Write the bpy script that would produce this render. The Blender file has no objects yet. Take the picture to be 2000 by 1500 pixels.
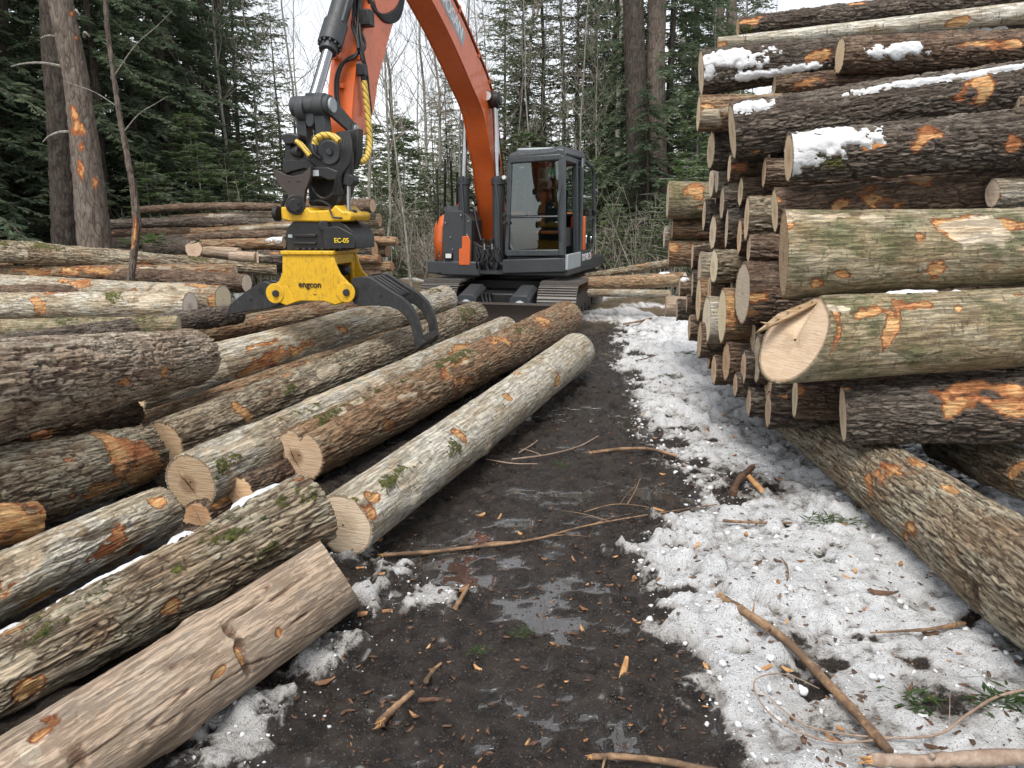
import bpy, math, random
import numpy as np
from mathutils import Matrix, Vector

C = bpy.context.scene
COL = C.collection
R = math.radians

# ------------------------------------------------------------------ camera, sky, sun, exposure
FPX, PITCH, EYE = 1502.0, R(12.4), 1.70          # focal length in photo pixels, downward pitch, eye height
cam_d = bpy.data.cameras.new('camera')
cam_d.sensor_width = 36.0
cam_d.lens = 36.0 * FPX / 2000.0
cam_d.clip_start, cam_d.clip_end = 0.05, 600.0
cam = bpy.data.objects.new('camera', cam_d)
COL.objects.link(cam)
cam.location = (0, 0, EYE)
cam.rotation_euler = (R(90) - PITCH, 0, 0)
C.camera = cam

SUN_EL, SUN_AZ = R(60), R(196)                   # azimuth clockwise from +Y: the light comes from high behind the camera, a little left
world = bpy.data.worlds.new('World')
C.world = world
world.use_nodes = True
wn, wl = world.node_tree.nodes, world.node_tree.links
wn.clear()
sky = wn.new('ShaderNodeTexSky')
sky.sky_type = 'NISHITA'
sky.sun_disc = False
sky.sun_elevation = SUN_EL
sky.sun_rotation = SUN_AZ
sky.air_density, sky.dust_density, sky.ozone_density = 1.0, 1.0, 1.0
hsv = wn.new('ShaderNodeHueSaturation')          # thin cloud: most of the blue is gone
hsv.inputs['Saturation'].default_value = 0.22
hsv.inputs['Value'].default_value = 1.0
bg = wn.new('ShaderNodeBackground')
bg.inputs['Strength'].default_value = 0.095
wo = wn.new('ShaderNodeOutputWorld')
wl.new(sky.outputs[0], hsv.inputs['Color'])
wl.new(hsv.outputs[0], bg.inputs['Color'])
wl.new(bg.outputs[0], wo.inputs['Surface'])

sun_d = bpy.data.lights.new('sun', 'SUN')
sun_d.energy = 1.5
sun_d.angle = R(30)
sun_d.color = (1.0, 0.955, 0.89)
sun = bpy.data.objects.new('sun', sun_d)
COL.objects.link(sun)
_sd = Vector((math.sin(SUN_AZ) * math.cos(SUN_EL), math.cos(SUN_AZ) * math.cos(SUN_EL), math.sin(SUN_EL)))
sun.rotation_euler = _sd.to_track_quat('Z', 'Y').to_euler()

C.view_settings.view_transform = 'Standard'
C.view_settings.look = 'None'
C.view_settings.gamma = 1.0
C.view_settings.exposure = 1.27
C.render.engine = 'CYCLES'
C.cycles.use_denoising = True
C.cycles.max_bounces = 8
C.cycles.diffuse_bounces = 3
C.cycles.glossy_bounces = 3
C.cycles.transmission_bounces = 4
C.cycles.transparent_max_bounces = 8
C.cycles.caustics_reflective = False
C.cycles.caustics_refractive = False

# ------------------------------------------------------------------ survey: photo measurements to metres
_f = np.array([0, math.cos(PITCH), -math.sin(PITCH)])
_u = np.array([0, math.sin(PITCH), math.cos(PITCH)])
_r = np.array([1.0, 0, 0])
_c = np.array([0, 0, EYE])

def ray(px, py):
    return _f + _r * (px - 1000) / FPX - _u * (py - 750) / FPX

def at(px, py, Y):
    d = ray(px, py)
    return _c + d * (Y / d[1])

def atz(px, py, z):
    d = ray(px, py)
    return _c + d * ((z - EYE) / d[2])

def proj(P):
    q = np.asarray(P, float) - _c
    d = q @ _f
    return 1000 + FPX * (q @ _r) / d, 750 - FPX * (q @ _u) / d, d

# ------------------------------------------------------------------ tags
def tag(o, label=None, cat=None, group=None, kind=None):
    if label: o['label'] = label
    if cat: o['category'] = cat
    if group: o['group'] = group
    if kind: o['kind'] = kind
    return o

def empty(name, loc=(0, 0, 0), rz=0.0):
    o = bpy.data.objects.new(name, None)
    COL.objects.link(o)
    o.location = loc
    o.rotation_euler = (0, 0, rz)
    o.empty_display_size = 0.1
    return o

def copy_tree(o, parent=None):
    c = o.copy()
    COL.objects.link(c)
    c.parent = parent
    for ch in list(o.children):
        copy_tree(ch, c)
    return c

# ------------------------------------------------------------------ numpy noise
def _h(i, j, s):
    i = i.astype(np.int64); j = j.astype(np.int64)
    n = (i * 374761393 + j * 668265263 + s * 982451653) & 0x7fffffff
    n = ((n ^ (n >> 13)) * 1274126177) & 0x7fffffff
    n = ((n ^ (n >> 15)) * 2246822519) & 0x7fffffff
    return ((n ^ (n >> 16)) & 0xffffff) / float(0xffffff)

def vnoise(u, v, pu, s):
    iu, iv = np.floor(u), np.floor(v)
    fu, fv = u - iu, v - iv
    fu = fu * fu * (3 - 2 * fu); fv = fv * fv * (3 - 2 * fv)
    a, b = np.mod(iu, pu), np.mod(iu + 1, pu)
    return ((_h(a, iv, s) * (1 - fu) + _h(b, iv, s) * fu) * (1 - fv)
            + (_h(a, iv + 1, s) * (1 - fu) + _h(b, iv + 1, s) * fu) * fv)

def fbm(u, v, pu=10 ** 6, octv=4, s=0, gain=0.5):
    t, a, n = 0.0, 1.0, 0.0
    for k in range(octv):
        t = t + a * vnoise(u * 2 ** k, v * 2 ** k, pu * 2 ** k, s + 17 * k)
        n += a
        a *= gain
    return t / n

def voro(u, v, pu, s, jit=0.9):
    iu, iv = np.floor(u), np.floor(v)
    f1 = np.full(u.shape, 9.0); f2 = np.full(u.shape, 9.0); cid = np.zeros(u.shape)
    for di in (-1, 0, 1):
        for dj in (-1, 0, 1):
            ci, cj = iu + di, iv + dj
            w = np.mod(ci, pu)
            x = ci + 0.5 + jit * (_h(w, cj, s) - 0.5)
            y = cj + 0.5 + jit * (_h(w, cj, s + 7) - 0.5)
            d = np.hypot(u - x, v - y)
            n = d < f1
            f2 = np.where(n, f1, np.minimum(f2, d))
            cid = np.where(n, _h(w, cj, s + 13), cid)
            f1 = np.where(n, d, f1)
    return f1, f2, cid

def sstep(a, b, x):
    t = np.clip((x - a) / (b - a), 0, 1)
    return t * t * (3 - 2 * t)

# ------------------------------------------------------------------ meshes
def fast_mesh(name, co, quads, smooth=True):
    co = np.asarray(co, np.float32).reshape(-1, 3)
    quads = np.asarray(quads, np.int32)
    k = quads.shape[1]
    me = bpy.data.meshes.new(name)
    me.vertices.add(len(co)); me.vertices.foreach_set('co', co.ravel())
    me.loops.add(quads.size); me.loops.foreach_set('vertex_index', quads.ravel())
    me.polygons.add(len(quads))
    me.polygons.foreach_set('loop_start', np.arange(0, quads.size, k, dtype=np.int32))
    try:
        me.polygons.foreach_set('loop_total', np.full(len(quads), k, np.int32))
    except Exception:
        pass
    me.polygons.foreach_set('use_smooth', np.full(len(quads), smooth, bool))
    me.update(calc_edges=True)
    return me

def attr(me, name, rgba):
    a = me.attributes.new(name, 'FLOAT_COLOR', 'POINT')
    a.data.foreach_set('color', np.asarray(rgba, np.float32).ravel())

def link(name, me, mat, parent=None):
    o = bpy.data.objects.new(name, me)
    COL.objects.link(o)
    if mat is not None and not me.materials:
        me.materials.append(mat)
    if parent is not None:
        o.parent = parent
    return o

def grid_quads(nv, nu, wrap):
    i = np.arange(nv - 1)[:, None] * nu
    j = np.arange(nu if wrap else nu - 1)[None, :]
    j2 = (j + 1) % nu
    a = i + j; b = i + j2; c = i + nu + j2; d = i + nu + j
    return np.stack([a, b, c, d], -1).reshape(-1, 4)

class MB:
    """collects shapes; build() links them as ONE mesh object"""
    def __init__(s):
        s.v, s.f = [], []
    def add(s, vs, fs):
        n = len(s.v)
        s.v += [tuple(map(float, p)) for p in vs]
        s.f += [tuple(n + i for i in q) for q in fs]
        return s
    def box(s, c, d, rot=None):
        vs = [Vector((x * d[0] / 2, y * d[1] / 2, z * d[2] / 2)) for z in (-1, 1) for y in (-1, 1) for x in (-1, 1)]
        if rot is not None:
            vs = [rot @ p for p in vs]
        vs = [p + Vector(c) for p in vs]
        return s.add(vs, [(0, 2, 3, 1), (4, 5, 7, 6), (0, 1, 5, 4), (2, 6, 7, 3), (0, 4, 6, 2), (1, 3, 7, 5)])
    def bar(s, p0, p1, w, h, up=(0, 0, 1)):
        p0, p1 = Vector(p0), Vector(p1)
        z = (p1 - p0).normalized()
        x = Vector(up).cross(z)
        if x.length < 1e-4: x = Vector((1, 0, 0)).cross(z)
        x.normalize(); y = z.cross(x)
        q = [(-1, -1), (1, -1), (1, 1), (-1, 1)]
        vs = [p + x * a * w / 2 + y * b * h / 2 for p in (p0, p1) for a, b in q]
        return s.add(vs, [(3, 2, 1, 0), (4, 5, 6, 7), (0, 1, 5, 4), (1, 2, 6, 5), (2, 3, 7, 6), (3, 0, 4, 7)])
    def tube(s, pts, r, n=8, cap=True):
        pts = [Vector(p) for p in pts]
        m = len(pts)
        rs = r if isinstance(r, (list, tuple, np.ndarray)) else [r] * m
        vs, fs = [], []
        ref = None
        for k, p in enumerate(pts):
            t = (pts[min(k + 1, m - 1)] - pts[max(k - 1, 0)]).normalized()
            if ref is None:
                ref = t.orthogonal().normalized()
            x = ref - t * ref.dot(t)
            x = x.normalized() if x.length > 1e-5 else t.orthogonal().normalized()
            ref = x
            y = t.cross(x)
            vs += [p + (x * math.cos(2 * math.pi * i / n) + y * math.sin(2 * math.pi * i / n)) * rs[k] for i in range(n)]
        for k in range(m - 1):
            fs += [(k * n + i, k * n + (i + 1) % n, (k + 1) * n + (i + 1) % n, (k + 1) * n + i) for i in range(n)]
        if cap:
            fs += [tuple(range(n - 1, -1, -1)), tuple((m - 1) * n + i for i in range(n))]
        return s.add(vs, fs)
    def cyl(s, p0, p1, r, n=20, r2=None):
        return s.tube([p0, p1], [r, r if r2 is None else r2], n)
    def prism(s, pts, vec):
        pts = [Vector(p) for p in pts]
        vec = Vector(vec)
        n = len(pts)
        return s.add(pts + [p + vec for p in pts],
                     [tuple(range(n - 1, -1, -1)), tuple(range(n, 2 * n))] + [(i, (i + 1) % n, n + (i + 1) % n, n + i) for i in range(n)])
    def loft(s, secs, cap=True):
        n = len(secs[0])
        vs = [p for q in secs for p in q]
        fs = [(k * n + i, k * n + (i + 1) % n, (k + 1) * n + (i + 1) % n, (k + 1) * n + i) for k in range(len(secs) - 1) for i in range(n)]
        if cap:
            fs += [tuple(range(n - 1, -1, -1)), tuple((len(secs) - 1) * n + i for i in range(n))]
        return s.add(vs, fs)
    def build(s, name, mat, parent=None, smooth=True, bevel=0.0, xf=None, angle=35, seg=2):
        me = bpy.data.meshes.new(name)
        vs = s.v if xf is None else [tuple(xf @ Vector(p)) for p in s.v]
        me.from_pydata(vs, [], s.f)
        me.update()
        import bmesh
        bm = bmesh.new(); bm.from_mesh(me)
        bmesh.ops.recalc_face_normals(bm, faces=bm.faces)
        bm.to_mesh(me); bm.free()
        if smooth:
            me.polygons.foreach_set('use_smooth', np.ones(len(me.polygons), bool))
            me.set_sharp_from_angle(angle=R(angle))
        o = link(name, me, mat, parent)
        if bevel:
            b = o.modifiers.new('edge', 'BEVEL')
            b.width, b.segments, b.limit_method, b.angle_limit = bevel, seg, 'ANGLE', R(40)
        return o

# ------------------------------------------------------------------ node helper
class NT:
    def __init__(s, name):
        s.m = bpy.data.materials.new(name)
        s.m.use_nodes = True
        s.t = s.m.node_tree
        s.t.nodes.clear()
        s.out = s.t.nodes.new('ShaderNodeOutputMaterial')
        s.b = s.t.nodes.new('ShaderNodeBsdfPrincipled')
        s.t.links.new(s.b.outputs[0], s.out.inputs[0])
    def n(s, typ, **kw):
        x = s.t.nodes.new('ShaderNode' + typ)
        for k, v in kw.items(): setattr(x, k, v)
        return x
    def set(s, sock, v):
        if hasattr(v, 'links') or isinstance(v, bpy.types.NodeSocket):
            s.t.links.new(v, sock)
        elif isinstance(v, (tuple, list)) and len(v) == 3 and sock.type == 'RGBA':
            sock.default_value = (*v, 1)
        else:
            sock.default_value = v
        return s
    def math(s, op, a, b=0.0, c=0.0, clamp=False):
        x = s.n('Math', operation=op, use_clamp=clamp)
        s.set(x.inputs[0], a); s.set(x.inputs[1], b)
        if op in ('MULTIPLY_ADD', 'SMOOTH_MIN', 'COMPARE'): s.set(x.inputs[2], c)
        return x.outputs[0]
    def mix(s, f, a, b, mode='MIX'):
        x = s.n('Mix', data_type='RGBA', blend_type=mode)
        s.set(x.inputs[0], f); s.set(x.inputs[6], a); s.set(x.inputs[7], b)
        return x.outputs[2]
    def ramp(s, f, lo, hi, a=0.0, b=1.0):
        x = s.n('MapRange', interpolation_type='SMOOTHSTEP')
        s.set(x.inputs[0], f); s.set(x.inputs[1], lo); s.set(x.inputs[2], hi); s.set(x.inputs[3], a); s.set(x.inputs[4], b)
        return x.outputs[0]
    def noise(s, vec, scale, detail=4, rough=0.55, dist=0.0):
        x = s.n('TexNoise')
        s.set(x.inputs['Vector'], vec); s.set(x.inputs['Scale'], scale); s.set(x.inputs['Detail'], detail)
        s.set(x.inputs['Roughness'], rough); s.set(x.inputs['Distortion'], dist)
        return x.outputs[0]
    def voro(s, vec, scale, feature='F1', rnd=1.0):
        x = s.n('TexVoronoi', feature=feature)
        s.set(x.inputs['Vector'], vec); s.set(x.inputs['Scale'], scale); s.set(x.inputs['Randomness'], rnd)
        return x
    def coord(s, scale=(1, 1, 1), rand=True, kind='Object'):
        tc = s.n('TexCoord')
        mp = s.n('Mapping')
        s.set(mp.inputs['Vector'], tc.outputs[kind]); mp.inputs['Scale'].default_value = scale
        v = mp.outputs[0]
        if rand:
            oi = s.n('ObjectInfo')
            k = s.math('MULTIPLY', oi.outputs['Random'], 91.7)
            ad = s.n('VectorMath', operation='ADD')
            s.set(ad.inputs[0], v); s.set(ad.inputs[1], k)
            v = ad.outputs[0]
        return v
    def bump(s, h, strength=0.5, dist=0.01):
        x = s.n('Bump')
        s.set(x.inputs['Height'], h); x.inputs['Strength'].default_value = strength; x.inputs['Distance'].default_value = dist
        s.t.links.new(x.outputs[0], s.b.inputs['Normal'])
        return x
    def fin(s, col=None, rough=None, metal=None, spec=None):
        if col is not None: s.set(s.b.inputs['Base Color'], col)
        if rough is not None: s.set(s.b.inputs['Roughness'], rough)
        if metal is not None: s.set(s.b.inputs['Metallic'], metal)
        if spec is not None: s.set(s.b.inputs['Specular IOR Level'], spec)
        return s.m

# ------------------------------------------------------------------ wood materials
def bark(name, ridge, groove, second, lichen=(0.40, 0.42, 0.35), lich_amt=0.45, fine=1.0, dash=0.0, green=0.0, rough=0.85, mott=1.0):
    """attribute m1 = (furrow, scar, moss), m2 = (inner bark, tone, plate)"""
    t = NT(name)
    a1 = t.n('Attribute', attribute_name='m1'); a2 = t.n('Attribute', attribute_name='m2')
    s1 = t.n('SeparateColor'); s2 = t.n('SeparateColor')
    t.set(s1.inputs[0], a1.outputs['Color']); t.set(s2.inputs[0], a2.outputs['Color'])
    furrow, scar, moss = s1.outputs; inner, tone, plate = s2.outputs
    v = t.coord((1, 1, 0.28))
    vr = t.coord((1, 1, 1))
    n_f = t.noise(v, 55, 6, 0.65)
    n_m = t.noise(v, 14, 5, 0.6, 0.4)
    n_b = t.noise(vr, 3.5, 4, 0.6)
    n_p = t.noise(vr, 9, 6, 0.68, 0.8)
    col = t.mix(t.ramp(n_b, 0.38, 0.64), ridge, second)
    col = t.mix(t.math('MULTIPLY', t.ramp(n_m, 0.3, 0.75), 0.55), col, tuple(min(1, c * 1.45 + .01) for c in ridge))
    col = t.mix(t.math('MULTIPLY', t.math('SUBTRACT', plate, 0.5), 0.9), col, tuple(c * 0.45 for c in ridge))
    n_q = t.noise(t.coord((1, 1, 0.45)), 5.5, 7, 0.72, 0.5)
    col = t.mix(t.math('MULTIPLY', t.ramp(n_q, 0.495, 0.545), lich_amt), col, t.mix(t.ramp(n_f, 0.35, 0.65), tuple(c * 0.8 for c in lichen), lichen))
    col = t.mix(t.math('MULTIPLY', t.ramp(n_q, 0.46, 0.34), 0.5 * mott), col, tuple(c * 0.7 for c in second))
    n_l = t.noise(t.coord((1, 1, 0.10)), 60, 6, 0.72)
    col = t.mix(t.math('MULTIPLY', t.ramp(n_l, 0.47, 0.36), 0.9 * fine), col, groove)
    col = t.mix(t.math('MULTIPLY', t.ramp(n_f, 0.44, 0.28), 0.45 * fine), col, groove)
    if dash:
        vd = t.coord((1, 1, 5.5))
        d = t.noise(vd, 13, 3, 0.5)
        col = t.mix(t.math('MULTIPLY', t.ramp(d, 0.60, 0.68), dash), col, tuple(c * 0.22 for c in ridge))
    if green:
        col = t.mix(t.math('MULTIPLY', t.ramp(t.noise(vr, 5, 6, 0.7), 0.42, 0.66), green), col, (0.075, 0.095, 0.035))
    col = t.mix(furrow, col, groove)
    # scraped inner bark and torn wood
    wood = t.mix(t.ramp(n_f, 0.35, 0.65), (0.50, 0.235, 0.085), (0.66, 0.43, 0.20))
    wood = t.mix(t.ramp(n_b, 0.45, 0.7), wood, (0.36, 0.12, 0.045))
    rim = t.mix(t.ramp(n_f, 0.35, 0.6), (0.20, 0.065, 0.025), (0.40, 0.145, 0.05))
    fib = t.noise(t.coord((1, 1, 0.14)), 42, 5, 0.7)
    e = t.math('ADD', t.math('MULTIPLY', scar, 0.74), t.math('MULTIPLY', t.math('SUBTRACT', n_p, 0.5), 1.3))
    e = t.math('ADD', e, t.math('MULTIPLY', t.math('SUBTRACT', fib, 0.5), 1.3))
    e = t.math('MULTIPLY', e, t.ramp(scar, 0.02, 0.10))
    col = t.mix(t.ramp(e, 0.22, 0.40), col, rim)
    col = t.mix(t.ramp(e, 0.46, 0.60), col, wood)
    ib = t.math('ADD', t.math('MULTIPLY', inner, 0.85), t.math('MULTIPLY', t.math('SUBTRACT', n_p, 0.5), 1.1))
    ib = t.math('ADD', ib, t.math('MULTIPLY', t.math('SUBTRACT', fib, 0.5), 0.6))
    ib = t.math('MULTIPLY', ib, t.ramp(inner, 0.02, 0.10))
    pale = t.mix(t.ramp(n_m, 0.35, 0.65), (0.50, 0.40, 0.27), (0.60, 0.52, 0.40))
    col = t.mix(t.math('MULTIPLY', t.ramp(ib, 0.38, 0.52), 0.9), col, pale)
    mo = t.math('ADD', t.math('MULTIPLY', moss, 0.62), t.math('MULTIPLY', t.math('SUBTRACT', t.noise(vr, 24, 6, 0.78), 0.5), 2.2))
    mo = t.math('ADD', mo, t.math('MULTIPLY', t.math('SUBTRACT', n_p, 0.5), 0.8))
    mo = t.math('MULTIPLY', mo, t.ramp(moss, 0.02, 0.15))
    mcol = t.mix(t.ramp(t.noise(vr, 60, 3, 0.6), 0.35, 0.65), (0.040, 0.046, 0.014), (0.16, 0.165, 0.035))
    mm = t.ramp(mo, 0.42, 0.58)
    col = t.mix(mm, col, mcol)
    col = t.mix(1.0, col, t.mix(tone, (0.72, 0.72, 0.72), (1.22, 1.22, 1.22)), 'MULTIPLY')
    h = t.math('ADD', t.math('MULTIPLY', n_f, 0.7), t.math('MULTIPLY', n_m, 0.9))
    h = t.math('ADD', h, t.math('MULTIPLY', t.ramp(n_l, 0.30, 0.55), 0.7))
    h = t.math('ADD', h, t.math('MULTIPLY', t.ramp(e, 0.2, 0.5), -0.45))
    h = t.math('ADD', h, t.math('MULTIPLY', t.math('MULTIPLY', mm, t.noise(vr, 110, 3, 0.7)), 0.8))
    t.bump(h, 1.0, 0.015)
    return t.fin(col, t.math('SUBTRACT', rough, t.math('MULTIPLY', n_b, 0.25)), spec=0.35)

M = {}
M['plated'] = bark('plated_grey_bark', (0.43, 0.35, 0.265), (0.075, 0.040, 0.026), (0.30, 0.205, 0.14), (0.52, 0.465, 0.375), 0.6, 0.8)
M['maple'] = bark('furrowed_grey_bark', (0.36, 0.295, 0.205), (0.075, 0.045, 0.027), (0.25, 0.165, 0.095), (0.47, 0.43, 0.32), 0.75)
M['lichen'] = bark('lichened_pale_bark', (0.44, 0.385, 0.285), (0.09, 0.062, 0.038), (0.31, 0.215, 0.125), (0.60, 0.565, 0.475), 0.9, 0.55, dash=0.25)
M['birch'] = bark('white_birch_bark', (0.50, 0.455, 0.36), (0.10, 0.07, 0.045), (0.36, 0.275, 0.175), (0.64, 0.61, 0.53), 0.85, 0.4, dash=0.9)
M['peeled'] = bark('smooth_peeled_bark', (0.44, 0.335, 0.245), (0.13, 0.07, 0.04), (0.385, 0.285, 0.20), (0.48, 0.395, 0.31), 0.5, 0.12, mott=0.7)
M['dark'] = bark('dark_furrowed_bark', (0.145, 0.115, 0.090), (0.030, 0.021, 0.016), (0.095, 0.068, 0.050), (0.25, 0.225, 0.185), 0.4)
M['brown'] = bark('red_brown_bark', (0.205, 0.138, 0.094), (0.046, 0.027, 0.018), (0.145, 0.088, 0.056), (0.24, 0.20, 0.145), 0.3)
M['russet'] = bark('russet_bark', (0.30, 0.175, 0.095), (0.065, 0.034, 0.020), (0.36, 0.245, 0.145), (0.44, 0.36, 0.24), 0.6)
M['algae'] = bark('algae_covered_bark', (0.37, 0.295, 0.185), (0.08, 0.06, 0.033), (0.235, 0.165, 0.085), (0.50, 0.44, 0.32), 0.55, 0.5, dash=0.55, green=0.75)

def end_grain():
    t = NT('cut_end_grain')
    oi = t.n('ObjectInfo')
    tc = t.n('TexCoord')
    v = t.coord((1, 1, 0.0), True)
    w = t.noise(v, 5, 3, 0.5)
    sp = t.n('SeparateXYZ'); t.set(sp.inputs[0], tc.outputs['Object'])
    x, y = sp.outputs[0], sp.outputs[1]
    off = t.math('MULTIPLY', t.math('SUBTRACT', oi.outputs['Random'], 0.5), 0.07)
    x = t.math('ADD', x, off); y = t.math('SUBTRACT', y, t.math('MULTIPLY', off, 0.6))
    r = t.math('SQRT', t.math('ADD', t.math('MULTIPLY', x, x), t.math('MULTIPLY', y, y)))
    r2 = t.math('ADD', r, t.math('MULTIPLY', w, 0.035))
    rings = t.math('SINE', t.math('MULTIPLY', r2, 520.0))
    ang = t.math('ARCTAN2', y, x)
    cb = t.n('CombineXYZ'); t.set(cb.inputs[0], t.math('MULTIPLY', ang, 5.0)); t.set(cb.inputs[1], t.math('MULTIPLY', r, 3.0)); t.set(cb.inputs[2], t.math('MULTIPLY', oi.outputs['Random'], 50))
    rays = t.noise(cb.outputs[0], 3.0, 5, 0.65)
    saw = t.noise(t.coord((9, 120, 0), True), 1.0, 3, 0.6)
    base = oi.outputs['Color']
    col = t.mix(t.math('MULTIPLY', t.ramp(rings, -0.3, 1.0), 0.16), base, (0.26, 0.15, 0.075))
    col = t.mix(t.math('MULTIPLY', t.ramp(rays, 0.60, 0.85), 0.05), col, (0.24, 0.14, 0.075))
    col = t.mix(t.math('MULTIPLY', t.ramp(saw, 0.35, 0.65), 0.5), col, t.mix(0.55, base, (0.85, 0.76, 0.60)))
    hw = t.ramp(t.math('ADD', r2, t.math('MULTIPLY', t.math('SUBTRACT', rays, 0.5), 0.05)), 0.092, 0.055)
    col = t.mix(t.math('MULTIPLY', hw, t.math('MULTIPLY', oi.outputs['Alpha'], 0.75)), col, (0.20, 0.115, 0.062))
    ck = t.ramp(t.math('ADD', t.math('ABSOLUTE', t.math('SUBTRACT', t.math('MULTIPLY', x, 0.8), t.math('ADD', t.math('MULTIPLY', y, 0.55), t.math('MULTIPLY', t.math('SUBTRACT', w, 0.5), 0.09)))), t.math('MULTIPLY', r, 0.055)), 0.0075, 0.0035)
    col = t.mix(t.math('MULTIPLY', ck, oi.outputs['Alpha']), col, (0.035, 0.02, 0.012))
    st = t.noise(t.coord((1, 1, 1)), 6, 5, 0.7)
    col = t.mix(t.math('MULTIPLY', t.ramp(st, 0.52, 0.72), 0.30), col, (0.24, 0.16, 0.09))
    at = t.n('Attribute', attribute_name='rim')
    col = t.mix(t.math('MULTIPLY', t.ramp(at.outputs['Fac'], 0.5, 0.95), 0.7), col, (0.15, 0.09, 0.055))
    t.bump(t.math('ADD', saw, t.math('MULTIPLY', st, 1.2)), 0.6, 0.006)
    return t.fin(col, 0.82, spec=0.25)
M['grain'] = end_grain()

def snow_mat():
    t = NT('melting_snow')
    v = t.coord((1, 1, 1))
    n = t.noise(v, 12, 5, 0.6); g = t.noise(v, 90, 3, 0.6)
    d = t.noise(v, 35, 6, 0.75)
    col = t.mix(t.ramp(n, 0.3, 0.7), (0.68, 0.695, 0.71), (0.50, 0.505, 0.51))
    col = t.mix(t.math('MULTIPLY', t.ramp(d, 0.62, 0.70), 0.75), col, (0.12, 0.08, 0.055))
    t.bump(t.math('ADD', n, t.math('MULTIPLY', g, 0.4)), 0.6, 0.02)
    t.b.inputs['Subsurface Weight'].default_value = 0.25
    t.b.inputs['Subsurface Radius'].default_value = (0.03, 0.035, 0.04)
    t.b.inputs['Subsurface Scale'].default_value = 0.4
    return t.fin(col, 0.55)
M['snow'] = snow_mat()

# ------------------------------------------------------------------ ground: one sheet, mud track, snow bank, forest floor
def axis_steps(parts):
    out = [parts[0][0]]
    for a, b, st in parts:
        n = max(1, int(round((b - a) / st)))
        out += list(np.linspace(a, b, n + 1)[1:])
    return np.array(out)

gx = axis_steps([(-160, -40, 12), (-40, -12, 1.5), (-12, -2.4, 0.25), (-2.4, 4.2, 0.02), (4.2, 12, 0.3), (12, 40, 1.5), (40, 160, 12)])
gy = axis_steps([(-40, -2, 2), (-2, 1.0, 0.15), (1.0, 5.5, 0.018), (5.5, 12.5, 0.045), (12.5, 30, 0.4), (30, 60, 2), (60, 220, 12)])
_edge = np.array([atz(px, py, 0.0)[:2] for px, py in
                  [(1195, 612), (1200, 640), (1188, 690), (1222, 745), (1228, 800), (1225, 850), (1290, 900), (1345, 950), (1335, 1000), (1255, 1050), (1230, 1110),
                   (1270, 1180), (1255, 1240), (1385, 1310), (1345, 1390), (1450, 1480), (1560, 1700)]])
_edge = _edge[np.argsort(_edge[:, 1])]
_blobs = [(*atz(px, py, 0)[:2], r, k) for px, py, r, k in
          [(760, 1130, 0.17, 1.0), (700, 1190, 0.13, 0.95), (840, 1170, 0.16, 0.8), (690, 1080, 0.16, 0.8), (600, 1310, 0.16, 0.8), (500, 1400, 0.20, 0.8), (660, 1260, 0.12, 0.6),
           (440, 1480, 0.18, 0.75), (900, 1150, 0.1, 0.55)]]
_dirt = [(*atz(px, py, 0)[:2], r, k) for px, py, r, k in
         [(1420, 930, 0.22, 0.7), (1390, 850, 0.14, 0.3), (1330, 780, 0.2, 0.4), (1480, 960, 0.2, 0.8), (1640, 900, 0.3, 0.75), (1700, 1000, 0.16, 0.6), (1640, 1420, 0.18, 0.6), (1560, 1270, 0.08, 0.7), (1780, 1300, 0.07, 0.8), (1850, 1380, 0.15, 0.8), (1260, 700, 0.25, 0.25)]]
_pud = [(*atz(px, py, 0)[:2], r) for px, py, r in
        [(1010, 1322, 0.10), (730, 1475, 0.12), (905, 1060, 0.20), (960, 1045, 0.18), (870, 1250, 0.07), (840, 1275, 0.07), (905, 1205, 0.08), (1030, 1075, 0.13), (780, 1380, 0.10), (880, 1320, 0.08), (1060, 820, 0.25), (1000, 950, 0.16), (1060, 1180, 0.09), (940, 1140, 0.10), (900, 1420, 0.08)]]

GX, GY = np.meshgrid(gx, gy)

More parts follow.
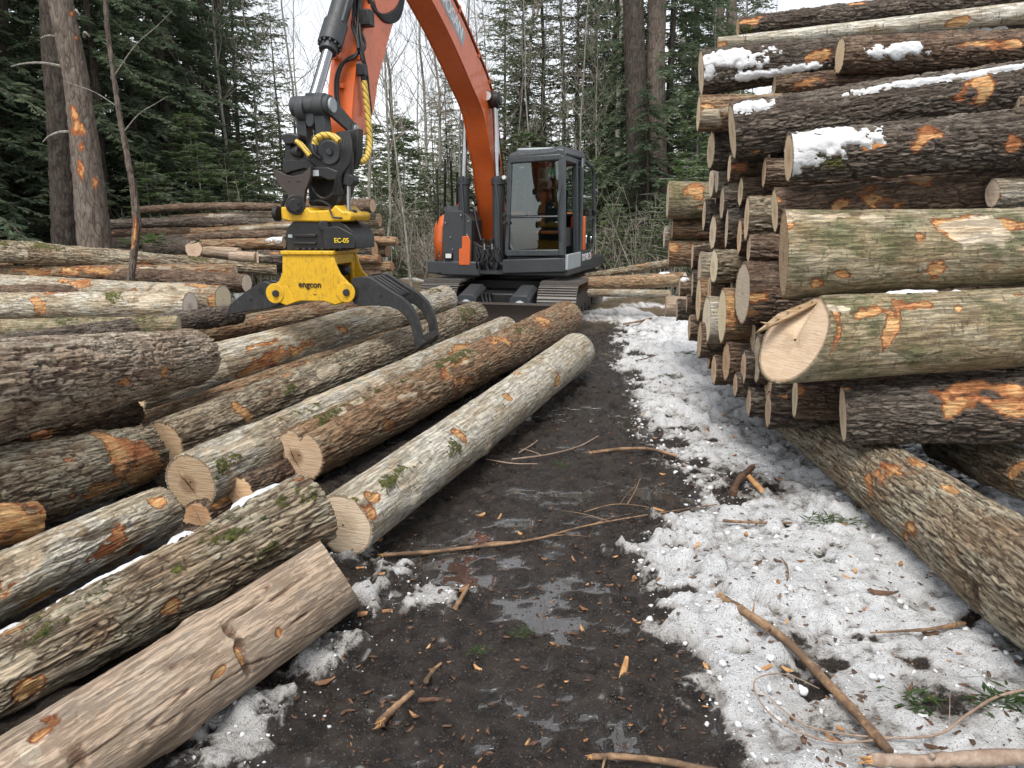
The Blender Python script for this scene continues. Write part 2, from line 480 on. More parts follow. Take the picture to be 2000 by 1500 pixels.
def ground_fields(X, Y):
    w1 = fbm(X * 2.2 + 9, Y * 2.2, octv=4, s=3)
    w2 = fbm(X * 9 + 3, Y * 9, octv=4, s=5)
    eb = np.interp(Y, _edge[:, 1], _edge[:, 0], left=_edge[0, 0], right=_edge[-1, 0])
    sn = sstep(-0.10, 0.20, X - eb + (w1 - 0.5) * 0.30 + (w2 - 0.5) * 0.34)
    for x, y, r, k in _dirt:
        sn = sn * (1 - k * np.exp(-((X - x) ** 2 + (Y - y) ** 2) / (r * r)) * sstep(0.25, 0.6, w2 + 0.1))
    w4 = fbm(X * 4.5 + 1, Y * 6, octv=5, s=47, gain=0.6)
    for x, y, r, k in _blobs:
        sn = np.maximum(sn, 0.86 * k * sstep(0.40, 0.90, np.exp(-((X - x) ** 2 + (Y - y) ** 2) / (r * r) / 1.6) + (w2 - 0.5) * 0.9))
    w4 = fbm(X * 4.5 + 1, Y * 6, octv=5, s=47, gain=0.6)
    depth_in = sstep(0.0, 0.9, X - eb)
    sn = sn * sstep(0.0, 0.16, w4 + 0.25 * (w1 - 0.5) - (0.335 - 0.16 * depth_in))          # holes
    far = sstep(11.0, 13.5, Y + (w1 - 0.5) * 2)
    left = sstep(-3.2, -4.2, X)
    lit = np.maximum(far, left)
    patch = sstep(4.5, 9.0, Y + X * 0.0) * np.where((X < -1.0) & (Y < 12.5), 0.0, 1.0) * sstep(0.55, 0.66, fbm(X * 0.55, Y * 0.55, octv=4, s=31)) * 0.8
    sn = sn * (1 - lit) + patch * lit
    pile = sstep(0.35, 0.7, X - (2.05 + 0.11 * (Y - 5))) * sstep(4.2, 4.8, Y) * (1 - far)
    sn = sn * (1 - 0.7 * pile)
    # relief: churned mud with two wheel-wide ruts, cleat prints and standing water in the low spots
    rut = np.exp(-((X - 0.42) / 0.22) ** 2) + np.exp(-((X + 0.42 - 0.05 * (Y - 4)) / 0.24) ** 2)
    w3 = fbm(X * 5 + 2, Y * 5, octv=5, s=45, gain=0.62)
    z = (w1 - 0.5) * 0.09 + (w3 - 0.5) * 0.095 + (w2 - 0.5) * 0.03 - 0.012 * rut
    m_f1, m_f2, _ = voro(X * 13 + w2 * 2.5, Y * 13 + w3 * 2.5, 10 ** 6, 41)
    clod = np.clip(1 - (m_f1 / 0.62) ** 2, 0, 1)
    z = z + (clod - 0.4) * 0.012 * sstep(0.40, 0.58, fbm(X * 3, Y * 3, octv=3, s=61))
    z = z + (fbm(X * 26 + w3 * 4, Y * 26, octv=4, s=71, gain=0.7) - 0.5) * 0.042
    tread = sstep(0.1, 0.8, np.sin((Y + 0.10 * X + (w1 - 0.5) * 0.34 + (w3 - 0.5) * 0.12) * 2 * math.pi / 0.16))
    z = z + np.clip(rut, 0, 1) * (tread - 0.5) * 0.015 * (1 - sn) * sstep(0.40, 0.60, fbm(X * 1.1 + 7, Y * 0.8, octv=3, s=91))
    zone = np.zeros_like(X)
    for x, y, r in _pud:
        zone = np.maximum(zone, np.exp(-(((X - x) / (r * 2.0)) ** 2 + ((Y - y) / (r * 1.6)) ** 2)))
    zl = z - zone * 0.014
    wl = -0.026
    wet = sstep(wl + 0.005, wl - 0.002, zl) * (1 - sn) * (1 - lit)
    z = np.maximum(zl, wl) * (1 - lit) + z * lit
    f1, f2, ci = voro(X * 7 + (w2 - 0.5), Y * 7 + (w1 - 0.5), 10 ** 6, 21)
    lump = sstep(0.62, 0.30, f1) * ci * ci * 1.3
    g1, g2, gi = voro(X * 19, Y * 19 + w2, 10 ** 6, 23)
    slush = np.clip(1 - (g1 / 0.6) ** 2, 0, 1) * (0.4 + 0.6 * gi)
    edge_z = sstep(0.1, 0.6, sn) * (1 - sstep(0.7, 1.0, sn))
    rough_sn = sstep(0.35, 0.6, fbm(X * 1.3 + 4, Y * 1.3, octv=3, s=81))
    h1 = lump * (0.018 + 0.042 * rough_sn) + slush * (0.008 + 0.016 * rough_sn) + (fbm(X * 30, Y * 30, octv=3, s=83) - 0.5) * 0.022
    z = z * (1 - 0.5 * sn) + sn * (0.012 + 0.05 * sstep(0.35, 0.75, w1) + h1)
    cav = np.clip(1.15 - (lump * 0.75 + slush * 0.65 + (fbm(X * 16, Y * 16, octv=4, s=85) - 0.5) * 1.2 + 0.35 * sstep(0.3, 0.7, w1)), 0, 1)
    z = z + far * (fbm(X * 0.12, Y * 0.12, octv=3, s=51) - 0.35) * 0.5 * sstep(13, 24, Y)
    return z, sn, wet, lit, cav

GZ, g_sn, g_wet, g_lit, g_cav = ground_fields(GX, GY)

def ground_z(x, y):
    i = int(np.clip(np.searchsorted(gx, x), 1, len(gx) - 1)); j = int(np.clip(np.searchsorted(gy, y), 1, len(gy) - 1))
    tx = (x - gx[i - 1]) / (gx[i] - gx[i - 1]); ty = (y - gy[j - 1]) / (gy[j] - gy[j - 1])
    return float((GZ[j - 1, i - 1] * (1 - tx) + GZ[j - 1, i] * tx) * (1 - ty) + (GZ[j, i - 1] * (1 - tx) + GZ[j, i] * tx) * ty)

def ground_mat():
    t = NT('mud_and_snow')
    a = t.n('Attribute', attribute_name='m1'); s = t.n('SeparateColor'); t.set(s.inputs[0], a.outputs['Color'])
    sn, wet, lit = s.outputs
    v = t.coord((1, 1, 1), False)
    n1 = t.noise(v, 3, 5, 0.6); n2 = t.noise(v, 28, 6, 0.7); n3 = t.noise(v, 110, 4, 0.7); n4 = t.noise(v, 8, 6, 0.7)
    mud = t.mix(t.ramp(n4, 0.35, 0.65), (0.0105, 0.0068, 0.0046), (0.036, 0.0245, 0.017))
    mud = t.mix(wet, mud, (0.045, 0.040, 0.036))
    mud = t.mix(t.math('MULTIPLY', t.ramp(n3, 0.58, 0.75), 0.3), mud, (0.08, 0.065, 0.052))
    gr = t.voro(v, 260); fl = t.n('SeparateColor'); t.set(fl.inputs[0], gr.outputs['Color'])
    mud = t.mix(t.math('MULTIPLY', t.ramp(fl.outputs[0], 0.972, 0.98), 0.45), mud, (0.34, 0.30, 0.26))
    lc = t.voro(v, 30); lf = t.n('SeparateColor'); t.set(lf.inputs[0], lc.outputs['Color'])
    leaf = t.mix(lf.outputs[1], (0.115, 0.075, 0.042), (0.21, 0.155, 0.10))
    leaf = t.mix(t.ramp(n1, 0.45, 0.65), leaf, (0.065, 0.07, 0.032))
    col = t.mix(lit, mud, leaf)
    k = t.math('ADD', sn, t.math('MULTIPLY', t.math('SUBTRACT', n2, 0.5), 1.3))
    k = t.math('MULTIPLY', t.ramp(k, 0.30, 0.62), t.ramp(sn, 0.03, 0.12))
    dirt = t.ramp(t.noise(v, 19, 7, 0.78), 0.57, 0.67)
    snow = t.mix(t.ramp(n1, 0.35, 0.65), (0.84, 0.85, 0.86), (0.70, 0.71, 0.72))
    snow = t.mix(t.ramp(sn, 0.95, 0.45), snow, (0.52, 0.50, 0.475))
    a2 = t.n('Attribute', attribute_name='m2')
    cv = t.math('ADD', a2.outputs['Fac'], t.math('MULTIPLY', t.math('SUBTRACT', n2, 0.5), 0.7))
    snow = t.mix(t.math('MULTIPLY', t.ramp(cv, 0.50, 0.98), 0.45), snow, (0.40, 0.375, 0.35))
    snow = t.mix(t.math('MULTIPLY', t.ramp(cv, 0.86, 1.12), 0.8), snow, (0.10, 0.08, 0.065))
    sp = t.ramp(fl.outputs[1], 0.955, 0.965)
    snow = t.mix(t.math('MULTIPLY', sp, 0.7), snow, (0.09, 0.06, 0.045))
    snow = t.mix(t.math('MULTIPLY', dirt, 0.75), snow, (0.15, 0.115, 0.09))
    col = t.mix(k, col, snow)
    rm = t.ramp(n4, 0.36, 0.62, 0.14, 0.62)
    rough = t.math('ADD', t.math('MULTIPLY', rm, t.math('SUBTRACT', 1.0, wet)), t.math('MULTIPLY', wet, 0.03))
    mr = t.n('Mix', data_type='FLOAT'); t.set(mr.inputs[0], t.math('MAXIMUM', k, lit)); t.set(mr.inputs[2], rough); t.set(mr.inputs[3], 0.75)
    h = t.math('ADD', t.math('MULTIPLY', n2, 0.9), t.math('MULTIPLY', n3, 0.6))
    h = t.math('MULTIPLY', h, t.math('SUBTRACT', 1.0, t.ramp(wet, 0.6, 0.95)))
    t.bump(h, 1.0, 0.034)
    t.set(t.b.inputs['Coat Weight'], t.math('MULTIPLY', t.math('SUBTRACT', 1.0, t.math('MAXIMUM', k, lit)), t.math('MAXIMUM', wet, 0.35)))
    t.set(t.b.inputs['Coat Roughness'], t.math('MULTIPLY_ADD', wet, -0.20, 0.24))
    t.set(t.b.inputs['Specular IOR Level'], t.math('MULTIPLY_ADD', wet, 0.5, 0.5))
    return t.fin(col, mr.outputs[0])

me = fast_mesh('ground', np.stack([GX, GY, GZ], -1), grid_quads(len(gy), len(gx), False))
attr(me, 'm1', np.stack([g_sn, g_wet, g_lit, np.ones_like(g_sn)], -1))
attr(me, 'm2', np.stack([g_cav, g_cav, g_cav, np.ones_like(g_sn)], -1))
M['ground'] = ground_mat()
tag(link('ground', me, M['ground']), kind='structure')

# ------------------------------------------------------------------ logs
STYLE = {  # cell round the trunk, cell along, depth, furrow amount, width, share of plates (cross breaks), share of long fissures
    'plated': (0.055, 0.36, 0.017, 0.85, 0.16, 0.35, 0.7), 'maple': (0.046, 0.32, 0.010, 0.85, 0.20, 0.4, 0.9), 'lichen': (0.035, 0.32, 0.006, 0.5, 0.2, 0.2, 0.9),
    'birch': (0.09, 0.20, 0.003, 0.2, 0.10, 0.3, 0.4), 'peeled': (0.14, 1.30, 0.006, 0.8, 0.035, 0.0, 1.0), 'dark': (0.040, 0.16, 0.013, 0.8, 0.24, 0.55, 0.9),
    'brown': (0.038, 0.18, 0.011, 0.75, 0.22, 0.5, 0.9), 'russet': (0.045, 0.34, 0.009, 0.6, 0.2, 0.25, 0.9), 'algae': (0.07, 0.22, 0.004, 0.25, 0.12, 0.3, 0.5)}
PALE, TAN, BROWN, ROSE = (0.70, 0.56, 0.37), (0.52, 0.37, 0.21), (0.40, 0.26, 0.14), (0.60, 0.40, 0.26)
LOGS = {}
_ls = [100]

def log(key, label, A, B, kind='maple', group='logs in the piles', exA=0.0, exB=0.0, marks=(), moss=0.0, cap=PALE, heart=0.3, skew=(0, 0), bend=0.0,
        lump=0.05, notch=None, flare=0.0, nscar=2, torn=0.0, tone=None, res=1.0, square=0.0, hinge=None):
    _ls[0] += 1
    sd = _ls[0]
    rg = np.random.RandomState(sd)
    pa, pb = at(A[0], A[1], A[3]), at(B[0], B[1], B[3])
    ra, rb = A[2] * proj(pa)[2] / FPX, B[2] * proj(pb)[2] / FPX
    pxl = math.hypot(A[0] - B[0], A[1] - B[1])
    d = pb - pa
    a0, b0 = pa - d * exA, pb + d * exB
    r0, r1 = ra - (rb - ra) * exA, rb + (rb - ra) * exB
    r0 = min(max(r0, 0.6 * ra), 1.4 * ra); r1 = min(max(r1, 0.6 * rb), 1.4 * rb)
    L = float(np.linalg.norm(b0 - a0))
    Zv = (b0 - a0) / L
    Yv = np.array([0, 0, 1.0]) - Zv * Zv[2]; Yv /= np.linalg.norm(Yv)
    Xv = np.cross(Yv, Zv)
    Rm = max(r0, r1)
    rpx = max(A[2], B[2])
    nu = int(np.clip(2 * math.pi * rpx * 0.6 * res, 22, 240))
    nv = int(np.clip(max(pxl * (1 + exA + exB) * 0.55, L / 0.05) * res, 14, 600))
    ang = np.arange(nu) * 2 * math.pi / nu
    zz = np.linspace(0, L, nv)
    Agrid, Zgrid = np.meshgrid(ang, zz)
    t = Zgrid / L
    base = r0 * (1 - t) + r1 * t
    if flare: base = base * (1 + flare * np.exp(-Zgrid / 0.35))
    un = Agrid / (2 * math.pi)
    lum = fbm(un * 3, Zgrid / 0.55, 3, 3, sd) - 0.5
    rad = base * (1 + lump * 2 * lum + 0.02 * np.sin(2 * Agrid + sd))
    if notch: rad = rad * (1 - notch[1] * np.exp(-((Agrid - notch[0] + math.pi) % (2 * math.pi) - math.pi) ** 2 / 0.045) * np.exp(-Zgrid / notch[2]))
    cc, cl, dep, fa, fw, kp, kl = STYLE[kind]
    pu = max(4, int(round(2 * math.pi * Rm / cc)))
    wob = fbm(un * pu / 2, Zgrid / 0.07, max(2, pu // 2), 3, sd + 3) - 0.5
    U0, V0 = un * pu + wob * 0.9, Zgrid / cl + wob * 0.9
    f1, f2, cid = voro(np.mod(U0, pu), V0, pu, sd + 5)
    edge = f2 - f1
    la = np.abs(fbm(un * pu, Zgrid / (cl * 0.95), pu, 3, sd + 41) - 0.5) * 9
    lb = np.abs(fbm(un * pu * 2, Zgrid / (cl * 0.6) + 5, pu * 2, 2, sd + 43) - 0.5) * 7
    lines = np.minimum(la, lb + 0.15)                       # long meandering fissures
    edge = np.minimum(edge / max(kp, 1e-3) if kp else lines * 9, lines * 0.55 / kl)
    px_m = rpx * 0.512 / Rm                                # render pixels per metre: fade furrows that would be thinner than a pixel
    fade = float(np.clip(cc * px_m / 3.0, 0.25, 1.0))
    furrow = (1 - sstep(fw * 0.25, fw * 1.25, edge)) * fa * fade
    micro = fbm(un * pu * 3, Zgrid / (cl * 0.25), pu * 3, 3, sd + 9) - 0.5
    hgt = dep * (sstep(0, fw * 2.2, edge) - 1 + 0.8 * (cid - 0.5) + 0.9 * micro) * min(1.0, fade + 0.2)
    for k in range(int(rg.randint(2, 5))):                  # knots and old branch stubs
        zk, ak = rg.uniform(0.1, 0.9) * L, rg.uniform(0, 2 * math.pi)
        dk = np.hypot((Zgrid - zk) / 0.055, rad * ((Agrid - ak + math.pi) % (2 * math.pi) - math.pi) / 0.04)
        hgt = hgt + min(0.022, 0.12 * Rm) * (np.exp(-dk ** 2) - 0.55 * np.exp(-(dk / 0.4) ** 2))
    if torn:
        rg2 = fbm(un * 9, np.zeros_like(un), 9, 3, sd + 77)
        hgt = hgt - torn * Rm * rg2 * np.exp(-Zgrid / 0.10)
    if square:                                             # a cut made across the line of sight
        v_ = a0 - _c; v_ = v_ / np.linalg.norm(v_)
        zv = float(Zv @ v_); kf = square * zv / (1 - zv * zv) * r0
        skew = (kf * float(v_ @ Xv), kf * float(v_ @ Yv))
    # marks: located by where they show on the visible flank
    if not bend: bend = rg.uniform(-0.006, 0.006)
    bx = bend * L * np.sin(math.pi * t)
    dirx, diry = math.cos(sd), abs(math.sin(sd)) * 0.5
    rr = rad + hgt
    def world(rr):
        lx = rr * np.cos(Agrid) + bx * dirx; ly = rr * np.sin(Agrid) + bx * diry
        zs = Zgrid + (skew[0] * np.cos(Agrid) + skew[1] * np.sin(Agrid)) * np.clip(1 - Zgrid / 0.9, 0, 1)
        if hinge:
            zs = zs + hinge[2] * np.exp(-((Agrid - hinge[0]) / hinge[1]) ** 2) * np.clip(1 - Zgrid / 0.9, 0, 1)
        return lx, ly, zs
    lx, ly, zs = world(rr)
    W = a0 + lx[..., None] * Xv + ly[..., None] * Yv + zs[..., None] * Zv
    Nw = np.cos(Agrid)[..., None] * Xv + np.sin(Agrid)[..., None] * Yv
    q = W - _c
    dp = q @ _f
    PX = 1000 + FPX * (q @ _r) / np.maximum(dp, .05); PY = 750 - FPX * (q @ _u) / np.maximum(dp, .05)
    vis = (Nw * q).sum(-1) < 0
    scar = np.zeros_like(rad); mossm = np.zeros_like(rad); inner = np.zeros_like(rad)
    wa = fbm(un * 6, Zgrid / 0.16, 6, 3, sd + 61) - 0.5; wb = fbm(un * 6, Zgrid / 0.16, 6, 3, sd + 63) - 0.5
    mn = fbm(un * 8, Zgrid / 0.10, 8, 4, sd + 21) - 0.5
    if moss:
        mossm = np.maximum(mossm, moss * sstep(-0.1, 0.75, np.sin(Agrid)) * sstep(0.42, 0.62, fbm(un * 4, Zgrid / 0.35, 4, 4, sd + 23)))
    def locate(px, py):
        dd = (PX - px) ** 2 + (PY - py) ** 2 + np.where(vis & (dp > 0.1), 0, 1e9)
        k = int(np.argmin(dd)); return k // nu, k % nu
    def blob(z_, a_, rl, rw):
        da = (Agrid - a_ + math.pi) % (2 * math.pi) - math.pi
        return sstep(1.5, 0.3, np.sqrt(((Zgrid - z_) / rl + wa * 2.4) ** 2 + (rad * da / rw + wb * 2.4) ** 2) + mn * 2.2)
    for mk in marks:
        i, j = locate(mk[0], mk[1])
        s = dp[i, j] / FPX
        b = blob(zz[i], ang[j], mk[2] * s, mk[3] * s)
        if mk[4] == 's': scar = np.maximum(scar, b)
        elif mk[4] == 'm': mossm = np.maximum(mossm, b)
        elif mk[4] == 'i': inner = np.maximum(inner, b)
        elif mk[4] == 'c':                                  # an open crack or chain bruise round the log
            hgt = hgt - 0.012 * b; furrow = np.maximum(furrow, b * 0.9)
    for k in range(nscar):
        b = blob(rg.uniform(0, L), rg.uniform(0, 2 * math.pi), rg.uniform(0.05, 0.22), rg.uniform(0.012, 0.035)) * 0.8
        if rg.rand() < 0.6: scar = np.maximum(scar, b)
        else: inner = np.maximum(inner, b)
    flat = np.maximum(scar, inner * 0.7)
    hgt = hgt * (1 - 0.75 * flat) - 0.010 * scar * min(1, Rm / 0.15) + 0.010 * mossm * sstep(0.4, 0.6, mossm + mn)
    furrow = furrow * (1 - flat)
    lx, ly, zs = world(rad + hgt)
    co = np.stack([lx, ly, zs], -1)
    # fold the ends in by the bark's thickness
    def ring(row, k):
        c = np.array([bx[row, 0] * dirx, bx[row, 0] * diry])
        o = co[row].copy()
        o[:, 0] = c[0] + (o[:, 0] - c[0]) * k; o[:, 1] = c[1] + (o[:, 1] - c[1]) * k
        o[:, 2] = co[row][:, 2] * k + co[row][:, 2].mean() * (1 - k)
        return o
    full = np.concatenate([ring(0, 0.955)[None], co, ring(-1, 0.955)[None]], 0)
    me = fast_mesh('log', full, grid_quads(nv + 2, nu, True))
    tn = rg.uniform(0.25, 0.75) if tone is None else tone
    pad = lambda x: np.concatenate([x[:1], x, x[-1:]], 0)
    one = np.ones_like(rad)
    attr(me, 'm1', np.stack([pad(furrow), pad(scar), pad(mossm), pad(one)], -1))
    attr(me, 'm2', np.stack([pad(inner), pad(one * tn), pad(cid), pad(one)], -1))
    o = link('log', me, M[kind])
    o.matrix_world = Matrix(((Xv[0], Yv[0], Zv[0], a0[0]), (Xv[1], Yv[1], Zv[1], a0[1]), (Xv[2], Yv[2], Zv[2], a0[2]), (0, 0, 0, 1)))
    tag(o, label, 'log', group)
    for row, flip, ex in ((0, True, exA), (-1, False, exB)):
        ks = [0.955, 0.85, 0.65, 0.42, 0.2, 0.03]
        rings = np.stack([ring(row, k) for k in ks], 0)
        rough = (np.random.RandomState(sd + 5).rand(*rings.shape[:2]) - 0.5) * 0.0006 * (np.array(ks) < 0.9)[:, None]
        rings[..., 2] += rough
        qd = grid_quads(len(ks), nu, True)
        cm = fast_mesh('cut_face', rings, qd if not flip else qd[:, ::-1].copy(), False)
        cm.polygons.add(1) if False else None
        ra_ = cm.attributes.new('rim', 'FLOAT', 'POINT')
        ra_.data.foreach_set('value', np.repeat(np.array([1, .25, 0, 0, 0, 0], np.float32), nu))
        cm.polygons.foreach_set('use_smooth', np.ones(len(cm.polygons), bool))
        c = link('cut_face', cm, M['grain'], o)
        j = rg.uniform(0.85, 1.15)
        j *= 1.16
        c.color = (min(.84, cap[0] * j), min(.74, cap[1] * j), cap[2] * j * rg.uniform(0.98, 1.12), heart)
    LOGS[key] = dict(o=o, a0=a0, X=Xv, Y=Yv, Z=Zv, rad=rad + hgt, ang=ang, zz=zz, bx=bx, dx=dirx, dy=diry, PX=PX, PY=PY, vis=vis, dp=dp, base=rad)
    return o

def snow_on(key, label, px, py, lpx, wpx, thick=0.03, seed=1, group='snow patches on the logs', up=False):
    g = LOGS[key]
    dd = (g['PX'] - px) ** 2 + (g['PY'] - py) ** 2 + np.where(g['vis'] & (g['dp'] > 0.1), 0, 1e9)
    k = int(np.argmin(dd)); nu0 = len(g['ang'])
    i, j = k // nu0, k % nu0
    s = g['dp'][i, j] / FPX
    rl, rw = lpx * s, wpx * s
    r0 = float(g['base'][i].mean())
    n1, n2 = int(np.clip(rl * 2.6 / 0.012, 14, 160)), int(np.clip(rw * 2.6 / 0.010, 12, 70))
    zz = np.linspace(max(0, g['zz'][i] - rl * 1.3), min(g['zz'][-1], g['zz'][i] + rl * 1.3), n1)
    aa = g['ang'][j] + np.linspace(-rw * 1.3 / r0, rw * 1.3 / r0, n2)
    A, Z = np.meshgrid(aa, zz)
    fi = np.interp(zz, g['zz'], np.arange(len(g['zz'])))
    ii = np.clip(np.round(fi).astype(int), 0, len(g['zz']) - 1)
    jj = np.round(np.mod(A, 2 * math.pi) / (2 * math.pi) * nu0).astype(int) % nu0
    rad = g['base'][ii][np.arange(n1)[:, None], jj]
    nz = fbm(A * r0 / 0.035, Z / 0.035, 10 ** 6, 4, 300 + seed)
    nb = fbm(A * r0 / 0.10, Z / 0.10, 10 ** 6, 3, 340 + seed)
    d = np.sqrt(((Z - g['zz'][i]) / rl) ** 2 + ((A - g['ang'][j]) * r0 / rw) ** 2) + (nz - 0.5) * 1.5 + (nb - 0.5) * 1.5
    m = sstep(1.05, 0.45, d)
    thick = thick * 0.32
    rr = rad - 0.010 + (thick + 0.010) * np.power(m, 0.6) * (0.65 + 0.7 * nz)
    bx = np.interp(zz, g['zz'], g['bx'][:, 0])[:, None]
    co = np.stack([rr * np.cos(A) + bx * g['dx'], rr * np.sin(A) + bx * g['dy'], Z], -1)
    q = grid_quads(n1, n2, False)
    keep = m.ravel()[q].max(1) > 0.02
    q = q[keep]
    if not len(q): return
    used, inv = np.unique(q, return_inverse=True)
    W = g['a0'] + co.reshape(-1, 3)[used] @ np.stack([g['X'], g['Y'], g['Z']])
    c = W.mean(0)
    me = fast_mesh('snow_patch', W - c, inv.reshape(-1, 4))
    o = link('snow_patch', me, M['snow'])
    o.location = c
    tag(o, label, 'snow', group)

FG = 'logs lying loose on the left of the track'
log('birch', 'pale birch log nearest the mud track, its round cut end against the snow', (670, 1026, 64, 3.55), (1126, 686, 36, 8.0), 'birch', FG, cap=(0.50, 0.40, 0.29), heart=0.2,
    marks=[(735, 965, 20, 14, 's'), (725, 1000, 18, 16, 's'), (905, 850, 12, 16, 's'), (1010, 728, 10, 8, 's'), (990, 770, 10, 10, 's'), (800, 905, 30, 12, 'i'), (1095, 735, 22, 9, 's'), (780, 930, 60, 14, 'm'), (880, 880, 40, 16, 'm'), (690, 980, 18, 12, 'm')], nscar=3, moss=0.35, lump=0.035, tone=0.6)
log('heart', 'russet mossy log with a heart-shaped split end', (584, 889, 57, 4.72), (1106, 620, 33, 10.4), 'russet', FG, cap=(0.43, 0.29, 0.165), heart=1.0, notch=(1.72, 0.40, 0.7),
    marks=[(650, 812, 70, 13, 'm'), (745, 765, 60, 12, 'm'), (865, 710, 50, 14, 'm'), (905, 690, 40, 16, 'm'), (1010, 645, 30, 10, 'm'), (975, 665, 26, 20, 's'), (905, 745, 40, 18, 's'), (800, 770, 30, 10, 'i'), (680, 800, 40, 12, 'i'), (1060, 625, 30, 14, 's'), (870, 730, 30, 12, 's'), (760, 830, 50, 14, 's')], moss=0.5, nscar=6, lump=0.06)
log('split', 'grey log with a hollow stain in its broad cut end, beside the heart-shaped end', (372, 942, 60, 4.2), (985, 646, 29, 9.6), 'lichen', FG, cap=(0.40, 0.27, 0.15), heart=0.9,
    marks=[(470, 865, 60, 14, 'i'), (630, 770, 80, 22, 'i'), (600, 800, 90, 12, 'm'), (450, 905, 60, 14, 'm'), (720, 745, 40, 20, 'i'), (900, 680, 40, 12, 's'), (420, 880, 30, 14, 'i')], moss=0.2, nscar=4)
log('grey', 'long grey furrowed log with a green mossy far tip', (318, 872, 52, 4.9), (926, 620, 31, 10.3), 'maple', FG, cap=BROWN, heart=0.6,
    marks=[(478, 803, 18, 14, 's'), (915, 612, 26, 20, 'm'), (560, 770, 30, 14, 'm'), (410, 830, 20, 14, 'i'), (640, 730, 60, 10, 'i')], moss=0.45, nscar=3)
log('under', 'thin reddish-brown log sunk in the gap below the log under the grapple', (262, 842, 30, 5.6), (872, 628, 20, 10.6), 'russet', FG, cap=(0.66, 0.5, 0.26), marks=[(300, 826, 26, 10, 'i'), (615, 720, 40, 12, 's'), (700, 690, 40, 14, 's'), (760, 675, 30, 14, 's'), (640, 715, 30, 8, 'm')], moss=0.3)
log('silver', 'thick silvery log lying under the open grapple', (250, 766, 52, 6.4), (872, 584, 27, 10.5), 'lichen', FG, cap=(0.56, 0.40, 0.22), heart=0.2, lump=0.07,
    marks=[(420, 725, 40, 14, 'i'), (670, 645, 12, 9, 's'), (560, 690, 60, 14, 's'), (850, 570, 20, 14, 'm'), (500, 720, 50, 10, 's'), (640, 620, 40, 10, 'i')], nscar=4, tone=0.75)
log('ruddy', 'ruddy brown log passing behind the thick silvery log', (150, 702, 26, 8.6), (720, 590, 19, 11.6), 'russet', FG, tone=0.35, moss=0.2, nscar=5)
log('plated', 'huge log with thick plated grey bark lying across the left side', (378, 697, 55, 6.1), (0, 762, 100, 4.05), 'plated', FG, exB=0.8, cap=TAN, lump=0.03, nscar=1,
    marks=[(85, 810, 30, 20, 'i'), (325, 727, 14, 8, 's'), (242, 747, 16, 7, 's'), (60, 770, 30, 12, 'i'), (10, 795, 20, 14, 'i'), (280, 655, 40, 8, 'i')], tone=0.62)
log('gaplog', 'brown log in the dark gap below the huge plated log', (262, 806, 28, 5.5), (0, 858, 36, 4.6), 'brown', FG, exB=0.5, cap=(0.5, 0.34, 0.2))
log('gaplog3', 'dim log in the gap between the low russet log and the long grey log', (300, 846, 24, 5.35), (700, 712, 18, 8.2), 'brown', FG, cap=(0.5, 0.34, 0.2))
log('torn', 'dark barked log with a red torn strip at its end', (292, 884, 56, 4.75), (0, 962, 88, 3.75), 'maple', FG, exB=0.9, cap=(0.36, 0.2, 0.1), heart=0.7, torn=0.25,
    marks=[(240, 880, 26, 46, 's'), (275, 930, 40, 22, 's'), (210, 950, 60, 18, 's'), (285, 880, 18, 30, 's'), (175, 965, 50, 14, 's'), (130, 895, 20, 8, 's')], nscar=1, tone=0.4)
log('stub', 'splintered orange log stub at the left edge', (70, 1014, 42, 3.3), (-60, 1035, 50, 3.05), 'russet', FG, exB=4.0, torn=0.5, cap=(0.55, 0.27, 0.1),
    marks=[(50, 1000, 70, 45, 's'), (20, 1030, 80, 40, 's'), (60, 1030, 50, 40, 's')], nscar=0)
log('white', 'white-grey log with shredded orange bark behind the snowy mossy log', (318, 996, 50, 3.72), (0, 1146, 66, 2.88), 'lichen', FG, exB=1.0, cap=TAN, torn=0.08,
    marks=[(235, 1060, 26, 22, 's'), (265, 1075, 16, 14, 's'), (20, 1110, 46, 36, 'i'), (15, 1130, 40, 24, 's'), (85, 1165, 30, 12, 's'), (310, 985, 12, 14, 's'), (200, 1090, 40, 14, 's'), (200, 1040, 50, 10, 'c')], moss=0.12, nscar=0, tone=0.8)
log('mossy', 'thick flaky mossy log capped with streaks of snow', (612, 992, 77, 3.42), (50, 1296, 79, 2.50), 'maple', FG, exB=0.9, cap=BROWN, heart=0.7,
    marks=[(470, 1035, 60, 12, 'm'), (590, 965, 60, 20, 'm'), (330, 1120, 60, 16, 'm'), (90, 1230, 60, 12, 'm'), (330, 1190, 16, 14, 's'), (40, 1345, 24, 20, 's'), (520, 1070, 40, 20, 'm'), (30, 1300, 30, 14, 'i'), (590, 940, 30, 10, 's')], moss=0.5, nscar=3, lump=0.06, tone=0.5)
log('peeled', 'smooth pale brown log nearest the camera, chain-bruised and cut square', (664, 1118, 76, 3.02), (196, 1432, 99, 2.02), 'peeled', FG, exB=0.8, cap=(0.60, 0.45, 0.28), heart=0.2, lump=0.03, square=0.93, nscar=0,
    marks=[(470, 1260, 9, 22, 'c'), (485, 1310, 8, 22, 'c'), (440, 1225, 9, 18, 'c'), (475, 1290, 7, 26, 's'), (90, 1440, 34, 40, 's'), (60, 1480, 40, 26, 'i'), (555, 1240, 12, 22, 's'), (430, 1310, 30, 8, 's'), (330, 1310, 34, 14, 'c'), (150, 1480, 20, 20, 'c'), (250, 1290, 90, 3, 'c'), (480, 1190, 80, 3, 'c'), (560, 1150, 60, 3, 'c'), (400, 1400, 70, 3, 'c'), (600, 1200, 50, 3, 'c'), (380, 1180, 26, 6, 'i')], tone=0.62, moss=0.0)
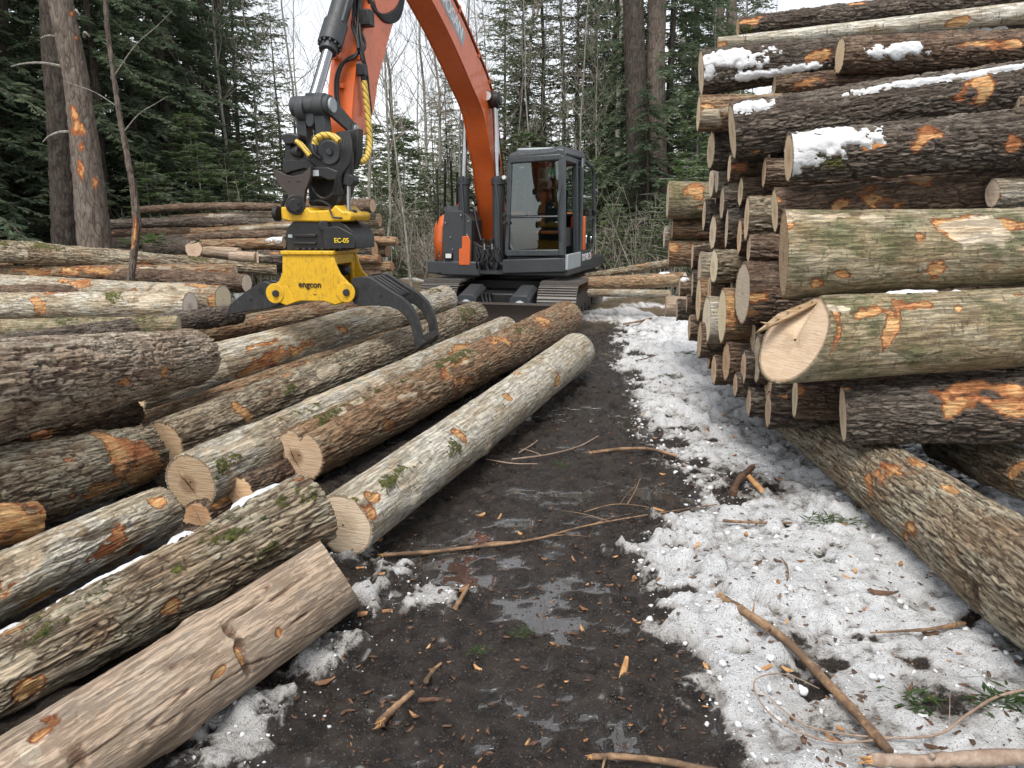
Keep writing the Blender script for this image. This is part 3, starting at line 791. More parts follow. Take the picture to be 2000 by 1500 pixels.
log('gapend', 'shaded log end tucked below the hollow-stained log', (385, 1012, 34, 4.1), (700, 830, 24, 6.5), 'brown', FG, cap=(0.42, 0.22, 0.09), heart=0.4)
log('gapend2', 'small log end half hidden below the heart-shaped end', (468, 962, 32, 4.3), (800, 800, 22, 7.0), 'brown', FG, cap=(0.52, 0.32, 0.17), heart=0.3)

LM = 'logs stacked on the left by the big pine'
log('lm1', 'blotchy beech log with a clean white cut end beside the black tine', (372, 598, 27, 9.4), (0, 598, 25, 9.9), 'lichen', LM, exB=0.4, cap=(0.80, 0.70, 0.55), heart=0.35,
    marks=[(110, 560, 30, 10, 's'), (225, 580, 20, 18, 'm'), (280, 585, 26, 14, 'i'), (200, 618, 120, 6, 'i'), (70, 590, 14, 20, 's'), (150, 568, 14, 8, 'i'), (330, 622, 40, 5, 'i')], tone=0.85, nscar=2)
log('lm2', 'log with a creamy oval end just above the white cut end', (436, 585, 28, 9.9), (0, 560, 24, 10.8), 'lichen', LM, exB=0.4, cap=(0.74, 0.63, 0.44), heart=0.05,
    marks=[(150, 552, 40, 11, 's'), (265, 562, 10, 8, 's'), (330, 560, 60, 10, 'i'), (395, 548, 40, 12, 's'), (420, 590, 30, 20, 's')], tone=0.5)
log('lm3', 'shadowy log whose small pale end shows left of the grapple', (482, 553, 19, 10.6), (150, 536, 18, 11.3), 'brown', LM, cap=(0.66, 0.56, 0.42), heart=0.1, exB=0.3)
log('lm4', 'long brown log with torn orange bark in the left stack', (460, 531, 15, 11.2), (0, 534, 16, 11.0), 'russet', LM, exB=0.4, marks=[(190, 527, 50, 9, 's'), (290, 530, 40, 8, 'i'), (50, 530, 30, 6, 's'), (400, 535, 40, 7, 's')], tone=0.4)
log('lm5', 'lumpy log thick with pale lichen below the big pine', (540, 528, 10, 11.6), (-10, 494, 23, 10.8), 'maple', LM, exB=0.3, moss=0.9, lump=0.12, bend=0.02, tone=0.6, marks=[(40, 495, 10, 8, 'i'), (275, 512, 12, 8, 's')])
log('lm6', 'dim mossy log under the blotchy beech log', (350, 634, 17, 8.7), (0, 645, 22, 8.4), 'algae', LM, exB=0.4, moss=0.8)
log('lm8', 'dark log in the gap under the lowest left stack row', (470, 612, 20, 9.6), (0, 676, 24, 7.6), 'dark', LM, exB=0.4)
log('lm9', 'brown log wedged behind the blotchy beech log', (400, 568, 18, 10.4), (0, 578, 20, 10.4), 'brown', LM, exB=0.4)
log('lm7', 'low log at the left edge under the lumpy lichened log', (22, 522, 13, 11.4), (-120, 525, 15, 11.2), 'russet', LM, exB=0.6, cap=ROSE)

BK = 'logs in the stack behind the grapple'
bk = [
 ('topmost slender log lying along the far left stack', (545, 405, 8, 13.6), (270, 411, 8, 14.4), 'brown', 0.03, TAN),
 ('log with a bright end at the top right of the far stack', (728, 402, 14, 13.7), (560, 405, 13, 14.2), 'brown', 0, PALE),
 ('stubby end poking out second from the top of the far stack', (742, 430, 13, 13.9), (520, 436, 12, 14.3), 'maple', 0, TAN),
 ('thin log end third from the top of the far stack', (750, 453, 8, 13.9), (480, 455, 9, 14.3), 'maple', 0.02, TAN),
 ('cleanly cut thin log sticking farthest right from the far stack', (776, 471, 8, 13.6), (700, 469, 9, 13.8), 'russet', 0, (0.72, 0.55, 0.36)),
 ('dark log with a round bright end beside the black rotator block', (732, 487, 17, 13.2), (600, 490, 15, 13.5), 'dark', 0, (0.62, 0.42, 0.25)),
 ('log end split into a reddish fan in the far stack', (742, 506, 9, 13.1), (640, 505, 10, 13.3), 'russet', 0, (0.50, 0.22, 0.10)),
 ('reddish square-cut end low in the far stack', (766, 520, 10, 13.2), (680, 523, 10, 13.4), 'russet', 0, (0.55, 0.30, 0.15)),
 ('log end seen in the shadow low at the right of the far stack', (757, 490, 12, 13.8), (640, 488, 12, 14.2), 'brown', 0, TAN),
 ('crooked grey limb log second row in the far stack', (540, 421, 6, 13.7), (400, 428, 6, 13.9), 'lichen', 0.06, TAN),
 ('long dark log crossing behind the split sapling', (600, 437, 9, 13.4), (215, 438, 10, 13.6), 'dark', 0.02, TAN),
 ('bowed brown log in the middle of the far stack', (575, 440, 9, 13.2), (375, 455, 9, 13.4), 'russet', -0.04, TAN),
 ('mottled thin log in the middle of the far stack', (600, 440, 5, 13.0), (470, 449, 6, 13.2), 'lichen', 0.02, TAN),
 ('straight dark log under the bowed brown log', (580, 457, 9, 13.0), (360, 466, 9, 13.2), 'brown', 0.02, TAN),
 ('log leaning with a round pink end facing the track', (379, 487, 18, 12.1), (300, 482, 22, 13.6), 'dark', 0, (0.78, 0.55, 0.38)),
 ('yellow-scarred log right of the round pink end', (555, 475, 11, 12.8), (392, 479, 11, 12.9), 'russet', 0.01, TAN),
 ('smooth grey bent log below the yellow-scarred log', (468, 497, 12, 12.5), (398, 492, 10, 12.6), 'peeled', 0.04, TAN),
 ('grey forked piece with a broken pale end', (502, 503, 11, 12.4), (452, 500, 11, 12.5), 'peeled', 0, ROSE),
 ('dark log showing a narrow rosy end left of the yellow grapple', (503, 505, 17, 12.2), (562, 506, 17, 12.4), 'dark', 0, (0.62, 0.44, 0.36)),
 ('flat pinkish slab log near the bottom of the far stack', (455, 520, 9, 12.0), (385, 509, 8, 12.1), 'russet', 0, ROSE),
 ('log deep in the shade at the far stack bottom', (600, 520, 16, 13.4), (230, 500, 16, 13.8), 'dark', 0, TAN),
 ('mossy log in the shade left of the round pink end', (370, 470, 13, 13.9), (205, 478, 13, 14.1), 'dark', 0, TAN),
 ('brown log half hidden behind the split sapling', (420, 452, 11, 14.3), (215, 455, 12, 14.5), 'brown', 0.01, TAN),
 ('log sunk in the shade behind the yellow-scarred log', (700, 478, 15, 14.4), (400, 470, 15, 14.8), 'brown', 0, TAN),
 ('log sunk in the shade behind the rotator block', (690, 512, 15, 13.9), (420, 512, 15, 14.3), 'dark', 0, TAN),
 ('log lying second from the top behind the topmost slender log', (680, 420, 12, 14.8), (330, 432, 12, 15.2), 'brown', 0.01, TAN),
 ('short log end just under the fan-split end', (744, 535, 11, 13.2), (650, 536, 11, 13.4), 'brown', 0, TAN)]
for i, (lab, a, b, kd, bd, cp) in enumerate(bk):
    log('bk%d' % i, lab, a, b, kd, BK, bend=bd, cap=cp, heart=0.15, nscar=2)
    if i == 15:
        snow_on('bk15', 'snow lying on the far stack left of the black rotator block', 545, 466, 22, 9, 0.05, 9)

RL = 'low logs beyond the track on the right'
log('rl1', 'curved thin log rising to the right behind the cab', (1318, 513, 9, 12.6), (1100, 546, 5, 13.6), 'maple', RL, bend=0.012, cap=TAN)
log('rl2', 'brown log lying flat behind the raised track end', (1338, 545, 14, 12.2), (1090, 556, 13, 13.4), 'russet', RL, cap=(0.66, 0.55, 0.42))
log('rl3', 'slim pale log lowest behind the crawler track', (1308, 573, 7, 11.9), (1150, 572, 8, 12.6), 'lichen', RL, cap=TAN)

# ------------------------------------------------------------------ the high pile on the right
RP = 'logs in the high pile on the right'

def rlog(key, label, Lf, Rt, az=99, kind='dark', exB=1.5, **kw):
    P = at(Lf[0], Lf[1], Lf[3])
    rr = ray(Rt[0], Rt[1]); k = rr[0] / rr[1]; t = math.tan(R(az - 90))
    s = (Lf[3] * k - P[0]) / (1 + t * k)
    return log(key, label, Lf, (Rt[0], Rt[1], Rt[2], Lf[3] - s * t), kind, RP, exB=exB, **kw)

def rshort(key, label, Lf, ln, az=98, kind='dark', dz=0.0, taper=0.95, **kw):
    P = at(Lf[0], Lf[1], Lf[3])
    Q = P + np.array([ln * math.sin(R(az)), ln * math.cos(R(az)), dz])
    rad = Lf[2] * proj(P)[2] / FPX * taper
    x, y, d = proj(Q)
    return log(key, label, Lf, (x, y, rad * FPX / d, Q[1]), kind, RP, **kw)

rlog('G', 'fat pale log green with algae, a shaved white gash near its right', (1530, 498, 83, 4.55), (2000, 480, 72), 103, 'algae', cap=(0.45, 0.3, 0.16), moss=0.25, lump=0.025, nscar=0, tone=0.62, flare=0.04,
     marks=[(1910, 445, 46, 30, 'i'), (1880, 440, 40, 26, 's'), (1970, 432, 60, 12, 's'), (1592, 552, 14, 10, 's'), (1645, 533, 14, 10, 's'), (1818, 525, 24, 18, 's'), (1793, 464, 9, 11, 's'), (1535, 430, 10, 22, 's'), (1525, 578, 10, 10, 's'), (1600, 420, 80, 14, 'i')])
rlog('H', 'fat pale mossy log cut at a slant with a long splinter at its tip', (1548, 664, 84, 4.25), (2000, 637, 77), 99, 'algae', cap=(0.47, 0.34, 0.215), heart=0.2, skew=(-0.115, 0.115), hinge=(1.13, 0.5, 0.10), moss=0.25, lump=0.025, nscar=0, tone=0.6,
     marks=[(1640, 640, 12, 60, 's'), (1690, 605, 26, 16, 's'), (1650, 600, 26, 16, 'i'), (1750, 595, 8, 24, 's'), (1780, 595, 50, 14, 's'), (1740, 640, 14, 40, 's'), (1870, 600, 8, 10, 's'), (1990, 580, 20, 10, 's'), ])
_hlog = LOGS['H']['o']
_hi = Matrix([list(r_) for r_ in _hlog.matrix_world]).inverted()
_b = MB()
_sp = [at(*p) for p in ((1477, 648, 4.42), (1520, 612, 4.40), (1572, 592, 4.36), (1612, 578, 4.30), (1600, 590, 4.27), (1556, 612, 4.30), (1510, 634, 4.36))]
_b.prism([_hi @ Vector(p) for p in _sp], tuple(_hi.to_3x3() @ Vector((0.004, 0.02, -0.016))))
for _k in range(5):
    _q = at(1500 + 22 * _k, 632 - 10 * _k, 4.38 - 0.015 * _k); _b.tube([_hi @ Vector(_q), _hi @ Vector(_q + np.array([-0.05 + 0.008 * _k, -0.02, 0.012]))], [0.010, 0.002], 4)
_o = _b.build('hinge_splinter', M['grain'], _hlog); _o.color = (0.30, 0.19, 0.10, 0)
rlog('I', 'dark rough log lying lowest, a wide bright torn patch on its flank', (1646, 808, 59, 4.25), (2000, 801, 69), 106, 'dark', cap=(0.62, 0.48, 0.31), lump=0.03, nscar=0, tone=0.7,
     marks=[(1865, 765, 62, 22, 's'), (1930, 790, 60, 22, 's'), (1880, 795, 50, 18, 's'), (1985, 790, 40, 18, 's'), (1650, 757, 8, 10, 's'), (1930, 760, 40, 20, 's')])
rlog('J', 'dark log in the shade behind the low log with the bright torn patch', (1552, 775, 44, 4.75), (2000, 790, 48), 103, 'brown', cap=(0.66, 0.52, 0.34), nscar=1, marks=[(1545, 765, 8, 12, 's')])
rlog('Sn', 'thick dark log with a white snow cap on its left end', (1540, 308, 48, 4.95), (2000, 270, 55), 98, 'dark', cap=(0.62, 0.45, 0.28), nscar=0, tone=0.85,
     marks=[(1810, 270, 22, 22, 's'), (1720, 280, 16, 12, 's'), (1980, 288, 20, 20, 's'), (1544, 290, 8, 14, 's'), (1620, 300, 40, 30, 'm')], moss=0.15)
rlog('K', 'brown log with peeling orange patches just above the fat algae log', (1513, 412, 42, 5.2), (2000, 366, 42), 99, 'brown', cap=(0.68, 0.54, 0.34), nscar=2,
     marks=[(1720, 352, 50, 14, 's'), (1800, 350, 36, 18, 's'), (1695, 390, 40, 18, 's'), (1520, 390, 16, 18, 's'), (1630, 408, 16, 10, 's'), (1890, 330, 30, 8, 's'), (1760, 402, 20, 8, 's')], tone=0.6)
rlog('L', 'long black-barked log with a bright torn square near its right end', (1430, 257, 56, 6.0), (2000, 166, 45), 99, 'dark', cap=(0.70, 0.56, 0.36), nscar=0, tone=0.8,
     marks=[(1910, 172, 34, 24, 's'), (1920, 190, 22, 18, 's'), (1480, 295, 10, 6, 's')])
rlog('Mm', 'thin log showing above the long black-barked log', (1512, 166, 19, 6.5), (2000, 128, 20), 98, 'brown', cap=(0.60, 0.48, 0.32), nscar=1, tone=0.6,
     marks=[(1580, 160, 24, 10, 's'), (1600, 155, 20, 8, 's'), (1760, 130, 60, 5, 's'), (1545, 150, 14, 6, 'm')])
rlog('N', 'dark snow-crusted log end jutting left near the top of the pile', (1369, 143, 45, 6.7), (1700, 105, 32), 97, 'dark', exB=0.6, cap=(0.64, 0.52, 0.36), nscar=0, moss=0.2, marks=[(1600, 116, 22, 14, 's'), (1375, 110, 6, 8, 's')])
rlog('O', 'log with a clean tan end and a dusting of snow, high on the pile', (1640, 109, 35, 6.3), (2000, 93, 34), 97, 'brown', cap=(0.66, 0.50, 0.31), heart=0.05, nscar=0, tone=0.8, marks=[(1965, 82, 26, 8, 's'), (1900, 85, 30, 6, 's')])
rlog('P', 'white birch log second from the top of the pile', (1402, 86, 12, 7.3), (2000, 25, 20), 97, 'birch', exB=0.6, cap=(0.55, 0.32, 0.15), tone=0.8, marks=[(1410, 84, 16, 10, 's'), (1880, 42, 20, 6, 's')])
rlog('Q', 'topmost dark log of the high pile', (1441, 55, 20, 7.5), (2000, -8, 25), 97, 'dark', exB=0.6, cap=(0.58, 0.40, 0.22), tone=0.75, marks=[(1465, 42, 24, 6, 's'), (1690, 8, 18, 6, 's'), (1470, 60, 16, 12, 'm')])
rlog('Q2', 'dark log between the birch log and the tan-ended log at the top', (1560, 70, 18, 7.6), (2000, 45, 24), 97, 'dark', exB=0.6, tone=0.8, marks=[(1842, 52, 16, 10, 's')])
rlog('T', 'pale log end entering at the right edge above the fat algae log', (1938, 378, 28, 4.75), (2060, 375, 28), 92, 'lichen', exB=0.8, cap=(0.66, 0.52, 0.40), marks=[(1950, 390, 12, 10, 's')])
rlog('T2', 'orange-streaked log at the right edge under the black-barked log', (1984, 204, 18, 5.6), (2060, 200, 18), 98, 'russet', exB=0.8)
rshort('c0', 'dark red-barked log hanging just below the snow-crusted end', (1364, 222, 34, 6.55), 1.8, 97, 'russet', cap=(0.66, 0.53, 0.36), marks=[(1385, 225, 18, 14, 'i'), (1380, 205, 14, 8, 's')], tone=0.3)
rshort('c1', 'round end below the red-barked log, left of the black-barked log', (1388, 294, 37, 6.75), 1.6, 92, 'dark', cap=(0.70, 0.57, 0.39))
rshort('c2', 'deep shaded log right under the left end of the black-barked log', (1424, 330, 26, 6.3), 2.0, 98, 'brown', marks=[(1440, 325, 12, 8, 's')])
rshort('c3', 'log end tucked under the snow-capped log', (1492, 338, 28, 5.9), 2.0, 99, 'brown', cap=(0.58, 0.42, 0.26))
rshort('c4', 'short tan log end left of the brown log with orange patches', (1446, 375, 29, 6.2), 1.7, 96, 'brown', cap=(0.72, 0.59, 0.36))
rshort('c5', 'squat light-barked log at the far left of the pile', (1304, 391, 37, 8.6), 1.1, 97, 'algae', cap=(0.70, 0.60, 0.44), tone=0.5, marks=[(1360, 370, 20, 14, 's')])
rshort('c6', 'dim log under the squat light-barked log', (1313, 447, 20, 8.7), 1.4, 98, 'russet', tone=0.3, cap=(0.6, 0.42, 0.26))
rshort('c7', 'small log end sticking out farthest left of the pile', (1297, 464, 21, 8.9), 1.2, 96, 'lichen', cap=(0.70, 0.58, 0.42))
rshort('c8', 'reddish log below the farthest left small end', (1306, 495, 25, 8.7), 1.5, 98, 'russet', cap=(0.62, 0.42, 0.26), marks=[(1318, 488, 16, 14, 's')], tone=0.35)
rshort('c9', 'upright pair half of pale ends beside the squat log, upper', (1389, 357, 29, 7.4), 1.4, 94, 'lichen', cap=(0.68, 0.56, 0.40))
rshort('c10', 'pale end with frosty bark right of the upper pale pair', (1400, 352, 24, 7.0), 1.5, 97, 'birch', cap=(0.64, 0.52, 0.36))
rshort('c11', 'frost-grey log end left of the short tan end', (1410, 397, 32, 6.7), 1.5, 97, 'dark', cap=(0.62, 0.50, 0.36), tone=0.9)
rshort('c12', 'tall thin pale end beside the squat light-barked log', (1375, 420, 32, 7.6), 1.5, 98, 'dark', cap=(0.66, 0.54, 0.38))
rshort('c13', 'oval tan end in the middle of the ragged pile face', (1392, 454, 34, 6.9), 1.4, 93, 'brown', cap=(0.70, 0.57, 0.38))
rshort('c14', 'black log right of the oval tan end', (1419, 446, 40, 6.4), 1.7, 101, 'dark', cap=(0.62, 0.5, 0.34))
rshort('c15', 'moss-brown log with a tan rim left of the orange-patched log', (1458, 428, 44, 5.8), 1.9, 100, 'maple', cap=(0.62, 0.46, 0.30), tone=0.25, moss=0.3)
rshort('c16', 'brown log squeezed below the moss-brown log', (1462, 485, 29, 5.7), 1.9, 99, 'brown', cap=(0.66, 0.50, 0.32), tone=0.7)
rshort('c17', 'split log end left of the moss-brown log', (1444, 462, 36, 6.1), 1.5, 99, 'brown', cap=(0.66, 0.46, 0.28))
rshort('c18', 'dark log with a smooth tan oval facing the track', (1394, 521, 34, 6.2), 1.6, 91, 'maple', cap=(0.68, 0.55, 0.35), tone=0.05)
rshort('c19', 'pale moss-flecked log end left of the smooth tan oval', (1366, 524, 32, 6.9), 1.6, 98, 'lichen', cap=(0.66, 0.52, 0.34), tone=0.5, moss=0.3)
rshort('c20', 'narrow end behind the pale moss-flecked end', (1352, 500, 26, 7.6), 1.6, 98, 'brown', cap=(0.62, 0.48, 0.32))
rshort('c21', 'big log end scored by the saw, below the fat algae log', (1450, 573, 61, 5.35), 2.2, 92, 'brown', cap=(0.56, 0.46, 0.33), heart=0.1, marks=[(1478, 578, 14, 14, 's'), (1470, 610, 12, 8, 's')], tone=0.7)
rshort('c22', 'orange-flanked log below the saw-scored end', (1410, 617, 55, 5.75), 2.2, 96, 'russet', cap=(0.72, 0.58, 0.36), heart=0.05, marks=[(1420, 585, 20, 16, 's'), (1425, 625, 18, 14, 's')], tone=0.2)
rshort('c23', 'white speckled log with a tall pale end low in the pile', (1380, 625, 47, 6.1), 1.6, 94, 'birch', cap=(0.68, 0.58, 0.42), heart=0.05, moss=0.3)
rshort('c24', 'tan slanting end behind the white speckled log', (1364, 585, 44, 6.7), 1.7, 97, 'russet', cap=(0.64, 0.48, 0.28), tone=0.3)
rshort('c25', 'brown log above the white speckled log', (1385, 568, 32, 6.4), 1.6, 98, 'brown', cap=(0.6, 0.42, 0.24))
rshort('c26', 'low tan end standing in the snow left of the pile foot', (1366, 665, 36, 6.2), 1.3, 97, 'brown', cap=(0.54, 0.39, 0.23))
rshort('c27', 'low reddish end at the foot of the pile', (1418, 706, 38, 5.6), 1.4, 94, 'brown', cap=(0.50, 0.32, 0.17))
rshort('c28', 'shaded end at the pile foot left of the slant-cut log', (1452, 718, 34, 5.3), 1.4, 97, 'dark', cap=(0.46, 0.31, 0.18))
rshort('c29', 'dark upright-looking end right of the shaded foot ends', (1478, 702, 48, 5.15), 1.6, 99, 'dark', cap=(0.46, 0.36, 0.24))
rshort('c30', 'black log under the saw-scored end', (1470, 655, 38, 5.5), 2.0, 99, 'dark', cap=(0.5, 0.38, 0.24))
rshort('c31', 'small log by the far foot of the pile, capped with snow', (1327, 562, 24, 8.4), 1.3, 98, 'brown', cap=(0.60, 0.44, 0.28), marks=[(1330, 548, 10, 8, 's')])
rshort('c32', 'upright pinkish end at the far foot of the pile', (1300, 598, 20, 8.3), 0.8, 98, 'peeled', cap=(0.56, 0.36, 0.25))
rshort('c33', 'log end half buried in snow left of the white speckled log', (1341, 592, 18, 7.6), 1.2, 98, 'brown', cap=(0.58, 0.42, 0.26))
rshort('c34', 'narrow log end above the half buried end', (1352, 556, 26, 7.5), 1.4, 99, 'dark', cap=(0.62, 0.50, 0.36))
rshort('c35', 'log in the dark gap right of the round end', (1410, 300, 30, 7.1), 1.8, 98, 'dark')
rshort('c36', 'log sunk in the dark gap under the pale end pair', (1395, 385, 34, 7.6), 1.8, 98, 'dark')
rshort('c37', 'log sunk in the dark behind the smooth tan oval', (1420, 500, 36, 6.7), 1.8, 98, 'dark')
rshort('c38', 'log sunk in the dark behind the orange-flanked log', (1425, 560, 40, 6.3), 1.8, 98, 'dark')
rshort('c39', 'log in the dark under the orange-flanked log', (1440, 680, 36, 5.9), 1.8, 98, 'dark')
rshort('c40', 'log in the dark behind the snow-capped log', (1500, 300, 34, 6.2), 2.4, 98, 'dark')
log('S1', 'flaky-barked log lying on the snow and pointing down the track', (1960, 1100, 100, 3.05), (1590, 838, 50, 5.3), 'maple', 'logs carrying the right pile', exA=1.5, exB=0.45, cap=BROWN, nscar=0, lump=0.04, tone=0.6,
    marks=[(1745, 915, 42, 18, 's'), (1720, 925, 26, 16, 's'), (1775, 1020, 26, 18, 's'), (1800, 905, 30, 12, 's'), (1850, 950, 30, 10, 's'), (1900, 1150, 12, 20, 'c'), (1770, 1045, 16, 12, 's'), (1700, 940, 30, 20, 's')], moss=0.25)
log('S2', 'rough log at the right edge beside the flaky-barked log', (2060, 950, 52, 3.75), (1840, 862, 40, 5.0), 'maple', 'logs carrying the right pile', exA=1.6, cap=BROWN, tone=0.6, nscar=0,
    marks=[(1982, 925, 16, 16, 's'), (1975, 940, 8, 14, 's')], moss=0.2)

rshort('d1', 'low log end in the snow right of the tan end at the pile foot', (1394, 722, 30, 5.85), 1.5, 95, 'brown', cap=(0.50, 0.34, 0.19))
rshort('d2', 'log end under the low reddish end, touching the snow', (1436, 752, 26, 5.35), 1.6, 96, 'dark', cap=(0.48, 0.33, 0.19))
rshort('d3', 'black log filling the gap left of the slant-cut log', (1500, 745, 46, 5.05), 1.8, 99, 'dark', cap=(0.42, 0.3, 0.18))
rshort('d4', 'dark log end low beside the base of the flaky-barked log', (1500, 800, 36, 4.95), 1.6, 99, 'dark', cap=(0.40, 0.28, 0.17))
rshort('d5', 'log end at the snow line below the white speckled log', (1384, 690, 30, 6.3), 1.5, 97, 'dark', cap=(0.48, 0.34, 0.20))
rshort('d6', 'low log end between the pinkish end and the white speckled log', (1346, 640, 26, 7.0), 1.4, 97, 'brown', cap=(0.55, 0.40, 0.24))
rshort('d7', 'dark log at the foot of the far end of the pile', (1322, 605, 22, 7.9), 1.4, 97, 'dark', cap=(0.5, 0.36, 0.22))
rshort('d9', 'dark log hidden in the shade under the slant-cut log', (1530, 770, 40, 5.0), 1.8, 99, 'dark', cap=(0.40, 0.28, 0.17))
rshort('d8', 'dark log under the pile at the shaded base', (1462, 785, 30, 5.2), 1.5, 98, 'dark', cap=(0.40, 0.28, 0.17))

# snow lying on logs
snow_on('mossy', 'streak of snow on the near end of the flaky mossy log', 490, 962, 56, 14, 0.045, 1)
snow_on('mossy', 'small white lump of snow on the middle of the flaky mossy log', 350, 1053, 24, 12, 0.05, 2)
snow_on('mossy', 'long thin streak of snow along the back of the flaky mossy log', 190, 1140, 95, 8, 0.03, 3)
snow_on('mossy', 'bit of snow on the flaky mossy log at the left edge', 12, 1238, 24, 8, 0.03, 4)
snow_on('Sn', 'thick white snow cap with a ragged edge on the dark log end', 1620, 280, 80, 34, 0.05, 5)
snow_on('Sn', 'snow crumbs low on the dark log with the white cap', 1570, 295, 40, 40, 0.03, 15)
snow_on('L', 'snow on the left end of the black-barked log', 1465, 208, 36, 18, 0.05, 6)
snow_on('L', 'long narrow snow streak on the upper side of the black-barked log', 1800, 160, 115, 9, 0.035, 7)
snow_on('L', 'snow at the right edge along the black-barked log', 1960, 135, 60, 8, 0.035, 17)
snow_on('N', 'crust of snow over the snow-crusted log end', 1440, 112, 66, 20, 0.05, 8)
snow_on('N', 'ragged ridge of snow along the flank of the snow-crusted log', 1520, 140, 95, 10, 0.04, 10)
snow_on('N', 'snow clinging beside the cut of the snow-crusted log', 1384, 138, 12, 20, 0.03, 18)
snow_on('O', 'dusting of snow on the tan-ended log', 1760, 98, 60, 14, 0.03, 11)
snow_on('Q2', 'snow between the top logs at the right', 1900, 62, 60, 8, 0.05, 12)
snow_on('H', 'loose snow lying in the gap on top of the slant-cut log', 1790, 570, 90, 10, 0.04, 13)
snow_on('c31', 'snow on the small log by the far pile foot', 1338, 545, 12, 6, 0.04, 14)
snow_on('rl2', 'snow bits on the brown log behind the raised track', 1300, 532, 14, 6, 0.05, 16)

# ------------------------------------------------------------------ excavator: paints and metals
def paint(name, col, rough=0.42, dirt=0.35, dirtcol=(0.10, 0.075, 0.055), chips=0.0, metal=0.0, scale=1.0, coat=0.0):
    t = NT(name)
    v = t.coord((1, 1, 1))
    n = t.noise(v, 2.2 * scale, 6, 0.65); f = t.noise(v, 14 * scale, 6, 0.75); s = t.noise(t.coord((9, 9, 1.2)), 3 * scale, 5, 0.7)
    c = t.mix(t.math('MULTIPLY', t.ramp(n, 0.35, 0.7), 0.5), col, tuple(x * 0.78 for x in col))
    d = t.math('MULTIPLY', t.ramp(t.math('ADD', t.math('MULTIPLY', f, 0.6), t.math('MULTIPLY', s, 0.4)), 0.47, 0.66), dirt)
    c = t.mix(d, c, dirtcol)
    if chips:
        c = t.mix(t.math('MULTIPLY', t.ramp(t.noise(v, 30 * scale, 6, 0.8), 0.64, 0.69), chips), c, (0.045, 0.03, 0.022))
    r = t.math('ADD', rough, t.math('MULTIPLY', d, 0.5))
    t.bump(f, 0.12, 0.004)
    if coat: t.b.inputs['Coat Weight'].default_value = coat
    return t.fin(c, r, metal, 0.45)

M['orange'] = paint('orange_paint', (0.68, 0.125, 0.022), 0.35, 0.5, (0.30, 0.13, 0.07), 0.35, coat=0.2)
M['yellow'] = paint('worn_yellow_paint', (0.68, 0.40, 0.016), 0.40, 0.6, (0.24, 0.14, 0.03), 0.95, scale=1.6)
M['grey'] = paint('dark_grey_paint', (0.040, 0.045, 0.050), 0.48, 0.40, (0.085, 0.075, 0.065), 0.2)
M['slate'] = paint('slate_cab_paint', (0.042, 0.050, 0.056), 0.38, 0.30, (0.14, 0.13, 0.12), 0.1)
M['black'] = paint('black_steel', (0.014, 0.014, 0.015), 0.45, 0.45, (0.055, 0.045, 0.038), 0.3)
M['tinesteel'] = paint('worn_tine_steel', (0.022, 0.023, 0.025), 0.45, 0.5, (0.075, 0.065, 0.058), 0.5, scale=1.5)
M['rubber'] = paint('black_rubber_hose', (0.012, 0.012, 0.013), 0.55, 0.25, (0.05, 0.045, 0.04))
M['tracksteel'] = paint('muddy_track_steel', (0.20, 0.185, 0.17), 0.30, 0.65, (0.055, 0.04, 0.032), 0.4, metal=0.4, scale=2)
M['rust'] = paint('rusty_brown_steel', (0.055, 0.042, 0.036), 0.6, 0.5, (0.04, 0.03, 0.024), 0.3)
M['chrome'] = paint('chromed_rod', (0.40, 0.41, 0.42), 0.18, 0.3, (0.3, 0.28, 0.26), metal=1.0)
M['red'] = paint('red_cloth', (0.45, 0.03, 0.02), 0.7, 0.2)
M['white'] = paint('white_decal', (0.75, 0.76, 0.76), 0.5, 0.2)
M['band'] = paint('grey_decal', (0.36, 0.40, 0.42), 0.5, 0.2)
M['tinydark'] = paint('dark_lettering', (0.03, 0.02, 0.012), 0.6, 0.2)
M['lemon'] = paint('yellow_lettering', (0.75, 0.55, 0.03), 0.5, 0.1)
M['mirror'] = paint('mirror_glass', (0.75, 0.80, 0.84), 0.05, 0.0, metal=1.0)
M['lamp'] = paint('lamp_glass', (0.75, 0.76, 0.74), 0.12, 0.1)
M['green'] = paint('green_tint', (0.03, 0.24, 0.12), 0.4, 0.0)

def hose_mat():
    t = NT('yellow_spiral_hose')
    v = t.coord((1, 1, 1), False)
    w = t.n('TexWave'); t.set(w.inputs['Vector'], v); w.inputs['Scale'].default_value = 9.0; w.inputs['Distortion'].default_value = 1.5
    w.bands_direction = 'DIAGONAL'
    c = t.mix(t.ramp(w.outputs[1], 0.12, 0.03), (0.62, 0.43, 0.07), (0.03, 0.02, 0.012))
    c = t.mix(t.math('MULTIPLY', t.ramp(t.noise(v, 20, 5, 0.7), 0.5, 0.7), 0.5), c, (0.22, 0.15, 0.05))
    t.bump(w.outputs[1], 0.3, 0.01)
    return t.fin(c, 0.5)
M['spiral'] = hose_mat()

def glass_mat():
    t = NT('cab_glass')
    tr = t.n('BsdfTransparent'); tr.inputs[0].default_value = (0.36, 0.46, 0.43, 1)
    gl = t.n('BsdfGlossy'); gl.inputs['Roughness'].default_value = 0.02; gl.inputs['Color'].default_value = (0.9, 0.95, 0.95, 1)
    fr = t.n('Fresnel'); fr.inputs['IOR'].default_value = 1.6
    mx = t.n('MixShader')
    t.set(mx.inputs[0], t.math('ADD', t.math('MULTIPLY', fr.outputs[0], 1.0), 0.05, clamp=True))
    t.t.links.new(tr.outputs[0], mx.inputs[1]); t.t.links.new(gl.outputs[0], mx.inputs[2])
    t.t.links.new(mx.outputs[0], t.out.inputs[0])
    return t.m
M['glass'] = glass_mat()

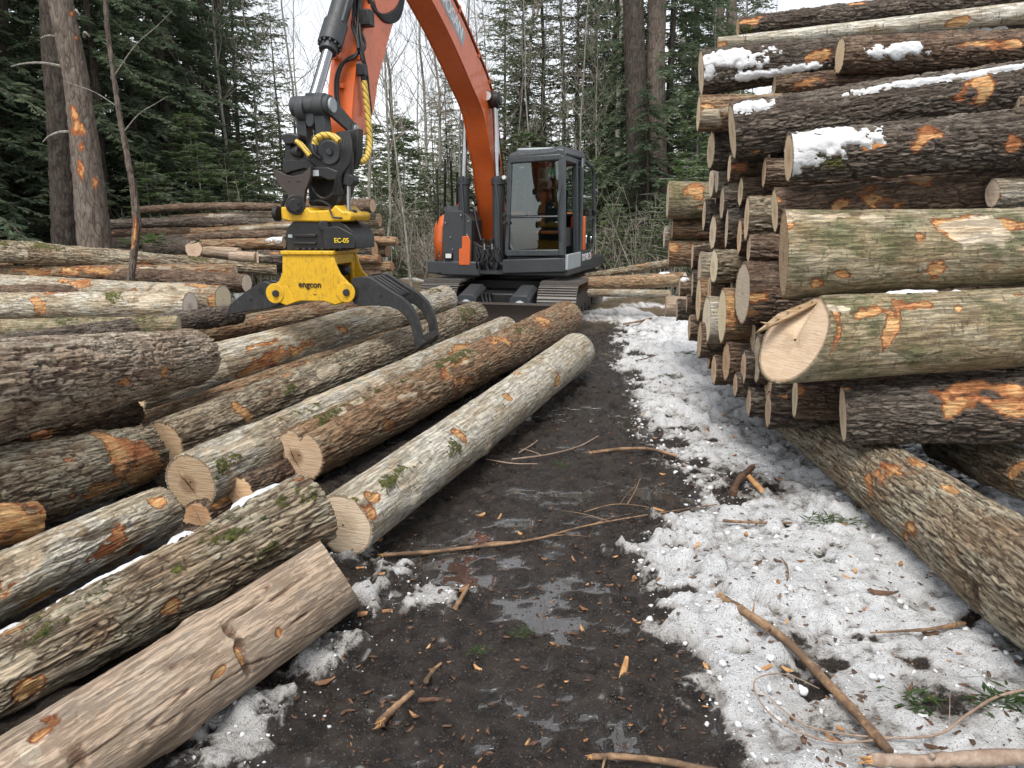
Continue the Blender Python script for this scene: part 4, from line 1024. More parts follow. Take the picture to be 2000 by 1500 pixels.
# ------------------------------------------------------------------ excavator: frames (metres; local -y is the way the boom points)
YAW = R(17)
EO = np.array([-0.424, 12.98, 0.0])
EX = empty('excavator', EO, -YAW)
tag(EX, 'orange tracked excavator with a grey cab, reaching a yellow log grapple over the logs', 'excavator')
_fr = np.array([-math.sin(YAW), -math.cos(YAW), 0]); _la = np.array([math.cos(YAW), -math.sin(YAW), 0])

def U(px, py, f):
    """photo measurement on the upright plane f metres ahead -> local point"""
    d = ray(px, py)
    t = ((EO - _c) @ _fr + f) / (d @ _fr)
    p = _c + d * t - EO
    return Vector((p @ _la, -f, p[2]))

def BPt(px, py, x=0.0):
    """photo measurement on the upright plane of the boom -> local point"""
    d = ray(px, py)
    t = ((EO - _c) @ _la + x) / (d @ _la)
    p = _c + d * t - EO
    return Vector((x, -(p @ _fr), p[2]))

GYAW = R(14)
GO = at(620, 560, 7.87); GO[2] = 0
_gf = np.array([-math.sin(GYAW), -math.cos(GYAW), 0]); _gl = np.array([math.cos(GYAW), -math.sin(GYAW), 0])
EXM = Matrix.Translation(Vector(EO)) @ Matrix.Rotation(-YAW, 4, 'Z')
GX_ = EXM.inverted() @ Matrix.Translation(Vector(GO)) @ Matrix.Rotation(-GYAW, 4, 'Z')

def G(px, py, f=0.0):
    d = ray(px, py)
    t = ((GO - _c) @ _gf + f) / (d @ _gf)
    p = _c + d * t - GO
    return Vector((p @ _gl, -f, p[2]))

UC = np.array([0.16, 13.67, -0.13]); UYAW = R(13)
UX_ = EXM.inverted() @ Matrix.Translation(Vector(UC)) @ Matrix.Rotation(-UYAW, 4, 'Z')

def text_mesh(name, s, size, mat, parent, origin, right, up, depth=0.004):
    cu = bpy.data.curves.new(name, 'FONT')
    cu.body = s; cu.size = size; cu.extrude = depth / 2; cu.align_x = 'CENTER'; cu.align_y = 'CENTER'
    cu.offset = size * 0.018
    tmp = bpy.data.objects.new('lettering_tmp', cu)
    COL.objects.link(tmp)
    me = bpy.data.meshes.new_from_object(tmp.evaluated_get(bpy.context.evaluated_depsgraph_get()))
    bpy.data.objects.remove(tmp); bpy.data.curves.remove(cu)
    x = Vector(right).normalized(); z = x.cross(Vector(up)).normalized(); y = z.cross(x)
    m = Matrix(((x[0], y[0], z[0], origin[0]), (x[1], y[1], z[1], origin[1]), (x[2], y[2], z[2], origin[2]), (0, 0, 0, 1)))
    me.transform(m)
    me.materials.clear()
    return link(name, me, mat, parent)

def circle(c, r, n, ax, ay):
    c, ax, ay = Vector(c), Vector(ax), Vector(ay)
    return [c + ax * r * math.cos(2 * math.pi * i / n) + ay * r * math.sin(2 * math.pi * i / n) for i in range(n)]

def smooth_path(pts, k=6):
    P = [np.array(p, float) for p in pts]
    P = [2 * P[0] - P[1]] + P + [2 * P[-1] - P[-2]]
    out = []
    for i in range(1, len(P) - 2):
        for j in range(k):
            t = j / k
            out.append(0.5 * ((2 * P[i]) + (-P[i - 1] + P[i + 1]) * t + (2 * P[i - 1] - 5 * P[i] + 4 * P[i + 1] - P[i + 2]) * t * t + (-P[i - 1] + 3 * P[i] - 3 * P[i + 1] + P[i + 2]) * t ** 3))
    out.append(P[-2])
    return [Vector(p) for p in out]

# --- undercarriage
def track(sx):
    g, w, Lt, hh, rr = 0.95 * sx, 0.60, 3.7, 0.78, 0.39
    half = Lt / 2 - rr
    per = 4 * half + 2 * math.pi * rr
    nsh = 44
    mb = MB(); gr = MB()
    def pos(s):
        s = s % per
        if s < 2 * half: return (-half + s, hh, 0.0)
        s -= 2 * half
        if s < math.pi * rr:
            a = s / rr; return (half + rr * math.sin(a), rr + rr * math.cos(a) + (hh - 2 * rr), a)
        s -= math.pi * rr
        if s < 2 * half: return (half - s, 0.0, math.pi)
        s -= 2 * half
        a = math.pi + s / rr; return (-half + rr * math.sin(a), rr + rr * math.cos(a), a)
    for k in range(nsh):
        y, z, a = pos(k * per / nsh)
        sag = -0.03 * math.cos(math.pi * y / (2 * half)) if z > hh - 0.02 and abs(y) < half else 0
        rot = Matrix.Rotation(-a, 3, 'X')
        mb.box((g, -y, z + sag), (w, per / nsh * 0.93, 0.025), Matrix.Rotation(a, 3, 'X'))
        n = Matrix.Rotation(a, 3, 'X') @ Vector((0, 0, 0.025))
        for q in (-0.05, 0.0, 0.05):
            o = Matrix.Rotation(a, 3, 'X') @ Vector((0, q, 0.026))
            mb.box((g + o[0], -y + o[1], z + sag + o[2]), (w, 0.012, 0.032), Matrix.Rotation(a, 3, 'X'))
        for q in (-0.09, 0.09):
            o = Matrix.Rotation(a, 3, 'X') @ Vector((q, 0, -0.05))
            gr.box((g + o[0], -y + o[1], z + sag + o[2]), (0.035, per / nsh * 0.99, 0.075), Matrix.Rotation(a, 3, 'X'))
    t = mb.build('track', M['tracksteel'], EX, xf=UX_)
    gr.build('track_link_chain', M['rust'], t, xf=UX_)
    fr_ = MB()
    fr_.box((g, 0, 0.40), (0.26, 2.7, 0.26)).box((g, 0, 0.56), (0.20, 1.9, 0.10))
    for q in (-1.1, -0.65, -0.2, 0.25, 0.7, 1.1):
        fr_.cyl((g - 0.14, q, 0.19), (g + 0.14, q, 0.19), 0.13, 18)
    fr_.build('track_frame', M['rust'], t, xf=UX_, bevel=0.015)
    for q, nm in ((-half, 'idler_wheel'), (half, 'drive_sprocket')):
        wl_ = MB()
        wl_.cyl((g - 0.07, q, rr), (g + 0.07, q, rr), 0.30, 28).cyl((g - 0.16, q, rr), (g + 0.16, q, rr), 0.17, 20)
        for k in range(8):
            a = k * math.pi / 4
            wl_.cyl((g + 0.16, q + 0.12 * math.cos(a), rr + 0.12 * math.sin(a)), (g + 0.18, q + 0.12 * math.cos(a), rr + 0.12 * math.sin(a)), 0.018, 6)
        wl_.build(nm, M['rust'], t, xf=UX_, bevel=0.01)
track(-1); track(1)
cf = MB()
cf.box((0, 0, 0.62), (1.5, 1.5, 0.30)).box((0, -1.2, 0.50), (1.0, 0.9, 0.26)).cyl((0, 0, 0.72), (0, 0, 0.92), 0.62, 36)
cf.bar((0.35, -0.9, 0.45), (0.40, -2.3, 0.30), 0.16, 0.22).bar((-0.35, -0.9, 0.45), (-0.40, -2.3, 0.30), 0.16, 0.22)
cf.build('undercarriage_frame', M['black'], EX, xf=UX_, bevel=0.02)
bl = MB()
prof = [(y, z + 0.12) for y, z in [(-2.34, -0.06), (-2.46, -0.03), (-2.43, 0.14), (-2.44, 0.30), (-2.50, 0.44), (-2.42, 0.46), (-2.36, 0.32), (-2.35, 0.15)]]
bl.prism([(-1.26, y, z) for y, z in prof], (2.52, 0, 0))
for x in (-0.9, -0.4, 0.4, 0.9): bl.box((x, -2.30, 0.18), (0.05, 0.16, 0.34))
bl.build('dozer_blade', M['rust'], EX, xf=UX_, bevel=0.008)
for x in (-0.42, 0.42):
    b = MB()
    sec = [(-0.16, 0.0), (0.16, 0.0), (0.16, 0.16), (0.10, 0.22), (-0.10, 0.22), (-0.16, 0.16)]
    a0, a1 = Vector((x, -1.40, 0.53)), Vector((x, -2.02, 0.42))
    b.loft([[(p.x + u_, p.y, p.z + w_) for u_, w_ in sec] for p in (a0, a1)])
    b.box((x - 0.15, -1.75, 0.40), (0.03, 0.6, 0.26)).box((x + 0.15, -1.75, 0.40), (0.03, 0.6, 0.26))
    c = b.build('blade_cylinder_cover', M['grey'], EX, xf=UX_, bevel=0.01)
    r_ = MB(); r_.cyl((x, -1.7, 0.60), (x, -2.16, 0.42), 0.085, 20).cyl((x, -2.1, 0.44), (x, -2.34, 0.34), 0.045, 14)
    r_.box((x - 0.10, -2.14, 0.42), (0.07, 0.10, 0.07)).box((x + 0.10, -2.14, 0.42), (0.07, 0.10, 0.07)).box((x, -2.32, 0.34), (0.14, 0.10, 0.14))
    r_.build('blade_cylinder', M['band'], c, xf=UX_, bevel=0.006)
hz = MB()
for k in range(3):
    hz.tube(smooth_path([(-0.25 + .05 * k, -1.4, 0.6), (-0.2 + .06 * k, -1.9, 0.62), (-0.1 + .05 * k, -2.15, 0.46), (-0.25 + .05 * k, -2.3, 0.40)]), 0.016, 8)
hz.build('blade_hose', M['rubber'], EX, xf=UX_)

# --- upper body
f0 = 0.55
pl = MB()
pl.box((0.32, 1.05, 0.86), (2.36, 3.1, 0.20))
pl.build('platform_deck', M['grey'], EX, bevel=0.02)
sk = MB()                                                           # rounded skirt below the right hand body
zb, zt = 0.73, 0.97
pts = [(-0.86, 0.1), (-0.80, -0.30), (-0.62, -0.50), (0.06, -0.52), (0.06, 2.4), (-0.86, 2.4)]
sk.prism([(x, y, zb) for x, y in pts], (0, 0, zt - zb))
sk.build('body_skirt', M['grey'], EX, bevel=0.03)
sp = MB()                                                           # orange rounded side cover
secs = []
for x0, y0, top in ((-0.60, -0.50, 1.70), (-0.72, -0.44, 1.70), (-0.82, -0.30, 1.66), (-0.865, -0.08, 1.58), (-0.875, 0.3, 1.55)):
    secs.append((x0, y0, top))
outer = [[(x, y, 0.975), (x, y, 1.30), (x + 0.01, y + 0.01, 1.50), (x + 0.05, y + 0.04, top - 0.04), (x + 0.12, y + 0.10, top + 0.02)] for x, y, top in secs]
vs = [p for s_ in outer for p in s_]
sp.add(vs, [(k * 5 + i, k * 5 + i + 1, (k + 1) * 5 + i + 1, (k + 1) * 5 + i) for k in range(4) for i in range(4)])
sp.box((-0.70, 1.4, 1.30), (0.36, 2.1, 0.66))
o_ = sp.build('side_cover', M['orange'], EX, angle=60)
md = o_.modifiers.new('thickness', 'SOLIDIFY'); md.thickness = 0.03
pn = MB()                                                           # dark front panel with its lamp
pn.prism([U(855, 512, .48), U(862, 455, .48), U(868, 412, .46), U(905, 412, .46), U(921, 430, .48), U(921, 512, .48)], (0, 0.5, 0))
pn.prism([U(866, 412, .44), U(905, 412, .44), U(905, 402, .2), U(866, 402, .2)], (0, 0.25, 0))
pn.box((-0.35, 1.0, 1.40), (0.50, 1.4, 0.75))
fp = pn.build('tank_panel', M['grey'], EX, bevel=0.012)
for px, py in ((860, 470), (870, 435), (915, 432), (912, 458), (858, 500), (884, 487), (917, 476), (900, 420), (880, 463)):
    q = U(px, py, .50); b = MB(); b.cyl(q, q + Vector((0, 0.04, 0)), 0.013, 8); b.build('bolt', M['chrome'], fp)
lf = MB(); lf.box(U(876, 500, .495), (0.145, 0.05, 0.11)); l_ = lf.build('headlight', M['black'], EX, bevel=0.01)
lf = MB(); lf.box(U(876, 500, .525), (0.10, 0.02, 0.07)); lf.build('lamp_lens', M['lamp'], l_, bevel=0.004)
b = MB(); b.prism([U(896, 518, .52), U(896, 487, .52), U(902, 484, .52), U(902, 462, .52), U(914, 460, .52), U(918, 470, .52), U(918, 518, .52)], (0, 0.06, 0))
b.build('orange_step_panel', M['orange'], EX, bevel=0.01)
# hand rails on the right hand side
for pts in ([(856, 440, .4), (853, 330, .4), (870, 338, .4), (868, 415, .2)], [(869, 415, .1), (869, 310, .1), (880, 314, .1), (884, 410, -.1)], [(883, 334, -.2), (893, 336, -.2), (893, 412, -.3)]):
    b = MB(); b.tube([U(*p) for p in pts], 0.020, 10); b.build('handrail', M['black'], EX)
bd = MB()                                                           # engine hood and counterweight behind
bd.prism([(-0.84, 2.4, 0.80), (1.32, 2.4, 0.80), (1.32, 1.3, 0.80), (-0.84, 1.3, 0.80)], (0, 0, 0.92))
bd.build('engine_hood', M['grey'], EX, bevel=0.05)
cw = MB()
cwp = [(1.5 * math.cos(a) * 0.72 + 0.24, 2.35 + 0.45 * math.sin(a)) for a in np.linspace(0, math.pi, 14)]
cw.prism([(x, y, 0.80) for x, y in cwp], (0, 0, 0.95)); cw.build('counterweight', M['orange'], EX, bevel=0.06)
ms = MB()                                                           # central mast between body and cab
ms.prism([U(920, 530, .42), U(922, 470, .42), U(938, 480, .42), U(977, 480, .42), U(985, 530, .42)], (0, 0.7, 0))
for px in (932, 948, 966): ms.box(U(px, 505, .46), (0.05, 0.10, 0.36))
for px, py in ((945, 478), (960, 478)): ms.cyl(U(px, py, .45), U(px, py - 12, .45), 0.03, 10)
ms.build('boom_foot_bracket', M['black'], EX, bevel=0.01)
for px in (946, 961):
    b = MB(); b.tube([U(px, 476, .50), U(px, 488, .50)], 0.02, 8); b.build('hydraulic_fitting', M['chrome'], EX)
hs = MB()
rg = np.random.RandomState(4)
for k in range(9):
    x0 = 930 + k * 6
    hs.tube(smooth_path([U(x0, 485, .50), U(x0 + rg.uniform(-6, 6), 500, .56), U(x0 + rg.uniform(-8, 8), 515, .58), U(x0 + 4, 528, .48)]), 0.014, 6)
hs.tube(smooth_path([U(905, 430, .1), U(912, 410, .15), U(925, 408, .2), U(932, 440, .3), U(940, 470, .4)]), 0.02, 8)
hs.tube(smooth_path([U(900, 425, .1), U(908, 395, .1), U(922, 385, .1), U(930, 400, .2)]), 0.026, 8)
hs.build('hose_bundle', M['rubber'], EX)
b = MB(); b.box(U(899, 404, -.1), (0.10, 0.1, 0.10)); b.build('filler_cap', M['red'], EX, bevel=0.02)

# --- boom
under = [BPt(*p) for p in ((962, 478), (957, 440), (951, 400), (943, 330), (934, 280), (925, 230), (915, 200), (902, 172), (877, 115), (849, 57), (818, 0), (783, -62), (752, -115))]
mid = smooth_path(under, 4)
def tang(P, k):
    v_ = P[min(k + 1, len(P) - 1)] - P[max(k - 1, 0)]
    return v_.normalized()
secs, topline = [], []
for k, p in enumerate(mid):
    t_ = tang(mid, k)
    nrm = Vector((0, -t_.z, t_.y))                                   # towards the upper rear side of the boom
    if nrm.y < 0: nrm = -nrm
    s_ = k / (len(mid) - 1)
    h_ = 0.34 + 0.24 * math.sin(math.pi * min(1, max(0, s_ * 1.02))) ** 0.8
    w_ = 0.165 - 0.015 * s_
    secs.append([p + Vector((-w_, 0, 0)), p + Vector((w_, 0, 0)), p + Vector((w_, 0, 0)) + nrm * h_, p + Vector((-w_, 0, 0)) + nrm * h_])
    topline.append((p + nrm * h_, t_, nrm, w_, h_))
bm_ = MB(); bm_.loft(secs)
boom = bm_.build('boom', M['orange'], EX, bevel=0.012, angle=50)
fl = MB()                                                           # weld flanges along the lower edges
for sx in (-1, 1):
    fl.loft([[s_[1 if sx > 0 else 0] + Vector((0.0, 0, 0)), s_[1 if sx > 0 else 0] + Vector((0.018 * sx, 0, 0)), s_[1 if sx > 0 else 0] + Vector((0.018 * sx, 0, 0)) + topline[i][2] * 0.02, s_[1 if sx > 0 else 0] + topline[i][2] * 0.02] for i, s_ in enumerate(secs)])
fl.build('boom_flange', M['orange'], boom)
# maker's lettering on the left flank
i0 = min(range(len(mid)), key=lambda i: abs(proj(np.array(EXM @ mid[i]))[1] - 62))
tp, tt, tn_, w_, h_ = topline[i0]
cpt = mid[i0] + tn_ * (h_ * 0.60) + Vector((w_ + 0.004, 0, 0))
tt = tang(mid, i0)
b = MB(); b.add([cpt + tt * a * 0.62 + tn_ * c_ * 0.115 + Vector((e_, 0, 0)) for e_ in (0, -0.006) for a, c_ in ((-1, -.75), (-.96, -1), (.97, -1), (1, -.75), (1, .75), (.97, 1), (-.96, 1), (-1, .75))], [tuple(range(8)), tuple(range(15, 7, -1))] + [(i, (i + 1) % 8, 8 + (i + 1) % 8, 8 + i) for i in range(8)])
dec = b.build('name_panel', M['band'], boom, smooth=False)
text_mesh('lettering', 'DOOSAN', 0.25, M['white'], dec, cpt + Vector((0.004, 0, 0)), -tt, tn_)
# hard lines on top of the boom
pb = MB()
for q, off in ((-0.09, 0.05), (-0.03, 0.08), (0.05, 0.06), (0.10, 0.10), (0.14, 0.05)):
    pb.tube([tp_ + n_ * (off + 0.012 * math.sin(i * 0.9 + q * 40)) + Vector((q, 0, 0)) for i, (tp_, t_, n_, w__, h__) in enumerate(topline)][6:], 0.020, 7)
pb.tube([tp_ + n_ * (0.02 + 0.02 * math.sin(i * 0.7)) + Vector((0.15, 0, 0)) for i, (tp_, t_, n_, w__, h__) in enumerate(topline)][10:], 0.014, 7)
pb.build('hydraulic_line', M['rubber'], boom)
pb = MB()
pb.tube([tp_ + n_ * 0.04 + Vector((0.165, 0, 0)) for i, (tp_, t_, n_, w__, h__) in enumerate(topline)][14:40], 0.014, 7)
for i in (16, 22, 28, 34, 40):
    tp_, t_, n_, w__, h__ = topline[i]; pb.bar(tp_ - Vector((0.14, 0, 0)) + n_ * 0.03, tp_ + Vector((0.17, 0, 0)) + n_ * 0.03, 0.05, 0.10, n_)
pb.build('line_clamp', M['orange'], boom)
# boom cylinders
tip = BPt(966, 196, 0.235); tip.x = 0; tip.y -= 0.12
for sx, px in ((-1, 905), (1, 972)):
    foot = U(px + (2 if sx < 0 else 2), 512, .36); top = U(px + 1, 350, .30)
    eye = Vector((0.235 * sx, tip.y + 0.12, tip.z - 0.02))
    b = MB(); b.cyl(foot, top, 0.092, 24).cyl(top - (top - foot).normalized() * 0.09, top + (top - foot).normalized() * 0.02, 0.11, 24)
    b.box(top + Vector((0, -0.09, 0.0)), (0.07, 0.05, 0.09)); b.tube(smooth_path([foot + Vector((.05, -.11, .2)), foot + Vector((.04, -.12, .8)), top + Vector((0.0, -.12, -.08))]), 0.02, 8)
    c = b.build('boom_cylinder', M['grey'], EX, bevel=0.005)
    r_ = MB(); r_.cyl(top, eye, 0.045, 18); r_.build('cylinder_rod', M['chrome'], c)
b = MB()
b.cyl((-0.34, tip.y + 0.12, tip.z), (0.34, tip.y + 0.12, tip.z), 0.075, 20)
for sx in (-1, 1): b.cyl((0.18 * sx, tip.y + .12, tip.z), (0.32 * sx, tip.y + .12, tip.z), 0.125, 22)
b.build('boom_cylinder_pin', M['black'], boom, bevel=0.01)
lp = U(944, 187, 1.05)
b = MB(); b.prism(circle(Vector((0.16, tip.y - 0.02, tip.z + 0.05)), 0.085, 18, (1, 0, 0), (0, 0, 1)), (0, 0.12, 0))
w1 = b.build('work_lamp', M['black'], boom, bevel=0.015)
b = MB(); b.prism(circle(Vector((0.16, tip.y - 0.045, tip.z + 0.05)), 0.068, 18, (1, 0, 0), (0, 0, 1)), (0, 0.02, 0)); b.build('lamp_lens', M['lamp'], w1)

# --- stick
fl_ = [BPt(*p) for p in ((736, -115), (716, -50), (701, 0), (685, 60), (673, 112), (667, 160), (664, 196), (661, 235), (661, 269), (668, 300))]
sm = smooth_path(fl_, 4)
secs = []
for k, p in enumerate(sm):
    t_ = tang(sm, k); nrm = Vector((0, -t_.z, t_.y))
    if nrm.y < 0: nrm = -nrm
    s_ = k / (len(sm) - 1)
    h_ = 0.52 - 0.06 * s_ - 0.26 * sstep(0.55, 1.0, s_)
    w_ = 0.15
    secs.append([p + Vector((-w_, 0, 0)), p + Vector((w_, 0, 0)), p + Vector((w_, 0, 0)) + nrm * float(h_), p + Vector((-w_, 0, 0)) + nrm * float(h_)])
b = MB(); b.loft(secs)
stick = b.build('stick', M['orange'], EX, bevel=0.012, angle=50)
# bucket cylinder on the face of the stick
rodend, bar_top, far = BPt(614, 190), BPt(643, 92), BPt(690, -70)
dv = (bar_top - rodend).normalized()
b = MB(); b.cyl(bar_top + dv * 0.28, far, 0.105, 26).cyl(bar_top + dv * 0.02, bar_top + dv * 0.30, 0.125, 26).cyl(bar_top - dv * 0.06, bar_top + dv * 0.02, 0.09, 24)
for k in range(12):
    a = k * math.pi / 6
    x_ = Vector((1, 0, 0)); y_ = dv.cross(x_).normalized()
    q = bar_top + dv * 0.01 + x_ * 0.108 * math.cos(a) + y_ * 0.108 * math.sin(a)
    b.cyl(q - dv * 0.02, q + dv * 0.02, 0.013, 6)
bc = b.build('bucket_cylinder', M['grey'], EX, bevel=0.006)
b = MB(); b.cyl(bar_top - dv * 0.03, rodend, 0.058, 22); b.build('cylinder_rod', M['chrome'], bc)
b = MB(); b.tube([bar_top + dv * 0.30 + Vector((0.10, -0.06, 0)), far + Vector((0.10, -0.06, 0))], 0.022, 8); b.build('hydraulic_line', M['grey'], bc)
# black hoses down the stick
hp = [[(700, -40), (697, 30), (704, 60), (713, 85), (708, 100), (690, 108), (668, 125), (658, 145), (655, 170), (657, 205)],
      [(694, -40), (690, 40), (700, 80), (694, 110), (672, 122), (662, 145), (659, 175), (662, 210)],
      [(712, -60), (704, 20), (703, 60), (710, 110), (716, 140), (720, 180), (724, 215), (722, 226)],
      [(705, -60), (700, 30), (698, 70), (708, 118), (714, 130)],
      [(690, -50), (692, 20), (688, 50), (697, 75), (700, 95)]]
def on_stick(px, py, lift):
    P0, P1 = BPt(px, py, 0.0), BPt(px, py, 0.15 + lift)
    zs_ = [p.z for p in sm][::-1]; ys_ = [p.y for p in sm][::-1]
    yf_ = float(np.interp(P1.z, zs_, ys_)) - lift
    if P1.y >= yf_: return P1
    x = (0.15 + lift) * (yf_ - P0.y) / (P1.y - P0.y)
    return BPt(px, py, max(-0.14, min(0.15 + lift, x)))
for i, h_ in enumerate(hp):
    b = MB(); b.tube(smooth_path([on_stick(px, py, 0.035 + 0.012 * i) for px, py in h_], 5), 0.016, 8); b.build('hydraulic_hose', M['rubber'], stick)
for i in range(4):                                                   # loops hanging between boom and stick
    b = MB(); b.tube(smooth_path([BPt(712 + 4 * i, -60, 0.1), BPt(722 + 3 * i, 5 + 2 * i, 0.14), BPt(742 + 3 * i, 28 + 4 * i, 0.16), BPt(764 + 4 * i, 26 + 4 * i, 0.16), BPt(778 + 3 * i, 5, 0.14), BPt(785 + 3 * i, -60, 0.1)], 6), 0.019, 8)
    b.build('hydraulic_hose', M['rubber'], stick)
for px, py in ((654, 112), (700, 113), (667, 168), (656, 83)):
    b = MB(); b.box(on_stick(px, py, 0.01), (0.06, 0.06, 0.05)); b.build('hose_bracket', M['orange'], stick, bevel=0.006)
b = MB(); b.box(on_stick(716, 36, 0.06), (0.12, 0.14, 0.16)); b.build('valve_block', M['black'], stick, bevel=0.012)
b = MB(); b.box(on_stick(707, 137, 0.05), (0.09, 0.10, 0.12)).cyl(on_stick(708, 135, 0.06), on_stick(711, 160, 0.06), 0.03, 10); b.build('hose_fitting', M['black'], stick, bevel=0.012)
b = MB(); b.tube(smooth_path([BPt(711, 158, 0.22), BPt(716, 200, 0.24), BPt(720, 240, 0.26), BPt(722, 280, 0.27), BPt(716, 308, 0.28), BPt(704, 316, 0.25), BPt(692, 309, 0.2), BPt(683, 302, 0.15)], 7), 0.033, 12)
b.build('yellow_hose', M['spiral'], stick)
# linkage
b = MB()
L0, L1 = BPt(612, 207), BPt(701, 254, 0.24); L1.x = 0
b.cyl(L0 + Vector((-0.22, 0, 0)), L0 + Vector((0.20, 0, 0)), 0.098, 26).cyl(L0 + Vector((-0.15, 0, -0.03)), L0 + Vector((-0.06, 0, -0.03)), 0.125, 22).cyl(L0 + Vector((0.04, 0, 0)), L0 + Vector((0.15, 0, 0)), 0.115, 22)
b.box(BPt(616, 193), (0.15, 0.14, 0.10))
lk = b.build('linkage_pin', M['grey'], EX, bevel=0.012)
b = MB(); b.cyl(L0 + Vector((0.20, 0, 0)), L0 + Vector((0.222, 0, 0)), 0.07, 20); b.build('pin_cap', M['band'], lk)
for x in (-0.195, 0.16):
    dlt = (L1 - L0); per = Vector((0, -dlt.z, dlt.y)).normalized()
    b = MB(); b.prism([L0 + per * 0.10 + Vector((x, 0, 0)), L0 - per * 0.09 + Vector((x, 0, 0)), L1 - per * 0.06 + Vector((x, 0, 0)), L1 + dlt.normalized() * 0.08 + Vector((x, 0, 0)), L1 + per * 0.07 + Vector((x, 0, 0))], (0.035, 0, 0))
    b.cyl(L1 + Vector((x, 0, 0)), L1 + Vector((x * 1.30, 0, 0)), 0.075, 18)
    gl_ = b.build('guide_link', M['grey'], EX, bevel=0.008)
    b = MB(); b.cyl(L1 + Vector((x * 1.30, 0, 0)), L1 + Vector((x * 1.38, 0, 0)), 0.055, 18); b.build('pin_cap', M['band'], gl_)
b = MB()                                                             # H shaped push link with its slot
zt_, zb_ = L0.z - 0.06, BPt(612, 300).z
yy = L0.y
for x in (-0.125, 0.085): b.prism([(x - 0.055, yy - 0.06, zt_), (x + 0.055, yy - 0.06, zt_), (x + 0.055, yy - 0.02, zb_), (x - 0.055, yy - 0.02, zb_)], (0, 0.14, 0))
b.prism([(-0.07, yy - 0.06, zt_), (0.03, yy - 0.06, zt_), (0.03, yy - 0.055, zt_ - 0.10), (0.01, yy - 0.055, zt_ - 0.135), (-0.02, yy - 0.055, zt_ - 0.15), (-0.05, yy - 0.055, zt_ - 0.135), (-0.07, yy - 0.055, zt_ - 0.10)], (0, 0.12, 0))
b.prism([(-0.07, yy - 0.03, zb_), (0.03, yy - 0.03, zb_), (0.03, yy - 0.03, zb_ + 0.10), (-0.07, yy - 0.03, zb_ + 0.10)], (0, 0.12, 0))
b.build('push_link', M['grey'], EX, bevel=0.012)

# --- tiltrotator under the stick
tr_ = MB()
tr_.prism([G(*p, 0.10) for p in ((552, 322), (558, 292), (580, 290), (604, 312), (622, 300), (650, 282), (668, 290), (668, 310), (660, 345), (600, 352), (556, 345))], (0, 0.34, 0))
tr_.prism([G(*p, 0.13) for p in ((551, 330), (556, 312), (598, 310), (612, 322), (612, 336), (594, 330), (568, 336), (556, 342))], (0, 0.08, 0))
tiltbody = tr_.build('tiltrotator_hitch', M['black'], EX, xf=GX_, bevel=0.012)
b = MB(); b.prism([G(*p, 0.20) for p in ((533, 331), (545, 335), (556, 341), (572, 344), (590, 340), (607, 325), (606, 346), (596, 372), (593, 395), (588, 412), (570, 416), (563, 398), (561, 378), (548, 366), (538, 350))], (0, 0.05, 0))
for px, py in ((564, 353), (580, 353), (585, 353)): b.cyl(G(px, py, 0.205), G(px, py, 0.19), 0.012, 8)
b.build('hook_plate', M['rust'], EX, xf=GX_, bevel=0.01)
b = MB(); b.cyl(G(577, 400, 0.26), G(577, 400, 0.05), 0.095, 28).cyl(G(576, 401, 0.285), G(576, 401, 0.26), 0.065, 24)
for k in range(4):
    a = k * math.pi / 2 + .5; q = G(576, 401, 0.29); b.cyl(q + Vector((0.04 * math.cos(a), 0, 0.04 * math.sin(a))), q + Vector((0.04 * math.cos(a), 0.02, 0.04 * math.sin(a))), 0.012, 6)
b.build('tilt_pivot_hub', M['black'], EX, xf=GX_, bevel=0.008)
b = MB(); b.prism(circle(G(642, 298, 0.12), 0.118, 26, (1, 0, 0), (0, 0, 1)), (0, 0.10, 0)); b.cyl(G(643, 297, 0.15), G(643, 297, 0.12), 0.035, 14)
b.build('rotation_motor_cover', M['grey'], EX, xf=GX_, bevel=0.012)
b = MB(); b.prism([G(*p, 0.09) for p in ((549, 262), (566, 259), (583, 262), (584, 272), (578, 281), (556, 284), (550, 272))], (0, 0.16, 0)); b.cyl(G(585, 297, 0.14), G(575, 297, 0.05), 0.05, 18)
b.box(G(566, 286, 0.02), (0.07, 0.1, 0.10)); b.build('valve_motor', M['black'], EX, xf=GX_, bevel=0.018)
b = MB(); b.prism([G(*p, 0.14) for p in ((607, 325), (640, 326), (665, 336), (668, 352), (640, 352), (622, 344), (606, 348))], (0, 0.08, 0))
b.prism([G(*p, -0.10) for p in ((600, 345), (668, 345), (676, 398), (655, 404), (604, 402))], (0, 0.06, 0))
b.prism([G(*p, 0.08) for p in ((650, 345), (672, 330), (678, 360), (668, 392), (655, 400), (660, 370))], (0, 0.2, 0))
b.build('tilt_housing', M['black'], EX, xf=GX_, bevel=0.012)
b = MB(); b.box(G(615, 338, 0.145), (0.085, 0.006, 0.055)); b.build('rating_plate', M['band'], EX, xf=GX_)
b = MB(); b.cyl(G(679, 295, 0.06), G(679, 362, 0.06), 0.058, 20).cyl(G(672, 352, 0.06), G(690, 352, 0.02), 0.06, 18).prism(circle(G(681, 352, 0.13), 0.055, 16, (1, 0, 0), (0, 0, 1)), (0, 0.12, 0))
tc_ = b.build('tilt_cylinder', M['black'], EX, xf=GX_, bevel=0.006)
b = MB(); b.cyl(G(680, 362, 0.06), G(681, 412, 0.06), 0.022, 14); b.build('cylinder_rod', M['chrome'], tc_, xf=GX_)
for i, pts in enumerate(([(615, 282), (618, 272), (630, 265), (645, 265), (656, 270), (662, 276)], [(578, 276), (588, 283), (597, 293), (605, 304)])):
    b = MB(); b.tube(smooth_path([G(px, py, 0.20 - 0.02 * i) for px, py in pts], 7), 0.033 - 0.006 * i, 12); b.build('yellow_hose', M['spiral'], EX, xf=GX_)
b = MB()
